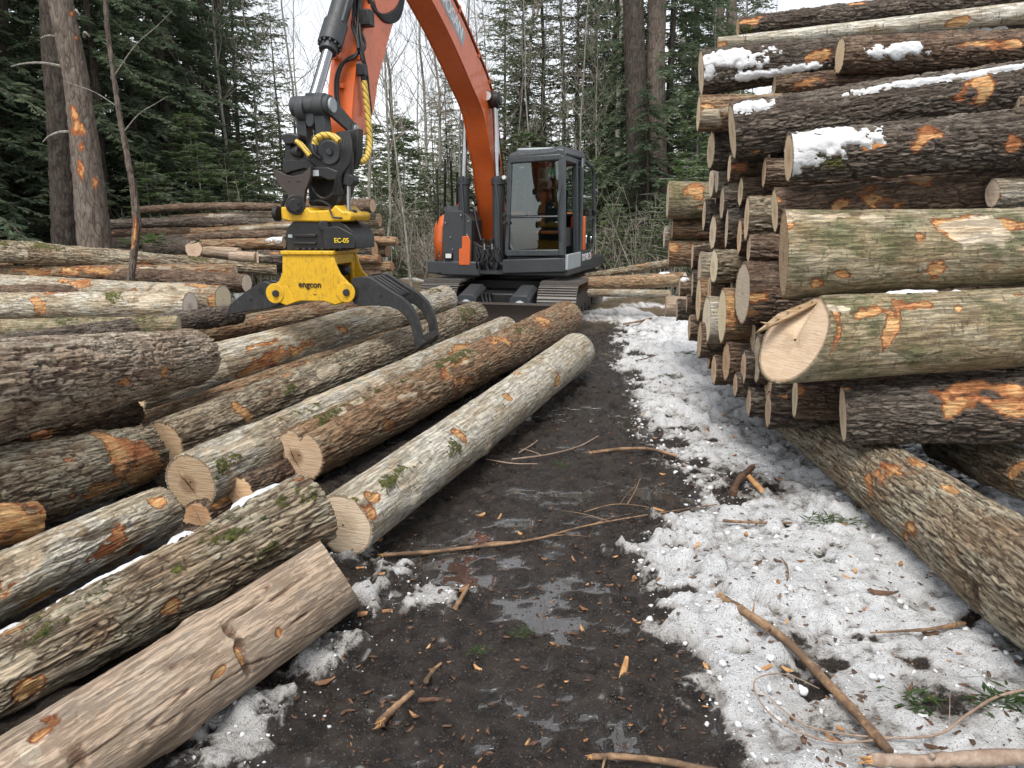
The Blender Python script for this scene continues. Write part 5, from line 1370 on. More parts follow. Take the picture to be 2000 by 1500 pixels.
for k in range(6):
    x0 = 668 + 3.5 * k
    b.tube(smooth_path([G(x0 - 4, 258, 0.02), G(x0, 285, 0.10), G(x0 - 2, 315, 0.12), G(x0 - 10 - 2 * k, 345, 0.13), G(x0 - 16, 380, 0.10)], 5), 0.014, 7)
b.tube(smooth_path([G(610, 362, 0.02), G(616, 378, 0.06), G(632, 388, 0.06), G(648, 380, 0.06), G(655, 366, 0.04)], 6), 0.017, 8)
b.build('tilt_hose_bundle', M['rubber'], EX, xf=GX_)
b = MB()
b.tube(smooth_path([G(562, 380, 0.1), G(556, 392, 0.12), G(553, 403, 0.10), G(560, 408, 0.06)], 6), 0.012, 7)
b.build('hydraulic_hose', M['rubber'], EX, xf=GX_)
b = MB()
b.tube(smooth_path([G(612, 268, 0.05), G(609, 285, 0.14), G(614, 300, 0.16), G(626, 310, 0.14)], 6), 0.020, 8)
b.build('hydraulic_hose', M['rubber'], EX, xf=GX_)
b = MB()
b.tube(smooth_path([G(604, 395, 0.12), G(625, 392, 0.16), G(645, 402, 0.16), G(652, 410, 0.1)], 6), 0.011, 7)
b.build('hydraulic_hose', M['rubber'], EX, xf=GX_)
b = MB(); b.prism([G(*p, -0.05) for p in ((655, 258), (700, 250), (699, 300), (690, 330), (672, 330), (660, 300))], (0, 0.12, 0)); b.build('stick_ear', M['black'], EX, xf=GX_, bevel=0.012)
# yellow tilting frame
b = MB(); b.prism([G(*p, 0.22) for p in ((548, 404), (560, 404), (568, 412), (584, 416), (600, 404), (606, 412), (646, 410), (654, 400), (668, 412), (684, 414), (688, 422), (684, 432), (640, 434), (560, 432), (549, 428))], (0, 0.44, 0))
yf = b.build('tilt_frame', M['yellow'], EX, xf=GX_, bevel=0.015)
b = MB(); b.prism(circle(G(546, 417, 0.10), 0.075, 20, (0, 1, 0), (0, 0, 1)), (-0.05, 0, 0)); b.build('frame_end_cap', M['black'], yf, xf=GX_, bevel=0.01)
b = MB(); b.prism(circle(G(688, 421, 0.10), 0.055, 16, (0, 1, 0), (0, 0, 1)), (0.04, 0, 0)); b.build('frame_end_cap', M['black'], yf, xf=GX_, bevel=0.01)
b = MB(); b.tube([G(644, 410, 0.235), G(650, 424, 0.24), G(668, 426, 0.24)], 0.010, 7); b.build('grease_line', M['black'], yf, xf=GX_)
# rotator block with its lettering
b = MB(); b.prism([G(*p, 0.20) for p in ((572, 433), (665, 433), (676, 440), (688, 452), (693, 462), (694, 486), (560, 489), (557, 462), (560, 446))], (0, 0.46, 0))
b.prism([G(*p, 0.26) for p in ((630, 444), (660, 442), (690, 458), (694, 470), (693, 485), (632, 487))], (0, 0.06, 0)); b.cyl(G(632, 441, 0.26), G(632, 441, 0.1), 0.05, 18)
for k in range(9): b.cyl(G(582 + k * 12, 484, 0.23), G(582 + k * 12, 490, 0.23), 0.018, 8)
b.box(G(596, 460, 0.21), (0.24, 0.03, 0.03)); b.box(G(595, 475, 0.21), (0.25, 0.03, 0.02))
rb_ = b.build('rotator_block', M['black'], EX, xf=GX_, bevel=0.012)
q = GX_ @ G(667, 470, 0.265); rx = GX_.to_3x3() @ Vector((1, 0, 0))
text_mesh('lettering', 'EC-05', 0.062, M['lemon'], rb_, q, rx, (0, 0, 1))
b = MB(); b.box(G(567, 461, 0.205), (0.045, 0.006, 0.03)); b.build('rating_plate', M['band'], rb_, xf=GX_)

# --- grapple
gp = MB()
plate = [(551, 497), (650, 497), (657, 520), (664, 535), (676, 548), (686, 560), (691, 569), (690, 578), (685, 587), (676, 590), (655, 597), (634, 589), (587, 588), (558, 597), (547, 592), (536, 584), (528, 577), (527, 569), (533, 559), (545, 548), (551, 532)]
gp.prism([G(*p, 0.27) for p in plate], (0, 0.035, 0))
gp.prism([G(*p, 0.27) + Vector((0, 0.50, 0)) for p in plate], (0, 0.035, 0))
gp.prism([G(546, 490, 0.29), G(650, 490, 0.29), G(714, 490, -0.10), G(714, 498, -0.10), G(650, 498, 0.29), G(547, 498, 0.29)][:2] + [G(651, 498, 0.29), G(547, 498, 0.29)], (0, 0.58, 0))
lx, rx_ = G(553, 500, 0.27).x, G(650, 497, 0.27).x
zl, zh = G(620, 590, 0.27).z, G(620, 497, 0.27).z
hm = (zl + zh) / 2
for x in (lx + 0.02, rx_ - 0.02):                                     # end walls with their windows
    gp.box((x, -0.03, zh - 0.05), (0.04, 0.46, 0.10)); gp.box((x, -0.24, hm), (0.04, 0.07, 0.40)); gp.box((x, 0.19, hm), (0.04, 0.07, 0.40)); gp.box((x, -0.03, zl + 0.06), (0.04, 0.46, 0.18))
gr_ = gp.build('grapple_body', M['yellow'], EX, xf=GX_, bevel=0.010)
b = MB(); b.box(((lx + rx_) / 2, -0.03, zl + 0.20), (rx_ - lx - 0.12, 0.28, 0.20)); b.cyl((lx + 0.1, -0.03, zl + 0.3), (rx_ + 0.05, -0.03, zl + 0.3), 0.05, 14); b.build('grapple_shade_core', M['black'], gr_, xf=GX_, bevel=0.02)  # inner mechanism made black to stand in for the shade inside the body
for px, py in ((538, 573), (676, 571)):
    b = MB(); b.prism(circle(G(px, py, 0.275), 0.10, 24, (1, 0, 0), (0, 0, 1)), (0, -0.016, 0)); b.build('pivot_boss', M['yellow'], gr_, xf=GX_, bevel=0.006)
    b = MB(); b.cyl(G(px, py, 0.315), G(px, py, -0.27), 0.034, 16); b.build('pivot_pin', M['black'], gr_, xf=GX_, bevel=0.006)
b = MB(); b.prism([G(*p, 0.282) for p in ((530, 564), (560, 558), (579, 589), (560, 596), (545, 590), (532, 581))], (0, 0.012, 0)); b.prism([G(*p, 0.282) for p in ((655, 557), (686, 562), (690, 573), (684, 585), (655, 595), (640, 590))], (0, 0.012, 0)); b.build('lug_plate', M['yellow'], gr_, xf=GX_, bevel=0.004)
q = GX_ @ G(605, 556, 0.276)
text_mesh('lettering', 'engcon', 0.085, M['tinydark'], gr_, q, rx, (0, 0, 1))
b = MB(); b.add([G(610, 572, 0.274), G(614, 575, 0.274), G(620, 574, 0.274), G(614, 577, 0.274)], [(0, 1, 2, 3)]); b.build('paint_chip', M['tinydark'], gr_, xf=GX_)
RT = [(688, 543), (705, 540), (722, 541), (735, 549), (760, 566), (784, 580), (803, 598), (815, 620), (822, 645), (824, 664), (829, 669), (811, 687), (808, 668), (805, 645), (793, 620), (778, 606), (760, 599), (733, 597), (704, 598), (690, 593), (684, 575)]
LT = [(533, 556), (515, 549), (501, 556), (480, 569), (448, 595), (440, 617), (456, 613), (488, 607), (520, 603), (545, 596), (552, 580)]
def tine(shape, f, th, dx=0.0, cut=None, crop=None):
    P = [G(*p, f) for p in shape]
    c0 = Vector((0, 0, 0))
    b = MB(); b.prism([p + Vector((dx, 0, 0)) for p in P], (0, th, 0))
    return b
off = [0.24, -0.20]
base_r = [G(*p, 0.24) for p in RT]
for k, y in enumerate((-0.24, 0.20)):
    b = MB(); b.prism([Vector((p.x, y, p.z)) for p in base_r], (0, 0.055, 0))
    t_ = b.build('tine', M['tinesteel'], gr_, xf=GX_, bevel=0.007)
    for px, py in ((713, 560), (743, 578)):
        q = G(px, py, 0.24); b = MB(); b.cyl((q.x, y - 0.003, q.z), (q.x, y + 0.058, q.z), 0.035 if px < 720 else 0.016, 16); b.build('tine_bush', M['black'], t_, xf=GX_)
for y in (-0.12, -0.04, 0.06):                                        # inner plates of the right tine
    b = MB(); b.prism([Vector((G(*p, 0.24).x, y, G(*p, 0.24).z)) for p in ((688, 545), (722, 541), (752, 561), (776, 577), (770, 585), (740, 590), (700, 590))], (0, 0.03, 0)); b.build('tine_plate', M['tinesteel'], gr_, xf=GX_, bevel=0.006)
b = MB(); b.prism([Vector((G(*p, 0.24).x, -0.19, G(*p, 0.24).z)) for p in ((812, 668), (823, 655), (825, 667), (813, 685))], (0, 0.40, 0)); b.build('tine_crossbar', M['tinesteel'], gr_, xf=GX_, bevel=0.006)
base_l = [G(*p, 0.16) for p in LT]
for y in (-0.16, -0.02, 0.12):
    b = MB(); b.prism([Vector((p.x, y, p.z)) for p in base_l], (0, 0.05, 0)); t_ = b.build('tine', M['tinesteel'], gr_, xf=GX_, bevel=0.007)
    if y < -0.1:
        for px, py, r_ in ((510, 568, 0.035), (489, 585, 0.016)):
            q = G(px, py, 0.16); b = MB(); b.cyl((q.x, y - 0.004, q.z), (q.x, y + 0.053, q.z), r_, 16); b.build('tine_bush', M['black'], t_, xf=GX_)

# --- cab
cx0, cx1, cyf, cyr, cz0, cz1 = 0.49, 1.47, -0.56, 1.12, 0.80, 2.68
cb = MB()
cb.prism([U(980, 535, .56), U(981, 507, .56), U(1103, 503, .56), U(1103, 532, .56)], (0, 1.68, 0))
base_ = cb.build('cab_base', M['grey'], EX, bevel=0.02)
cs = MB(); cs.prism([(cx1 - 0.01, -0.52, 0.86), (cx1 - 0.01, 1.15, 0.86), (cx1 - 0.01, 1.15, 1.10), (cx1 - 0.01, -0.52, 1.10)], (0.05, 0, 0)); side = cs.build('cab_sill', M['band'], EX, bevel=0.01)
b = MB(); b.box((cx1 + 0.03, 0.80, 0.985), (0.06, 0.72, 0.26)); side = b.build('sill_panel', M['grey'], EX, bevel=0.006)
text_mesh('lettering', 'DX140LCR', 0.16, M['white'], side, (cx1 + 0.063, 0.80, 1.00), (0, 1, 0), (0, 0, 1))
b = MB(); b.box((cx1 + 0.0, 1.36, 0.93), (0.04, 0.36, 0.27)); b.build('side_door_panel', M['orange'], EX, bevel=0.015)
b = MB(); b.box((cx1 + 0.04, 0.62, 1.40), (0.05, 0.14, 0.56)); b.build('door_step_guard', M['orange'], EX, bevel=0.015)
cage = MB()
def post(p0, p1, w, h): cage.bar(p0, p1, w, h, (0, 1, 0))
post((cx0 + 0.03, cyf + 0.05, 1.08), (cx0 + 0.07, cyf + 0.10, 2.54), 0.07, 0.09)     # front posts
post((cx1 - 0.05, cyf + 0.03, 1.08), (cx1 - 0.09, cyf + 0.10, 2.58), 0.10, 0.11)
post((cx0 + 0.03, cyr - 0.06, 0.95), (cx0 + 0.08, cyr - 0.08, 2.55), 0.07, 0.12)
post((cx1 - 0.04, 0.42, 0.95), (cx1 - 0.08, 0.42, 2.58), 0.09, 0.10)                 # door post
post((cx1 - 0.05, cyr - 0.06, 0.95), (cx1 - 0.09, cyr - 0.08, 2.55), 0.08, 0.12)
cage.bar((cx0 + 0.07, cyf + 0.09, 2.52), (cx1 - 0.09, cyf + 0.09, 2.56), 0.10, 0.09)
cage.bar((cx0 + 0.02, cyf + 0.04, 1.11), (cx1 - 0.03, cyf + 0.04, 1.13), 0.08, 0.10)
cage.bar((cx0 + 0.03, cyf + 0.06, 1.66), (cx1 - 0.06, cyf + 0.06, 1.68), 0.035, 0.03)
for x in (cx0 + 0.07, cx1 - 0.09):
    cage.bar((x, cyf + 0.09, 2.55), (x, cyr - 0.08, 2.54), 0.09, 0.09); 
cage.bar((cx0 + 0.05, cyr - 0.06, 1.45), (cx1 - 0.07, cyr - 0.06, 1.45), 0.10, 0.08)
cage.box((cx0 + 0.05, 0.3, 1.22), (0.05, 1.4, 0.46)); cage.box(((cx0 + cx1) / 2, cyr - 0.05, 1.2), (0.9, 0.06, 0.6))
cab = cage.build('cab_frame', M['slate'], EX, bevel=0.018)
rf = MB()
rs = [[(cx0 + 0.02, 2.56), (cx0 + 0.05, 2.62), (cx0 + 0.14, 2.66), (cx1 - 0.22, 2.70), (cx1 - 0.14, 2.73), (cx1 - 0.05, 2.71), (cx1 - 0.03, 2.60), (cx1 - 0.10, 2.57)]]
rf.loft([[(x, y, z + dz) for x, z in rs[0]] for y, dz in ((cyf + 0.05, -0.05), (cyf + 0.15, 0.0), (cyr - 0.2, 0.02), (cyr, -0.06))])
roof = rf.build('cab_roof', M['slate'], EX, bevel=0.02)
b = MB(); b.box((0.92, 0.26, 2.69), (0.58, 1.2, 0.05)); b.build('roof_hatch', M['band'], roof, bevel=0.02)
# glass
g_ = MB(); g_.add([(cx0 + 0.06, cyf + 0.055, 1.69), (cx1 - 0.09, cyf + 0.055, 1.70), (cx1 - 0.12, cyf + 0.09, 2.50), (cx0 + 0.10, cyf + 0.09, 2.48)], [(0, 1, 2, 3)]); g_.build('windshield', M['glass'], EX, smooth=False)
g_ = MB(); g_.add([(cx0 + 0.10, cyf + 0.045, 1.17), (cx0 + 0.16, cyf + 0.045, 1.16), (cx1 - 0.16, cyf + 0.045, 1.16), (cx1 - 0.10, cyf + 0.045, 1.22), (cx1 - 0.09, cyf + 0.055, 1.66), (cx0 + 0.06, cyf + 0.055, 1.65), (cx0 + 0.06, cyf + 0.05, 1.27)], [tuple(range(7))]); g_.build('lower_windshield', M['glass'], EX, smooth=False)
g_ = MB(); g_.add([(cx0 + 0.04, cyf + 0.12, 1.46), (cx0 + 0.04, cyr - 0.12, 1.46), (cx0 + 0.07, cyr - 0.12, 2.5), (cx0 + 0.07, cyf + 0.14, 2.5)], [(0, 1, 2, 3)]); g_.build('side_window', M['glass'], EX, smooth=False)
g_ = MB(); g_.add([(cx1 - 0.06, 0.48, 1.5), (cx1 - 0.06, cyr - 0.12, 1.5), (cx1 - 0.09, cyr - 0.12, 2.5), (cx1 - 0.09, 0.48, 2.5)], [(0, 1, 2, 3)]); g_.build('side_window', M['glass'], EX, smooth=False)
g_ = MB(); g_.add([(cx0 + 0.1, cyr - 0.05, 1.5), (cx1 - 0.12, cyr - 0.05, 1.5), (cx1 - 0.14, cyr - 0.07, 2.48), (cx0 + 0.12, cyr - 0.07, 2.48)], [(0, 1, 2, 3)]); g_.build('rear_window', M['glass'], EX, smooth=False)
# open door swung back along the side
d0 = U(1137, 330, -0.42); 
dr = MB()
DX, DA = cx1 + 0.015, math.radians(1.0)
def dp(y, z): return Vector((DX + (y - 0.45) * math.sin(DA), y, z))
outer = [dp(0.48, 1.12), dp(0.50, 2.46), dp(0.58, 2.58), dp(1.30, 2.50), dp(1.42, 2.38), dp(1.50, 1.62), dp(1.46, 1.16), dp(1.38, 1.06), dp(0.58, 1.04)]
dr.tube(outer + [outer[0]], 0.032, 8, cap=False)
dr.bar(dp(0.5, 1.66), dp(1.5, 1.66), 0.04, 0.05)
door = dr.build('cab_door', M['slate'], EX)
g_ = MB(); g_.add(outer, [tuple(range(len(outer)))]); g_.build('door_glass', M['glass'], door, smooth=False)
b = MB(); b.box(dp(0.98, 1.74) + Vector((0.03, 0, 0)), (0.05, 0.22, 0.12)).box(dp(1.4, 1.74) + Vector((0.05, 0, 0)), (0.06, 0.14, 0.09)); b.build('door_latch', M['black'], door, bevel=0.01)
b = MB(); b.prism(circle(dp(1.18, 1.22) + Vector((0.035, 0, 0)), 0.10, 20, (0, 0.8, 0.2), (0, -0.1, 1.6)), (0.015, 0, 0)); b.build('door_mirror', M['mirror'], door)
# seat, console, levers
b = MB(); b.box((0.98, 0.38, 1.40), (0.50, 0.50, 0.14)); b.box((0.98, 0.66, 1.80), (0.46, 0.12, 0.66), Matrix.Rotation(-0.15, 3, 'X')); b.box((0.98, 0.72, 2.22), (0.26, 0.10, 0.18))
seat = b.build('operator_seat', M['black'], EX, bevel=0.05)
b = MB(); b.box((0.80, 0.595, 1.80), (0.09, 0.02, 0.58), Matrix.Rotation(-0.15, 3, 'X')); b.box((1.0, 0.115, 1.42), (0.46, 0.02, 0.05)); b.build('seat_trim', M['orange'], seat, bevel=0.01)
b = MB(); b.box((0.70, 0.25, 1.35), (0.14, 0.6, 0.30)).box((1.30, 0.25, 1.35), (0.12, 0.6, 0.30)); b.cyl((0.70, 0.0, 1.5), (0.70, -0.04, 1.72), 0.02, 8).cyl((1.30, 0.0, 1.5), (1.30, -0.04, 1.72), 0.02, 8); b.box((0.70, -0.04, 1.74), (0.05, 0.05, 0.10)); b.box((1.30, -0.04, 1.74), (0.05, 0.05, 0.10))
b.cyl((0.93, -0.30, 1.05), (0.93, -0.36, 1.70), 0.014, 8).cyl((1.01, -0.30, 1.05), (1.01, -0.36, 1.70), 0.014, 8).box((0.97, -0.36, 1.72), (0.26, 0.03, 0.03)); b.box((0.97, -0.34, 1.10), (0.36, 0.24, 0.04)); b.box((0.66, -0.35, 1.82), (0.10, 0.06, 0.12))
b.build('control_console', M['black'], EX, bevel=0.012)
b = MB(); b.box(((cx0 + cx1) / 2, 0.25, 1.02), (0.92, 1.5, 0.06)); b.build('cab_floor', M['black'], EX)
b = MB(); b.prism(circle((1.33, 0.55, 2.05), 0.10, 14, (0, 1, 0.1), (0, -0.1, 1)), (0.06, 0, 0)); b.box((1.35, 0.5, 1.55), (0.06, 0.10, 0.26)); b.build('red_cloth', M['red'], EX, bevel=0.03)
b = MB(); b.box((1.22, -0.40, 2.36), (0.14, 0.02, 0.10)); b.build('sun_visor', M['green'], EX)
for px, py in ((986, 347), (986, 420), (987, 435)):
    q = U(px, py, .60); b = MB(); b.cyl(q, q + Vector((0, -0.06, 0)), 0.032, 12); b.build('cab_lamp' if py < 400 else 'window_latch', M['lamp'] if py < 400 else M['black'], EX, bevel=0.005)
b = MB(); b.tube(smooth_path([U(1098, 360, .62), U(1090, 420, .62), U(1093, 470, .60)]), 0.010, 6); b.build('wiper', M['black'], EX)

# ------------------------------------------------------------------ trees
def foliage_mat(name, c1, c2, c3):
    t = NT(name)
    v = t.coord((1, 1, 1))
    n = t.noise(v, 1.6, 4, 0.6); f = t.noise(v, 14, 3, 0.6)
    oi = t.n('ObjectInfo')
    c = t.mix(t.ramp(n, 0.35, 0.65), c1, c2)
    c = t.mix(t.math('MULTIPLY', t.ramp(f, 0.5, 0.75), 0.6), c, c3)
    c = t.mix(1.0, c, t.mix(oi.outputs['Random'], (0.75, 0.78, 0.75), (1.2, 1.15, 1.1)), 'MULTIPLY')
    t.fin(c, 0.65, spec=0.25)
    tl = t.n('BsdfTranslucent'); t.set(tl.inputs[0], c)
    mx = t.n('MixShader'); mx.inputs[0].default_value = 0.5
    t.t.links.new(t.b.outputs[0], mx.inputs[1]); t.t.links.new(tl.outputs[0], mx.inputs[2]); t.t.links.new(mx.outputs[0], t.out.inputs[0])
    return t.m
M['hemlock'] = foliage_mat('dark_hemlock_needles', (0.100, 0.145, 0.092), (0.140, 0.19, 0.115), (0.185, 0.235, 0.145))
M['pine'] = foliage_mat('grey_green_pine_needles', (0.135, 0.17, 0.105), (0.17, 0.205, 0.125), (0.21, 0.24, 0.15))
M['young'] = foliage_mat('fresh_green_needles', (0.095, 0.15, 0.065), (0.135, 0.195, 0.08), (0.185, 0.24, 0.105))
def trunk_mat(name, c1, c2, lich, amt):
    t = NT(name)
    v = t.coord((1, 1, 0.22)); w = t.coord((1, 1, 1))
    n = t.noise(v, 22, 6, 0.7); b_ = t.noise(w, 1.8, 4, 0.6); f = t.voro(v, 16, 'DISTANCE_TO_EDGE')
    c = t.mix(t.ramp(n, 0.35, 0.65), c1, c2)
    c = t.mix(t.math('MULTIPLY', t.ramp(f.outputs['Distance'], 0.10, 0.02), 0.6), c, tuple(x * 0.4 for x in c1))
    c = t.mix(t.math('MULTIPLY', t.ramp(t.noise(w, 7, 5, 0.7), 0.50, 0.68), amt), c, lich)
    a = t.n('Attribute', attribute_name='m1'); s = t.n('SeparateColor'); t.set(s.inputs[0], a.outputs['Color'])
    e = t.math('MULTIPLY', t.math('ADD', t.math('MULTIPLY', s.outputs[1], 0.75), t.math('MULTIPLY', t.math('SUBTRACT', t.noise(t.coord((1, 1, .5)), 15, 6, 0.75), 0.5), 2.2)), t.ramp(s.outputs[1], 0.05, 0.2))
    c = t.mix(t.ramp(e, 0.3, 0.5), c, (0.33, 0.10, 0.035)); c = t.mix(t.ramp(e, 0.6, 0.75), c, (0.60, 0.33, 0.14))
    t.bump(t.math('ADD', n, f.outputs['Distance']), 0.7, 0.03)
    return t.fin(c, 0.9, spec=0.2)
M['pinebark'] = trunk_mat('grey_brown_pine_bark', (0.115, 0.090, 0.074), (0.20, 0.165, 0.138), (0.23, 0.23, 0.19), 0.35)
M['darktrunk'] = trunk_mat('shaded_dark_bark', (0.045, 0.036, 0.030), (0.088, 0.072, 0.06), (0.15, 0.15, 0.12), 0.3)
M['greybark'] = trunk_mat('pale_grey_hardwood_bark', (0.24, 0.225, 0.195), (0.36, 0.34, 0.30), (0.40, 0.41, 0.36), 0.5)
M['twig'] = trunk_mat('grey_brown_twigs', (0.21, 0.185, 0.155), (0.33, 0.295, 0.25), (0.36, 0.37, 0.28), 0.4)

def quads_obj(name, V, Fq, mat, parent, smooth=False):
    return link(name, fast_mesh(name, V, Fq, smooth), mat, parent)

class Strips:
    """many thin needle sprays: four-cornered blades"""
    def __init__(s): s.v = []
    def blade(s, p, d, L, w, n):
        side = np.cross(d, n); side /= (np.linalg.norm(side) + 1e-9)
        s.v.append((p, p + d * L * 0.45 + side * w, p + d * L, p + d * L * 0.5 - side * w))
    def arrays(s):
        V = np.array(s.v, np.float32).reshape(-1, 3)
        return V, np.arange(len(V), dtype=np.int32).reshape(-1, 4)

def trunk_mesh(name, pts, rs, mat, parent, n=12, limbs=(), scars=None):
    b = MB(); b.tube(pts, list(rs), n)
    for l_ in limbs: b.tube(l_[0], list(l_[1]), 5 if len(l_[0]) > 2 else 4, cap=False)
    o = b.build(name, mat, parent, angle=80)
    return o

def conifer(name, seed, h, r0, maxL, z0, nbr, mat, tmat, twig=0.30, step=0.10, droop=0.25, rise=0.0, width=0.028, density=1.0, sparse=0.0, lean=0.0):
    rg = np.random.RandomState(seed)
    root = empty(name)
    npt = 14
    zz = np.linspace(0, h, npt)
    wob = np.cumsum(rg.normal(0, 0.02 * h / 12, (npt, 2)), 0); wob[0] = 0
    path = [Vector((wob[i, 0] + lean * zz[i], wob[i, 1], zz[i])) for i in range(npt)]
    rs = [r0 * (1 - 0.93 * (z / h) ** 1.1) * (1 + 0.35 * math.exp(-z / 0.35)) for z in zz]
    limbs = []
    S = Strips()
    for k in range(nbr):
        f = rg.rand() ** 0.9
        z = z0 * h + (h * 0.99 - z0 * h) * f
        L = maxL * (1 - f) ** 0.7 * rg.uniform(0.45, 1.1) + 0.25
        if sparse and rg.rand() < sparse: L *= 0.4
        az = rg.uniform(0, 2 * math.pi)
        u = np.array([math.cos(az), math.sin(az), 0.0])
        pz = np.interp(z, zz, np.arange(npt)); i = int(pz); fr = pz - i
        base = np.array(path[min(i, npt - 1)]) * (1 - fr) + np.array(path[min(i + 1, npt - 1)]) * fr
        m = 6
        t = np.linspace(0, 1, m)
        swirl = rg.uniform(-0.35, 0.35)
        P = base + np.outer(t * L, u) + np.outer(t ** 2 * L * swirl, np.array([-u[1], u[0], 0]))
        P[:, 2] += rise * L * t - droop * L * t ** 2 + rg.normal(0, 0.02, m) * L
        limbs.append(([Vector(p) for p in P], [max(0.006, 0.016 * L / 2 * (1 - 0.8 * q)) + 0.003 for q in t]))
        ns = int(L / step)
        for q in range(ns):
            s_ = (q + rg.rand()) / ns
            if s_ < 0.12: continue
            x = s_ * (m - 1); i0 = min(int(x), m - 2); fr = x - i0
            p = P[i0] * (1 - fr) + P[i0 + 1] * fr
            d = P[i0 + 1] - P[i0]; d /= np.linalg.norm(d)
            for sg in (-1, 1):
                if rg.rand() > density: continue
                side = np.cross(d, [0, 0, 1.0]); side /= np.linalg.norm(side) + 1e-9
                dd = d * rg.uniform(0.45, 0.9) + side * sg * rg.uniform(0.5, 1.0) + np.array([0, 0, rg.uniform(-0.55, 0.30)])
                dd /= np.linalg.norm(dd)
                l_ = twig * rg.uniform(0.5, 1.2) * (1.15 - 0.6 * s_)
                nrm = rg.normal(0, 1, 3) + np.array([0, 0, 0.5])
                S.blade(p, dd, l_, width, nrm)
                e = p + dd * l_ * 0.35
                for sg2 in (-1, 1):
                    d2 = dd * 0.75 + np.cross(dd, [0, 0, 1.0]) * sg2 * 0.7 + np.array([0, 0, rg.uniform(-.3, .1)])
                    d2 /= np.linalg.norm(d2)
                    S.blade(e, d2, l_ * rg.uniform(0.4, 0.7), width * 0.8, nrm + rg.normal(0, .8, 3))
    V, Q = S.arrays()
    tr = trunk_mesh('trunk', path, rs, tmat, root, 12, limbs)
    quads_obj('crown', V, Q, mat, root)
    return root

def hardwood(name, seed, h, r0, mat, spread=0.5, nb=9, z0=0.35, lean=(0, 0), levels=3):
    rg = np.random.RandomState(seed)
    root = empty(name)
    tb, cb_ = MB(), MB()
    npt = 12
    zz = np.linspace(0, h, npt)
    wob = np.cumsum(rg.normal(0, 0.045 * h / 10, (npt, 2)), 0); wob[0] = 0
    path = np.array([[wob[i, 0] + lean[0] * zz[i], wob[i, 1] + lean[1] * zz[i], zz[i]] for i in range(npt)])
    tb.tube(path, [r0 * (1 - 0.9 * (z / h)) * (1 + 0.3 * math.exp(-z / 0.3)) for z in zz], 9)
    def grow(p, d, L, r, lv):
        m = 5
        pts = [p]
        dd = d.copy()
        for k in range(m):
            dd = dd + rg.normal(0, 0.13, 3) + np.array([0, 0, 0.07])
            dd /= np.linalg.norm(dd)
            pts.append(pts[-1] + dd * L / m)
        cb_.tube(pts, [max(0.0045, r * (1 - 0.75 * k / m)) for k in range(m + 1)], 4 if lv < 2 else 3, cap=False)
        if lv >= levels: return
        for k in range(rg.randint(3, 6)):
            q = rg.randint(1, m + 1)
            az = rg.uniform(0, 2 * math.pi)
            s = np.array([math.cos(az), math.sin(az), rg.uniform(0.0, 0.9)])
            d2 = dd * 0.8 + s * 0.75
            grow(pts[q], d2 / np.linalg.norm(d2), L * rg.uniform(0.4, 0.65), r * 0.5, lv + 1)
    for k in range(nb):
        f = z0 + (0.97 - z0) * rg.rand() ** 0.8
        i = f * (npt - 1); a = int(i); fr = i - a
        p = path[a] * (1 - fr) + path[min(a + 1, npt - 1)] * fr
        az = rg.uniform(0, 2 * math.pi)
        d = np.array([math.cos(az), math.sin(az), rg.uniform(0.4, 1.3)])
        grow(p, d / np.linalg.norm(d), h * spread * rg.uniform(0.25, 0.5) * (1.15 - 0.6 * f), r0 * 0.42 * (1.1 - f), 1)
    tb.build('trunk', mat, root, angle=80)
    cb_.build('crown', M['twig'], root, angle=80)
    return root

def set_tree(o, x, y, rz=0.0, s=1.0, label=None, cat='tree', group=None, tilt=(0, 0)):
    o.location = (x, y, ground_z(x, y) - 0.05)
    o.rotation_euler = (tilt[0], tilt[1], rz)
    o.scale = (s, s, s)
    tag(o, label, cat, group)
    return o

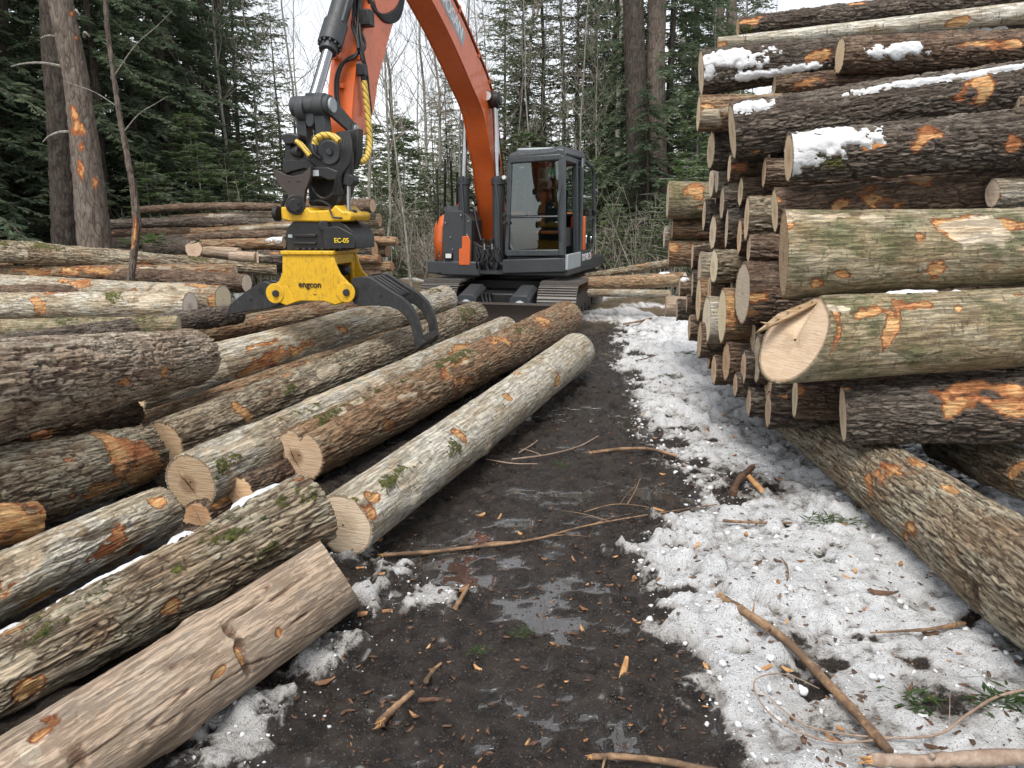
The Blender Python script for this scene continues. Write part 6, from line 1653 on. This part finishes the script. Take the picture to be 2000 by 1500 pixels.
# the big pine on the left, with its bark knocked off in patches
def big_trunk(name, pix, Y, r_px, mat, label, scars=(), top=12.0, extra=None, ybase=None):
    root = empty(name)
    pts = [at(px, py, Y) for px, py in pix]
    rr = [r * proj(p)[2] / FPX for r, p in zip(r_px, pts)]
    d = (pts[-1] - pts[-2]) / (pts[-1][2] - pts[-2][2])
    z0 = ground_z(pts[0][0], Y) - 0.1
    d0 = (pts[1] - pts[0]) / (pts[1][2] - pts[0][2])
    P = [pts[0] + d0 * (z0 - pts[0][2])] + pts + [pts[-1] + d * (top - pts[-1][2])]
    rr = [rr[0] * 1.35] + rr + [rr[-1] * 0.55]
    n, m = 48, 200
    zs = np.linspace(P[0][2], P[-1][2], m)
    zP = [p[2] for p in P]
    X = np.interp(zs, zP, [p[0] for p in P]); Rr = np.interp(zs, zP, rr)
    a = np.arange(n) * 2 * math.pi / n
    A, Z = np.meshgrid(a, zs)
    un = A / (2 * math.pi)
    pu = 14
    f1, f2, ci = voro(np.mod(un * pu + (fbm(un * 7, Z / .1, 7, 3, 9) - .5), pu), Z / 0.16, pu, 77)
    rad = Rr[:, None] * (1 + 0.10 * (fbm(un * 3, Z / 0.7, 3, 3, 3) - .5)) + 0.012 * (sstep(0, .4, f2 - f1) - 1 + .8 * (ci - .5))
    co = np.stack([X[:, None] + rad * np.cos(A) - P[0][0], rad * np.sin(A), Z - P[0][2]], -1)
    sc = np.zeros_like(A)
    for px, py, lz, lw in scars:
        p = at(px, py, Y)
        xa = np.interp(p[2], zs, X); ra = np.interp(p[2], zs, Rr)
        aa = -math.acos(np.clip((p[0] - xa) / ra, -0.95, 0.95))
        da = (A - aa + math.pi) % (2 * math.pi) - math.pi
        s_ = proj(p)[2] / FPX
        sc = np.maximum(sc, sstep(1.3, 0.4, np.sqrt(((Z - p[2]) / (lz * s_)) ** 2 + (da * ra / (lw * s_)) ** 2)))
    me = fast_mesh('trunk', co, grid_quads(m, n, True))
    attr(me, 'm1', np.stack([sc * 0, sc, sc * 0, sc * 0 + 1], -1))
    root.location = (P[0][0], Y, P[0][2])
    link('trunk', me, mat, root)
    b = MB()
    rg = np.random.RandomState(5)
    for px, py, dx, dz, L in (extra or ()):
        p = at(px, py, Y) - np.array([P[0][0], Y, P[0][2]])
        q = [p, p + np.array([dx * L * 0.4, -0.1, dz * L * 0.4 + 0.03]), p + np.array([dx * L * 0.75, -0.15, dz * L * 0.7]), p + np.array([dx * L, -0.15, dz * L - 0.05])]
        b.tube(smooth_path(q, 3), [min(0.024, 0.35 * rr[1]) * (1 - 0.085 * i) * (0.5 if name == 'sapling' else 1) for i in range(10)], 6)
    if extra: b.build('dead_branch', M['greybark'], root)
    tag(root, label, 'tree')
    return root
bp = big_trunk('pine_tree', [(186, 480), (176, 380), (163, 260), (148, 150), (124, 30), (112, -40)], 11.4, [31, 29, 26, 24, 23, 22], M['pinebark'], 'big leaning pine trunk on the left with orange patches where bark is knocked off',
               scars=[(158, 225, 20, 9), (166, 255, 15, 17), (172, 285, 14, 6), (172, 332, 22, 8), (196, 358, 10, 7), (148, 30, 6, 8), (165, 75, 6, 8)],
               extra=[(135, 133, -1, 0.06, 0.72), (128, 82, -1, 0.25, 0.25), (148, 258, -1, -0.25, 0.4), (165, 72, 1, 0.1, 0.15), (150, 28, 1, 0.0, 0.12)])
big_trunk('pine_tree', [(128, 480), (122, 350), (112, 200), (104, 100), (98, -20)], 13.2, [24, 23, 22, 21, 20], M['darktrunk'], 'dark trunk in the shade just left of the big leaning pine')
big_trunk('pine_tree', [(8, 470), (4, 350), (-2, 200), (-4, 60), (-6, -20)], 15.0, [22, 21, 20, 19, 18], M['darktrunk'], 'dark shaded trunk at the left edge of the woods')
big_trunk('sapling', [(262, 492), (268, 440), (262, 380), (250, 310), (234, 230), (222, 150), (210, 60), (204, -30)], 10.6, [7, 8, 6.5, 6, 5.5, 5, 4.5, 4], M['pinebark'], 'slim bent sapling with a split torn foot beside the big leaning pine',
          scars=[(268, 450, 34, 5), (262, 480, 10, 4)], top=7.5, extra=[(222, 150, 1, 0.9, 0.9), (240, 260, 1, 0.7, 0.7), (232, 210, -1, 0.6, 0.6)])
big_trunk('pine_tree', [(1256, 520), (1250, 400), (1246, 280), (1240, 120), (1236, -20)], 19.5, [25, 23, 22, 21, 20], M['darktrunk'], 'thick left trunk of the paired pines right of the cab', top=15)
big_trunk('pine_tree', [(1280, 520), (1284, 400), (1282, 280), (1280, 120), (1284, -20)], 19.9, [25, 22, 20, 19, 18], M['pinebark'], 'right trunk of the paired pines right of the cab', top=15)
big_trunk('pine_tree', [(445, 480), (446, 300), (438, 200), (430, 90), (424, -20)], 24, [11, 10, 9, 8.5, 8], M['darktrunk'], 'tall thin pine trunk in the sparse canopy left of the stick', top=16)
big_trunk('pine_tree', [(1408, 480), (1405, 300), (1400, 150), (1404, 60), (1406, -20)], 27, [12, 11, 10, 10, 9], M['pinebark'], 'straight trunk rising just above the pile at right', top=16)
big_trunk('pine_tree', [(1436, 480), (1436, 300), (1432, 150), (1430, 60), (1428, -20)], 25, [13, 12, 11, 11, 10], M['pinebark'], 'second straight trunk behind the top of the high pile', top=16)

rng = np.random.RandomState(12)
protos = {}
protos['hem'] = [conifer('hemlock_tree', 101 + i, h, r, mL, 0.03, nb, M['hemlock'], M['darktrunk'], twig=0.34, step=0.085, droop=0.28, width=0.026)
                 for i, (h, r, mL, nb) in enumerate(((11, 0.15, 2.9, 200), (8.5, 0.11, 2.4, 170), (13, 0.17, 3.2, 210)))]
protos['pin'] = [conifer('white_pine_tree', 201 + i, h, r, mL, 0.16, nb, M['pine'], M['darktrunk'], twig=0.36, step=0.13, droop=0.05, rise=0.15, width=0.026, density=0.9, sparse=0.25)
                 for i, (h, r, mL, nb) in enumerate(((15, 0.13, 3.4, 190), (13, 0.10, 2.8, 160)))]
protos['yng'] = [conifer('young_evergreen', 301 + i, h, r, mL, 0.02, nb, M['young'], M['greybark'], twig=0.24, step=0.075, droop=0.12, rise=0.15, width=0.020)
                 for i, (h, r, mL, nb) in enumerate(((3.2, 0.04, 1.3, 90), (4.6, 0.05, 1.6, 110)))]
protos['hrd'] = [hardwood('bare_hardwood_tree', 401 + i, h, r, M['greybark'], sp, nb, z0, ln)
                 for i, (h, r, sp, nb, z0, ln) in enumerate(((14, 0.075, 0.42, 15, 0.14, (0.03, 0)), (11, 0.05, 0.45, 14, 0.10, (-0.06, 0)), (16, 0.095, 0.40, 16, 0.16, (0.04, 0)), (8, 0.035, 0.5, 12, 0.1, (0.10, 0)), (12, 0.05, 0.32, 14, 0.2, (-0.03, 0))))]
used = set()
def plant(kind, k, px, Y, s=1.0, label=None, group=None, rz=None):
    p = protos[kind][k % len(protos[kind])]
    x = (px - 1000) / FPX * Y * math.cos(PITCH)
    o = p if (kind, k % len(protos[kind])) not in used else copy_tree(p)
    used.add((kind, k % len(protos[kind])))
    return set_tree(o, x, Y, rng.uniform(0, 6.28) if rz is None else rz, s, label, 'tree', group, (rng.normal(0, 0.02), rng.normal(0, 0.02)))

HG, PG, YG, BG = 'dark hemlocks in the woods on the left', 'sparse pines in the woods', 'young evergreens at the edge of the clearing', 'bare hardwoods in the woods behind'
hl = 'dark green hemlock with drooping sprays in the woods at left'
for i, (px, Y, s) in enumerate(((-120, 13.0, 1.0), (-40, 14.5, 0.9), (40, 16.0, 1.0), (150, 16.5, 1.05), (-10, 18.5, 1.1), (95, 19.0, 1.05), (205, 15.5, 0.8), (270, 17.5, 1.0), (335, 19.0, 1.05), (390, 21.5, 0.95),
                                (240, 22.5, 1.1), (-180, 17, 1.1), (320, 24, 1.1), (60, 24, 1.15), (430, 25, 0.85), (170, 26, 1.15), (-80, 24, 1.2))):
    plant('hem', i, px, Y, s, hl, HG)
hr = 'dark hemlock with drooping sprays in the woods right of the boom'
for i, (px, Y, s) in enumerate(((1225, 20.5, 0.8), (1305, 20.5, 0.85), (1345, 22.5, 0.8), (1265, 18.8, 0.55), (1180, 26, 0.85), (1400, 24, 0.7), (1030, 29, 0.8), (1150, 31, 0.9))):
    plant('hem', i + 1, px, Y, s, hr, 'hemlocks right of the boom')
pl_ = 'sparse grey-green pine standing in the woods behind the clearing'
for i, (px, Y, s) in enumerate(((430, 24, 1.0), (470, 27, 0.95), (380, 29, 1.1), (1015, 28, 0.9), (1065, 31, 0.95), (985, 34, 0.95), (1130, 30, 0.9), (1190, 33, 0.9), (1360, 29, 0.95), (1440, 31, 1.0), (560, 40, 0.8), (880, 42, 0.7))):
    plant('pin', i, px, Y, s, pl_, PG)
yl = 'young bright green evergreen at the edge of the clearing'
for i, (px, Y, s) in enumerate(((318, 15.8, 0.8), (372, 16.8, 0.85), (420, 18.5, 0.9), (470, 20, 0.75), (500, 22, 0.8), (345, 20, 1.0), (405, 23, 0.9), (450, 17.0, 0.5), (745, 22, 0.9), (790, 24, 1.0), (840, 26, 1.0), (770, 29, 1.15), (710, 25, 0.8), (900, 25, 0.8),
                                (1200, 17.5, 0.62), (1175, 20, 0.7), (1330, 16.5, 0.9), (1360, 19, 1.0), (1310, 18, 0.7), (1225, 22, 0.8), (1390, 17, 1.0), (560, 30, 0.9), (620, 33, 0.9), (830, 33, 0.9), (930, 32, 0.8), (1010, 27, 0.8), (1080, 25, 0.8), (1140, 24, 0.7), (690, 36, 1.1), (300, 15.2, 0.6), (340, 17.5, 0.9), (395, 16.2, 0.7), (440, 19, 1.0), (480, 18, 0.7), (515, 20, 0.6), (1030, 22, 0.9), (1160, 21, 1.0), (960, 27, 0.9), (1120, 28, 1.0), (1200, 26, 1.2), (880, 30, 1.0), (730, 30, 1.1), (530, 26, 0.7), (1050, 36, 0.9), (880, 38, 0.9), (1420, 22, 1.2), (280, 27, 1.2), (660, 28, 0.7))):
    plant('yng', i, px, Y, s, yl, YG)
bl_ = 'thin bare grey hardwood in the woods behind the clearing'
hb = [(482, 20, 1), (505, 24, 1), (540, 26, 3), (575, 23, 1), (600, 31, 0), (640, 27, 3), (730, 21, 4), (752, 20.5, 1), (775, 30, 2), (800, 19, 3), (835, 27, 0), (862, 33, 2), (890, 24, 1), (925, 29, 0), (955, 24, 1), (978, 31, 4), (1000, 27, 3),
      (1022, 30, 2), (1040, 24, 4), (1058, 29, 1), (1085, 27, 3), (1105, 31, 2), (1120, 21, 1), (1140, 33, 4), (1165, 23, 3), (1185, 28, 0), (1205, 24, 2), (1330, 26, 2), (1385, 22, 1), (1420, 28, 0), (1370, 33, 4), (350, 27, 0), (410, 31, 2), (300, 29, 4), (450, 33, 0)]
for i, (px, Y, k) in enumerate(hb):
    plant('hrd', k, px, Y, rng.uniform(0.8, 1.1), bl_, BG)
for i in range(24):
    px = rng.uniform(240, 1480); Y = rng.uniform(32, 62)
    if 500 < px < 780 and i % 3: continue
    plant('hrd', i, px, Y, rng.uniform(0.85, 1.2), bl_, BG)
for i in range(28):
    px = rng.uniform(-100, 1480); Y = rng.uniform(44, 75)
    if 480 < px < 1200: Y += 14
    if 480 < px < 720: continue
    plant('hem' if i % 2 else 'pin', i, px, Y, rng.uniform(0.75, 1.0), 'evergreen far back in the woods', 'evergreens far back in the woods')

# undergrowth: bare brush nobody could count
rg = np.random.RandomState(3)
S = Strips()
for k in range(3600):
    Y = rg.uniform(14.8, 42); px = rg.uniform(-200, 1520)
    if rg.rand() < 0.5: Y = rg.uniform(15.5, 24)
    x = (px - 1000) / FPX * Y
    if Y < 19 and 560 < px < 1130: Y += 6; x = (px - 1000) / FPX * Y
    p = np.array([x, Y, ground_z(x, Y) - 0.03])
    d = np.array([rg.normal(0, .28), rg.normal(0, .28), 1.0]); d /= np.linalg.norm(d)
    L = rg.uniform(0.6, 2.4)
    n0 = np.array([0.2, -1, 0.1])
    S.blade(p, d, L, 0.008, n0)
    for j in range(rg.randint(3, 7)):
        q = p + d * L * rg.uniform(0.25, 0.9)
        d2 = d * 0.6 + rg.normal(0, 0.55, 3); d2 /= np.linalg.norm(d2)
        l2 = L * rg.uniform(0.2, 0.45)
        S.blade(q, d2, l2, 0.005, n0)
        q2 = q + d2 * l2 * 0.5; d3 = d2 * 0.7 + rg.normal(0, 0.5, 3); d3 /= np.linalg.norm(d3)
        S.blade(q2, d3, l2 * 0.6, 0.004, n0)
V, Q = S.arrays()
tag(quads_obj('undergrowth', V, Q, M['twig'], None), 'bare tangled brush under the trees', 'brush', kind='stuff')

# ------------------------------------------------------------------ sticks, branches, bark chips and crumbs on the ground
def wood_mat(name, c1, c2, bark_c, amt):
    t = NT(name)
    v = t.coord((1, 1, 1))
    n = t.noise(v, 40, 6, 0.7); b_ = t.noise(v, 9, 5, 0.65)
    c = t.mix(t.ramp(n, 0.35, 0.65), c1, c2)
    c = t.mix(t.math('MULTIPLY', t.ramp(b_, 0.42, 0.58), amt), c, bark_c)
    t.bump(n, 0.6, 0.006)
    return t.fin(c, 0.8, spec=0.3)
M['stick'] = wood_mat('broken_stick_wood', (0.22, 0.13, 0.07), (0.32, 0.21, 0.125), (0.11, 0.07, 0.045), 0.9)
M['fresh'] = wood_mat('fresh_torn_wood', (0.50, 0.27, 0.10), (0.60, 0.38, 0.19), (0.28, 0.12, 0.05), 0.6)
M['branch'] = wood_mat('greyish_branch_bark', (0.27, 0.20, 0.15), (0.38, 0.30, 0.24), (0.20, 0.12, 0.08), 0.5)
M['chip'] = wood_mat('orange_bark_chip', (0.28, 0.125, 0.055), (0.46, 0.27, 0.14), (0.12, 0.06, 0.035), 0.8)
M['darkchip'] = wood_mat('wet_dark_chip', (0.10, 0.055, 0.035), (0.18, 0.10, 0.06), (0.045, 0.03, 0.022), 0.6)
M['sprig'] = foliage_mat('fallen_green_sprig', (0.06, 0.10, 0.04), (0.09, 0.14, 0.05), (0.12, 0.17, 0.06))

def stick(name, label, pix, r0, r1, mat, lift=None, sub=(), torn=None, cat='stick', group=None, n=9, jitter=0.0):
    pts = []
    for k, p in enumerate(pix):
        q = atz(p[0], p[1], 0.03)
        z = ground_z(q[0], q[1]) + (lift[k] if lift else 0.0)
        q = atz(p[0], p[1], z + r0)
        pts.append(q)
    P = smooth_path(pts, 6)
    rg = np.random.RandomState(len(label))
    c = np.array(P[len(P) // 2])
    m = len(P)
    b = MB()
    b.tube([np.array(p) - c + rg.normal(0, 1, 3) * jitter for p in P], [(r0 + (r1 - r0) * i / (m - 1)) * rg.uniform(0.86, 1.14) for i in range(m)], n)
    for f, dx, dy, dz, L, r in sub:
        q = np.array(P[int(f * (m - 1))]) - c
        d = np.array([dx, dy, dz])
        b.tube(smooth_path([q, q + d * L * 0.5 + np.array([0, 0, 0.01]), q + d * L], 3), [r * (1 - 0.1 * i) for i in range(7)], 5)
    o = b.build(name, mat, None, angle=80)
    o.location = c
    tag(o, label, cat, group)
    if torn is not None:
        b = MB()
        e = np.array(P[0 if torn == 0 else -1]) - c; d = np.array(P[1 if torn == 0 else -2]) - c - e
        d = -d / (np.linalg.norm(d) + 1e-9)
        for k in range(9):
            v_ = d * rg.uniform(0.5, 1.2) + rg.normal(0, .25, 3)
            b.tube([e + rg.normal(0, 1, 3) * r0 * 0.4 - d * r0, e + v_ * r0 * 1.6], [r0 * 0.35, r0 * 0.06], 4)
        b.build('splintered_end', M['fresh'], o)
    return o

stick('broken_limb', 'long broken limb lying across the snow in front of the right pile', [(1406, 1166), (1470, 1205), (1540, 1255), (1600, 1318), (1665, 1385), (1738, 1468)], 0.018, 0.016, M['stick'], [0.03, .02, .02, .02, .02, .02], torn=0, sub=[(0.33, -0.5, -0.6, 0.1, 0.09, 0.01), (0.2, 0.2, 0.5, 0.8, 0.06, 0.005)])
stick('broken_limb', 'thick grey limb with a torn tip lying at the bottom right corner', [(1700, 1484), (1790, 1487), (1880, 1482), (2060, 1476)], 0.021, 0.024, M['branch'], [0.02] * 4, torn=0, sub=[(0.45, -0.1, -0.5, 0.7, 0.04, 0.016)])
stick('broken_limb', 'orange-brown limb poking in at the bottom edge of the mud', [(1156, 1478), (1215, 1478), (1290, 1486), (1400, 1506)], 0.011, 0.010, M['stick'], [0.01] * 4, torn=0, sub=[(0.2, -0.3, -0.9, 0.0, 0.07, 0.007)])
stick('stick', 'pale broken stick lying where the mud meets the snow', [(1157, 884), (1215, 877), (1270, 877), (1322, 891)], 0.014, 0.010, M['stick'], [0.02] * 4, torn=0)
stick('stick', 'shredded long pole lying across the mud track', [(748, 1084), (840, 1078), (930, 1068), (1000, 1060), (1060, 1050), (1140, 1028), (1250, 1008), (1400, 985)], 0.012, 0.003, M['stick'], [0.01] * 8, torn=0, sub=[(0.3, 0.9, 0.2, 0.05, 0.2, 0.008), (0.6, 0.9, -0.1, 0.02, 0.25, 0.003), (0.75, 0.8, 0.3, 0.1, 0.3, 0.003), (0.8, -0.9, 0.3, 0.1, 0.3, 0.003)])
stick('twig', 'bent grey twig on the mud above the shredded pole', [(1000, 897), (1070, 888), (1130, 872), (1168, 852)], 0.007, 0.004, M['branch'], [0.02] * 4, sub=[(0.3, -0.8, 0.5, 0.1, 0.2, 0.004)])
stick('twig', 'short twig on the mud left of the bent grey twig', [(950, 897), (1000, 905), (1050, 906)], 0.005, 0.003, M['branch'], [0.01] * 3)
stick('twig', 'small angled twig on the mud beside the birch log', [(1014, 884), (1040, 868), (1050, 860)], 0.006, 0.004, M['branch'], [0.01] * 3)
stick('stick', 'dark straight stick lying on the clean snow', [(1412, 1017), (1470, 1020), (1546, 1021)], 0.009, 0.006, M['stick'], [0.02] * 3)
stick('stick', 'thin stick with a shaggy bark end on the snow by the flaky log', [(1880, 1218), (1825, 1228), (1770, 1232), (1700, 1236)], 0.010, 0.003, M['stick'], [0.02] * 4, torn=0, sub=[(0.1, -0.7, -0.6, 0.1, 0.06, 0.006)])
stick('twig', 'curved wiry twig sweeping in from the bottom right', [(2040, 1340), (1950, 1360), (1890, 1395), (1830, 1435), (1720, 1440), (1600, 1425), (1540, 1395), (1480, 1340)], 0.006, 0.002, M['branch'], [0.07, .05, .04, .03, .02, .02, .02, .02], sub=[(0.4, 0.3, 0.6, 0.4, 0.16, 0.002), (0.6, 0.0, 0.9, 0.1, 0.2, 0.002)])
stick('twig', 'looped thin twig around the middle of the broken limb', [(1740, 1442), (1640, 1450), (1560, 1430), (1500, 1390), (1472, 1340), (1490, 1320), (1540, 1318), (1600, 1345)], 0.004, 0.002, M['branch'], [0.04, .02, .02, .02, .02, .03, .03, .02])
stick('twig', 'upright dark twig stuck in the snow above the broken limb', [(1522, 1165), (1538, 1130), (1537, 1105), (1524, 1088)], 0.005, 0.003, M['stick'], [0.02] * 4)
stick('twig', 'thin weed stem standing by the end of the flaky log', [(1672, 995), (1676, 960), (1680, 925)], 0.005, 0.003, M['branch'], [0.01, 0.03, 0.05])
stick('stick', 'mossy stub of wood lying where dirt shows in the snow', [(1462, 930), (1475, 945), (1488, 958)], 0.020, 0.017, M['fresh'], [0.02] * 3)
stick('stick', 'rotten stub leaning in the dirt patch in the snow', [(1430, 965), (1445, 935), (1470, 912)], 0.024, 0.018, M['darkchip'], [0.0, 0.03, 0.06])
stick('stick', 'dark stick on the far snow bank beside the track', [(1218, 633), (1260, 625), (1300, 612)], 0.016, 0.012, M['stick'], [0.02] * 3)
stick('twig', 'fine twig standing from the mud near the pole', [(1225, 985), (1240, 960), (1250, 935)], 0.004, 0.002, M['stick'], [0.0, .05, .1])
stick('twig', 'pair of thin stems crossing the edge of the snow', [(1140, 1000), (1200, 985), (1262, 990), (1320, 1010)], 0.004, 0.002, M['stick'], [0.01, .04, .02, .01], sub=[(0.4, 0.5, 0.2, 0.5, 0.2, 0.002)])
stick('stick', 'bark-stripped splinter lying beside the end of the smooth pale log', [(698, 1200), (730, 1197), (768, 1192)], 0.013, 0.008, M['chip'], [0.005] * 3)
stick('stick', 'broken rotten stick lying in the muddy middle near the camera', [(742, 1412), (765, 1388), (790, 1365), (806, 1352)], 0.015, 0.009, M['stick'], [0.005] * 4, torn=0)
stick('stick', 'dark wet stick pressed into the mud', [(818, 1368), (850, 1366), (882, 1370)], 0.009, 0.007, M['darkchip'], [0.003] * 3)
stick('stick', 'torn strip of wood standing up out of the mud', [(888, 1190), (900, 1170), (912, 1148)], 0.012, 0.010, M['stick'], [0.0, 0.01, 0.02], torn=1)
stick('stick', 'thin mud-caked stick near the puddle', [(832, 1330), (846, 1310), (862, 1295)], 0.010, 0.006, M['stick'], [0.003] * 3)
stick('twig', 'tiny dark twig on the upper snow bank', [(1236, 706), (1262, 700), (1280, 694)], 0.008, 0.005, M['darkchip'], [0.015] * 3)

def chip_mesh(name, rg, mat, L, W, T):
    n = 9
    out = []
    for k in range(n):
        a = 2 * math.pi * k / n
        s = rg.uniform(0.65, 1.15)
        out.append((L * 0.5 * math.cos(a) * s, W * 0.5 * math.sin(a) * s, 0.012 * math.cos(a * 2) * rg.uniform(.3, 1) * L / 0.1))
    b = MB()
    b.prism(out, (rg.uniform(-.2, .2) * T, 0, T))
    return b.build(name, mat, None, smooth=False)
rg = np.random.RandomState(8)
chips = {}
for kind, mt in (('chip', 'chip'), ('dark', 'darkchip'), ('fresh', 'fresh')):
    chips[kind] = [chip_mesh('bark_chip', rg, M[mt], L, W, T) for L, W, T in ((0.085, 0.028, 0.008), (0.06, 0.03, 0.010), (0.045, 0.018, 0.006), (0.11, 0.022, 0.007))]
cu = set()
def chip(kind, k, px, py, s, label, group):
    p = chips[kind][k % 4]
    o = p if (kind, k % 4) not in cu else copy_tree(p)
    cu.add((kind, k % 4))
    q = atz(px, py, 0.02); z = ground_z(q[0], q[1])
    q = atz(px, py, z); z = ground_z(q[0], q[1])
    o.location = (q[0], q[1], z + 0.004)
    o.rotation_euler = (rg.normal(0, .22), rg.normal(0, .22), rg.uniform(0, 6.28))
    o.scale = (s, s, s)
    tag(o, label, 'bark chip', group)
ones = [('fresh', 3, 1215, 1312, 1.25, 'largest curled orange chip at the muddy edge of the snow'), ('chip', 1, 1140, 1190, 0.8, 'orange chip lying alone on the mud right of the pole'), ('chip', 0, 632, 1310, 0.9, 'orange chip lying beside the smooth pale log'),
        ('chip', 2, 745, 1158, 1.0, 'red-brown bark scrap on the grey slush by the log end'), ('fresh', 1, 940, 1005, 0.9, 'small bright chip on the wet mud above the pole'), ('chip', 0, 905, 1160, 1.3, 'curled pale chip propped in the middle of the mud'),
        ('chip', 1, 1240, 1140, 1.0, 'split chip at the snow edge below the pole'), ('fresh', 0, 1380, 1300, 0.6, 'bright chip on slush left of the broken limb'), ('chip', 3, 1398, 1090, 1.1, 'torn bark strip half sunk in the snow above the broken limb'), ('fresh', 2, 1535, 1310, 1.1, 'pale chip beside the middle of the broken limb'),
        ('chip', 1, 1682, 985, 1.6, 'orange bark slab leaning by the flaky log'), ('dark', 3, 1725, 1170, 1.3, 'dark bark strip on the snow near the flaky log'), ('fresh', 1, 1760, 1095, 0.8, 'small fresh chip on snow against the flaky log'), ('chip', 0, 805, 1340, 0.7, 'maroon chip near the broken rotten stick')]
for kd, k, px, py, s, lab in ones: chip(kd, k, px, py, s, lab, 'bark chips singled out on the ground')
for i in range(150):
    if i < 75:
        px, py = rg.uniform(560, 1300), rg.uniform(760, 1490)
        q = atz(px, py, 0)
        if px < 640 + (1100 - py) * 0.9 and py < 1250: continue
        if px < 720 - (py - 1180) * 1.0 and py >= 1180: continue
        chip(('chip', 'dark', 'fresh')[i % 3], i, px, py, rg.uniform(0.25, 0.7), 'small bark chip trodden into the dark mud', 'bark chips in the mud')
    else:
        py = rg.uniform(600, 1490); px = rg.uniform(1230 + max(0, py - 1200) * 0.7, min(1480 + max(0, py - 800) * 0.9, 1960))
        chip(('chip', 'dark', 'fresh')[i % 3], i, px, py, rg.uniform(0.3, 0.9), 'small bark chip lying on the dirty snow', 'bark chips on the snow')

# fallen evergreen sprigs on the snow
for i, (px, py, L, lab) in enumerate(((1640, 1030, 0.22, 'green sprig on the snow beside the flaky log'), (1600, 1035, 0.18, 'smaller green sprig left of the flaky log'), (1790, 1370, 0.22, 'dark sprig under the thick snow lip at right'), (1960, 1385, 0.26, 'green sprig at the right edge above the grey limb'),
                                     (1018, 1240, 0.10, 'bright moss sprig on the mud'), (935, 1262, 0.09, 'torn moss scrap beside the puddles'), (1100, 905, 0.16, 'sprig lying on the mud by the bent grey twig'), (1345, 700, 0.3, 'sprig on the snow at the pile foot'), (1310, 745, 0.2, 'small sprig on the upper snow'), (290, 478, 0.9, 'green hemlock bough lying before the round pink log end'))):
    S = Strips(); r2 = np.random.RandomState(40 + i)
    for k in range(60):
        a = r2.uniform(0, 6.28); p = np.array([r2.normal(0, .25), r2.normal(0, .18), r2.uniform(0, .12)]) * L
        d = np.array([math.cos(a), math.sin(a) * .6, r2.uniform(-.1, .4)]); d /= np.linalg.norm(d)
        S.blade(p, d, L * r2.uniform(.15, .4), L * 0.025, np.array([r2.normal(0, .4), r2.normal(0, .4), 1.0]))
    V, Q = S.arrays()
    q = atz(px, py, 0.02) if i < 9 else at(px, py, 11.9)
    o = quads_obj('evergreen_sprig', V, Q, M['sprig'], None)
    o.location = (q[0], q[1], ground_z(q[0], q[1]) + 0.004 if i < 9 else q[2])
    tag(o, lab, 'sprig', 'fallen evergreen sprigs')

# crumbs: snow clods and fine litter nobody could count
def scatter(name, mat, n, pick, size, flat, seed, label, cat):
    rg = np.random.RandomState(seed)
    import bmesh
    base = []
    for k in range(6):
        bm = bmesh.new(); bmesh.ops.create_icosphere(bm, subdivisions=2 if not flat else 1, radius=1.0)
        v = np.array([p.co[:] for p in bm.verts]); f = np.array([[q.index for q in p.verts] for p in bm.faces]); bm.free()
        v = v * (1 + 0.65 * (fbm(v[:, 0] * 1.7 + 9 * k + v[:, 2], v[:, 1] * 1.7 + v[:, 2] * 1.3, octv=2, s=seed + k) - 0.5) * 2)[:, None]
        base.append((v, f))
    Vs, Fs, off = [], [], 0
    for k in range(n):
        x, y = pick(rg)
        s = size(rg)
        v, f = base[rg.randint(6)]
        sc = np.array([1, rg.uniform(.5, 1), rg.uniform(.5, .8)]) if not flat else np.array([1, rg.uniform(.2, .5), 0.12])
        a = rg.uniform(0, 6.28); R3 = np.array([[math.cos(a), -math.sin(a), 0], [math.sin(a), math.cos(a), 0], [0, 0, 1]])
        w = (v * sc * s) @ R3.T + np.array([x, y, ground_z(x, y) + (s * 0.25 if not flat else s * 0.1)])
        Vs.append(w); Fs.append(f + off); off += len(v)
    me = fast_mesh(name, np.concatenate(Vs), np.concatenate(Fs), True)
    tag(link(name, me, mat), label, cat, kind='stuff')
def on_snow(rg):
    while True:
        y = 1.6 + 9 * rg.rand() ** 1.6; e = np.interp(y, _edge[:, 1], _edge[:, 0])
        x = e + rg.uniform(0.05, 1.4) if rg.rand() < .7 else e + abs(rg.normal(0.0, 0.14))
        return x, y
def on_all(rg):
    y = 1.5 + 9 * rg.rand() ** 1.7; e = np.interp(y, _edge[:, 1], _edge[:, 0])
    return e + rg.uniform(-1.3, 1.5), y
def by_log(rg):
    x, y, r, k = _blobs[rg.randint(len(_blobs))]
    return x + rg.normal(0, r * .7), y + rg.normal(0, r * .7)
scatter('snow_clods', M['snow'], 1500, on_snow, lambda r: 0.004 + 0.016 * r.rand() ** 4, False, 61, 'crumbs of snow along the edge of the snow bank', 'snow')
scatter('snow_crumbs', M['snow'], 260, by_log, lambda r: 0.003 + 0.007 * r.rand() ** 3, False, 62, 'crumbs of icy slush beside the near log ends', 'snow')
scatter('forest_litter', M['darkchip'], 5200, on_all, lambda r: 0.004 + 0.020 * r.rand() ** 3, True, 63, 'fine dark bark litter over mud and snow', 'litter')
scatter('wood_crumbs', M['chip'], 700, on_all, lambda r: 0.004 + 0.014 * r.rand() ** 3, True, 64, 'fine orange wood crumbs over mud and snow', 'litter')
scatter('mud_clods', M['ground_clod'] if 'ground_clod' in M else paint('wet_mud_clod', (0.022, 0.018, 0.016), 0.35, 0.2), 700, lambda r: (lambda y: (np.interp(y, _edge[:, 1], _edge[:, 0]) - r.uniform(0.0, 1.25), y))(1.5 + 9 * r.rand() ** 1.6), lambda r: 0.003 + 0.008 * r.rand() ** 3, False, 65, 'small clods of wet mud on the track', 'mud')
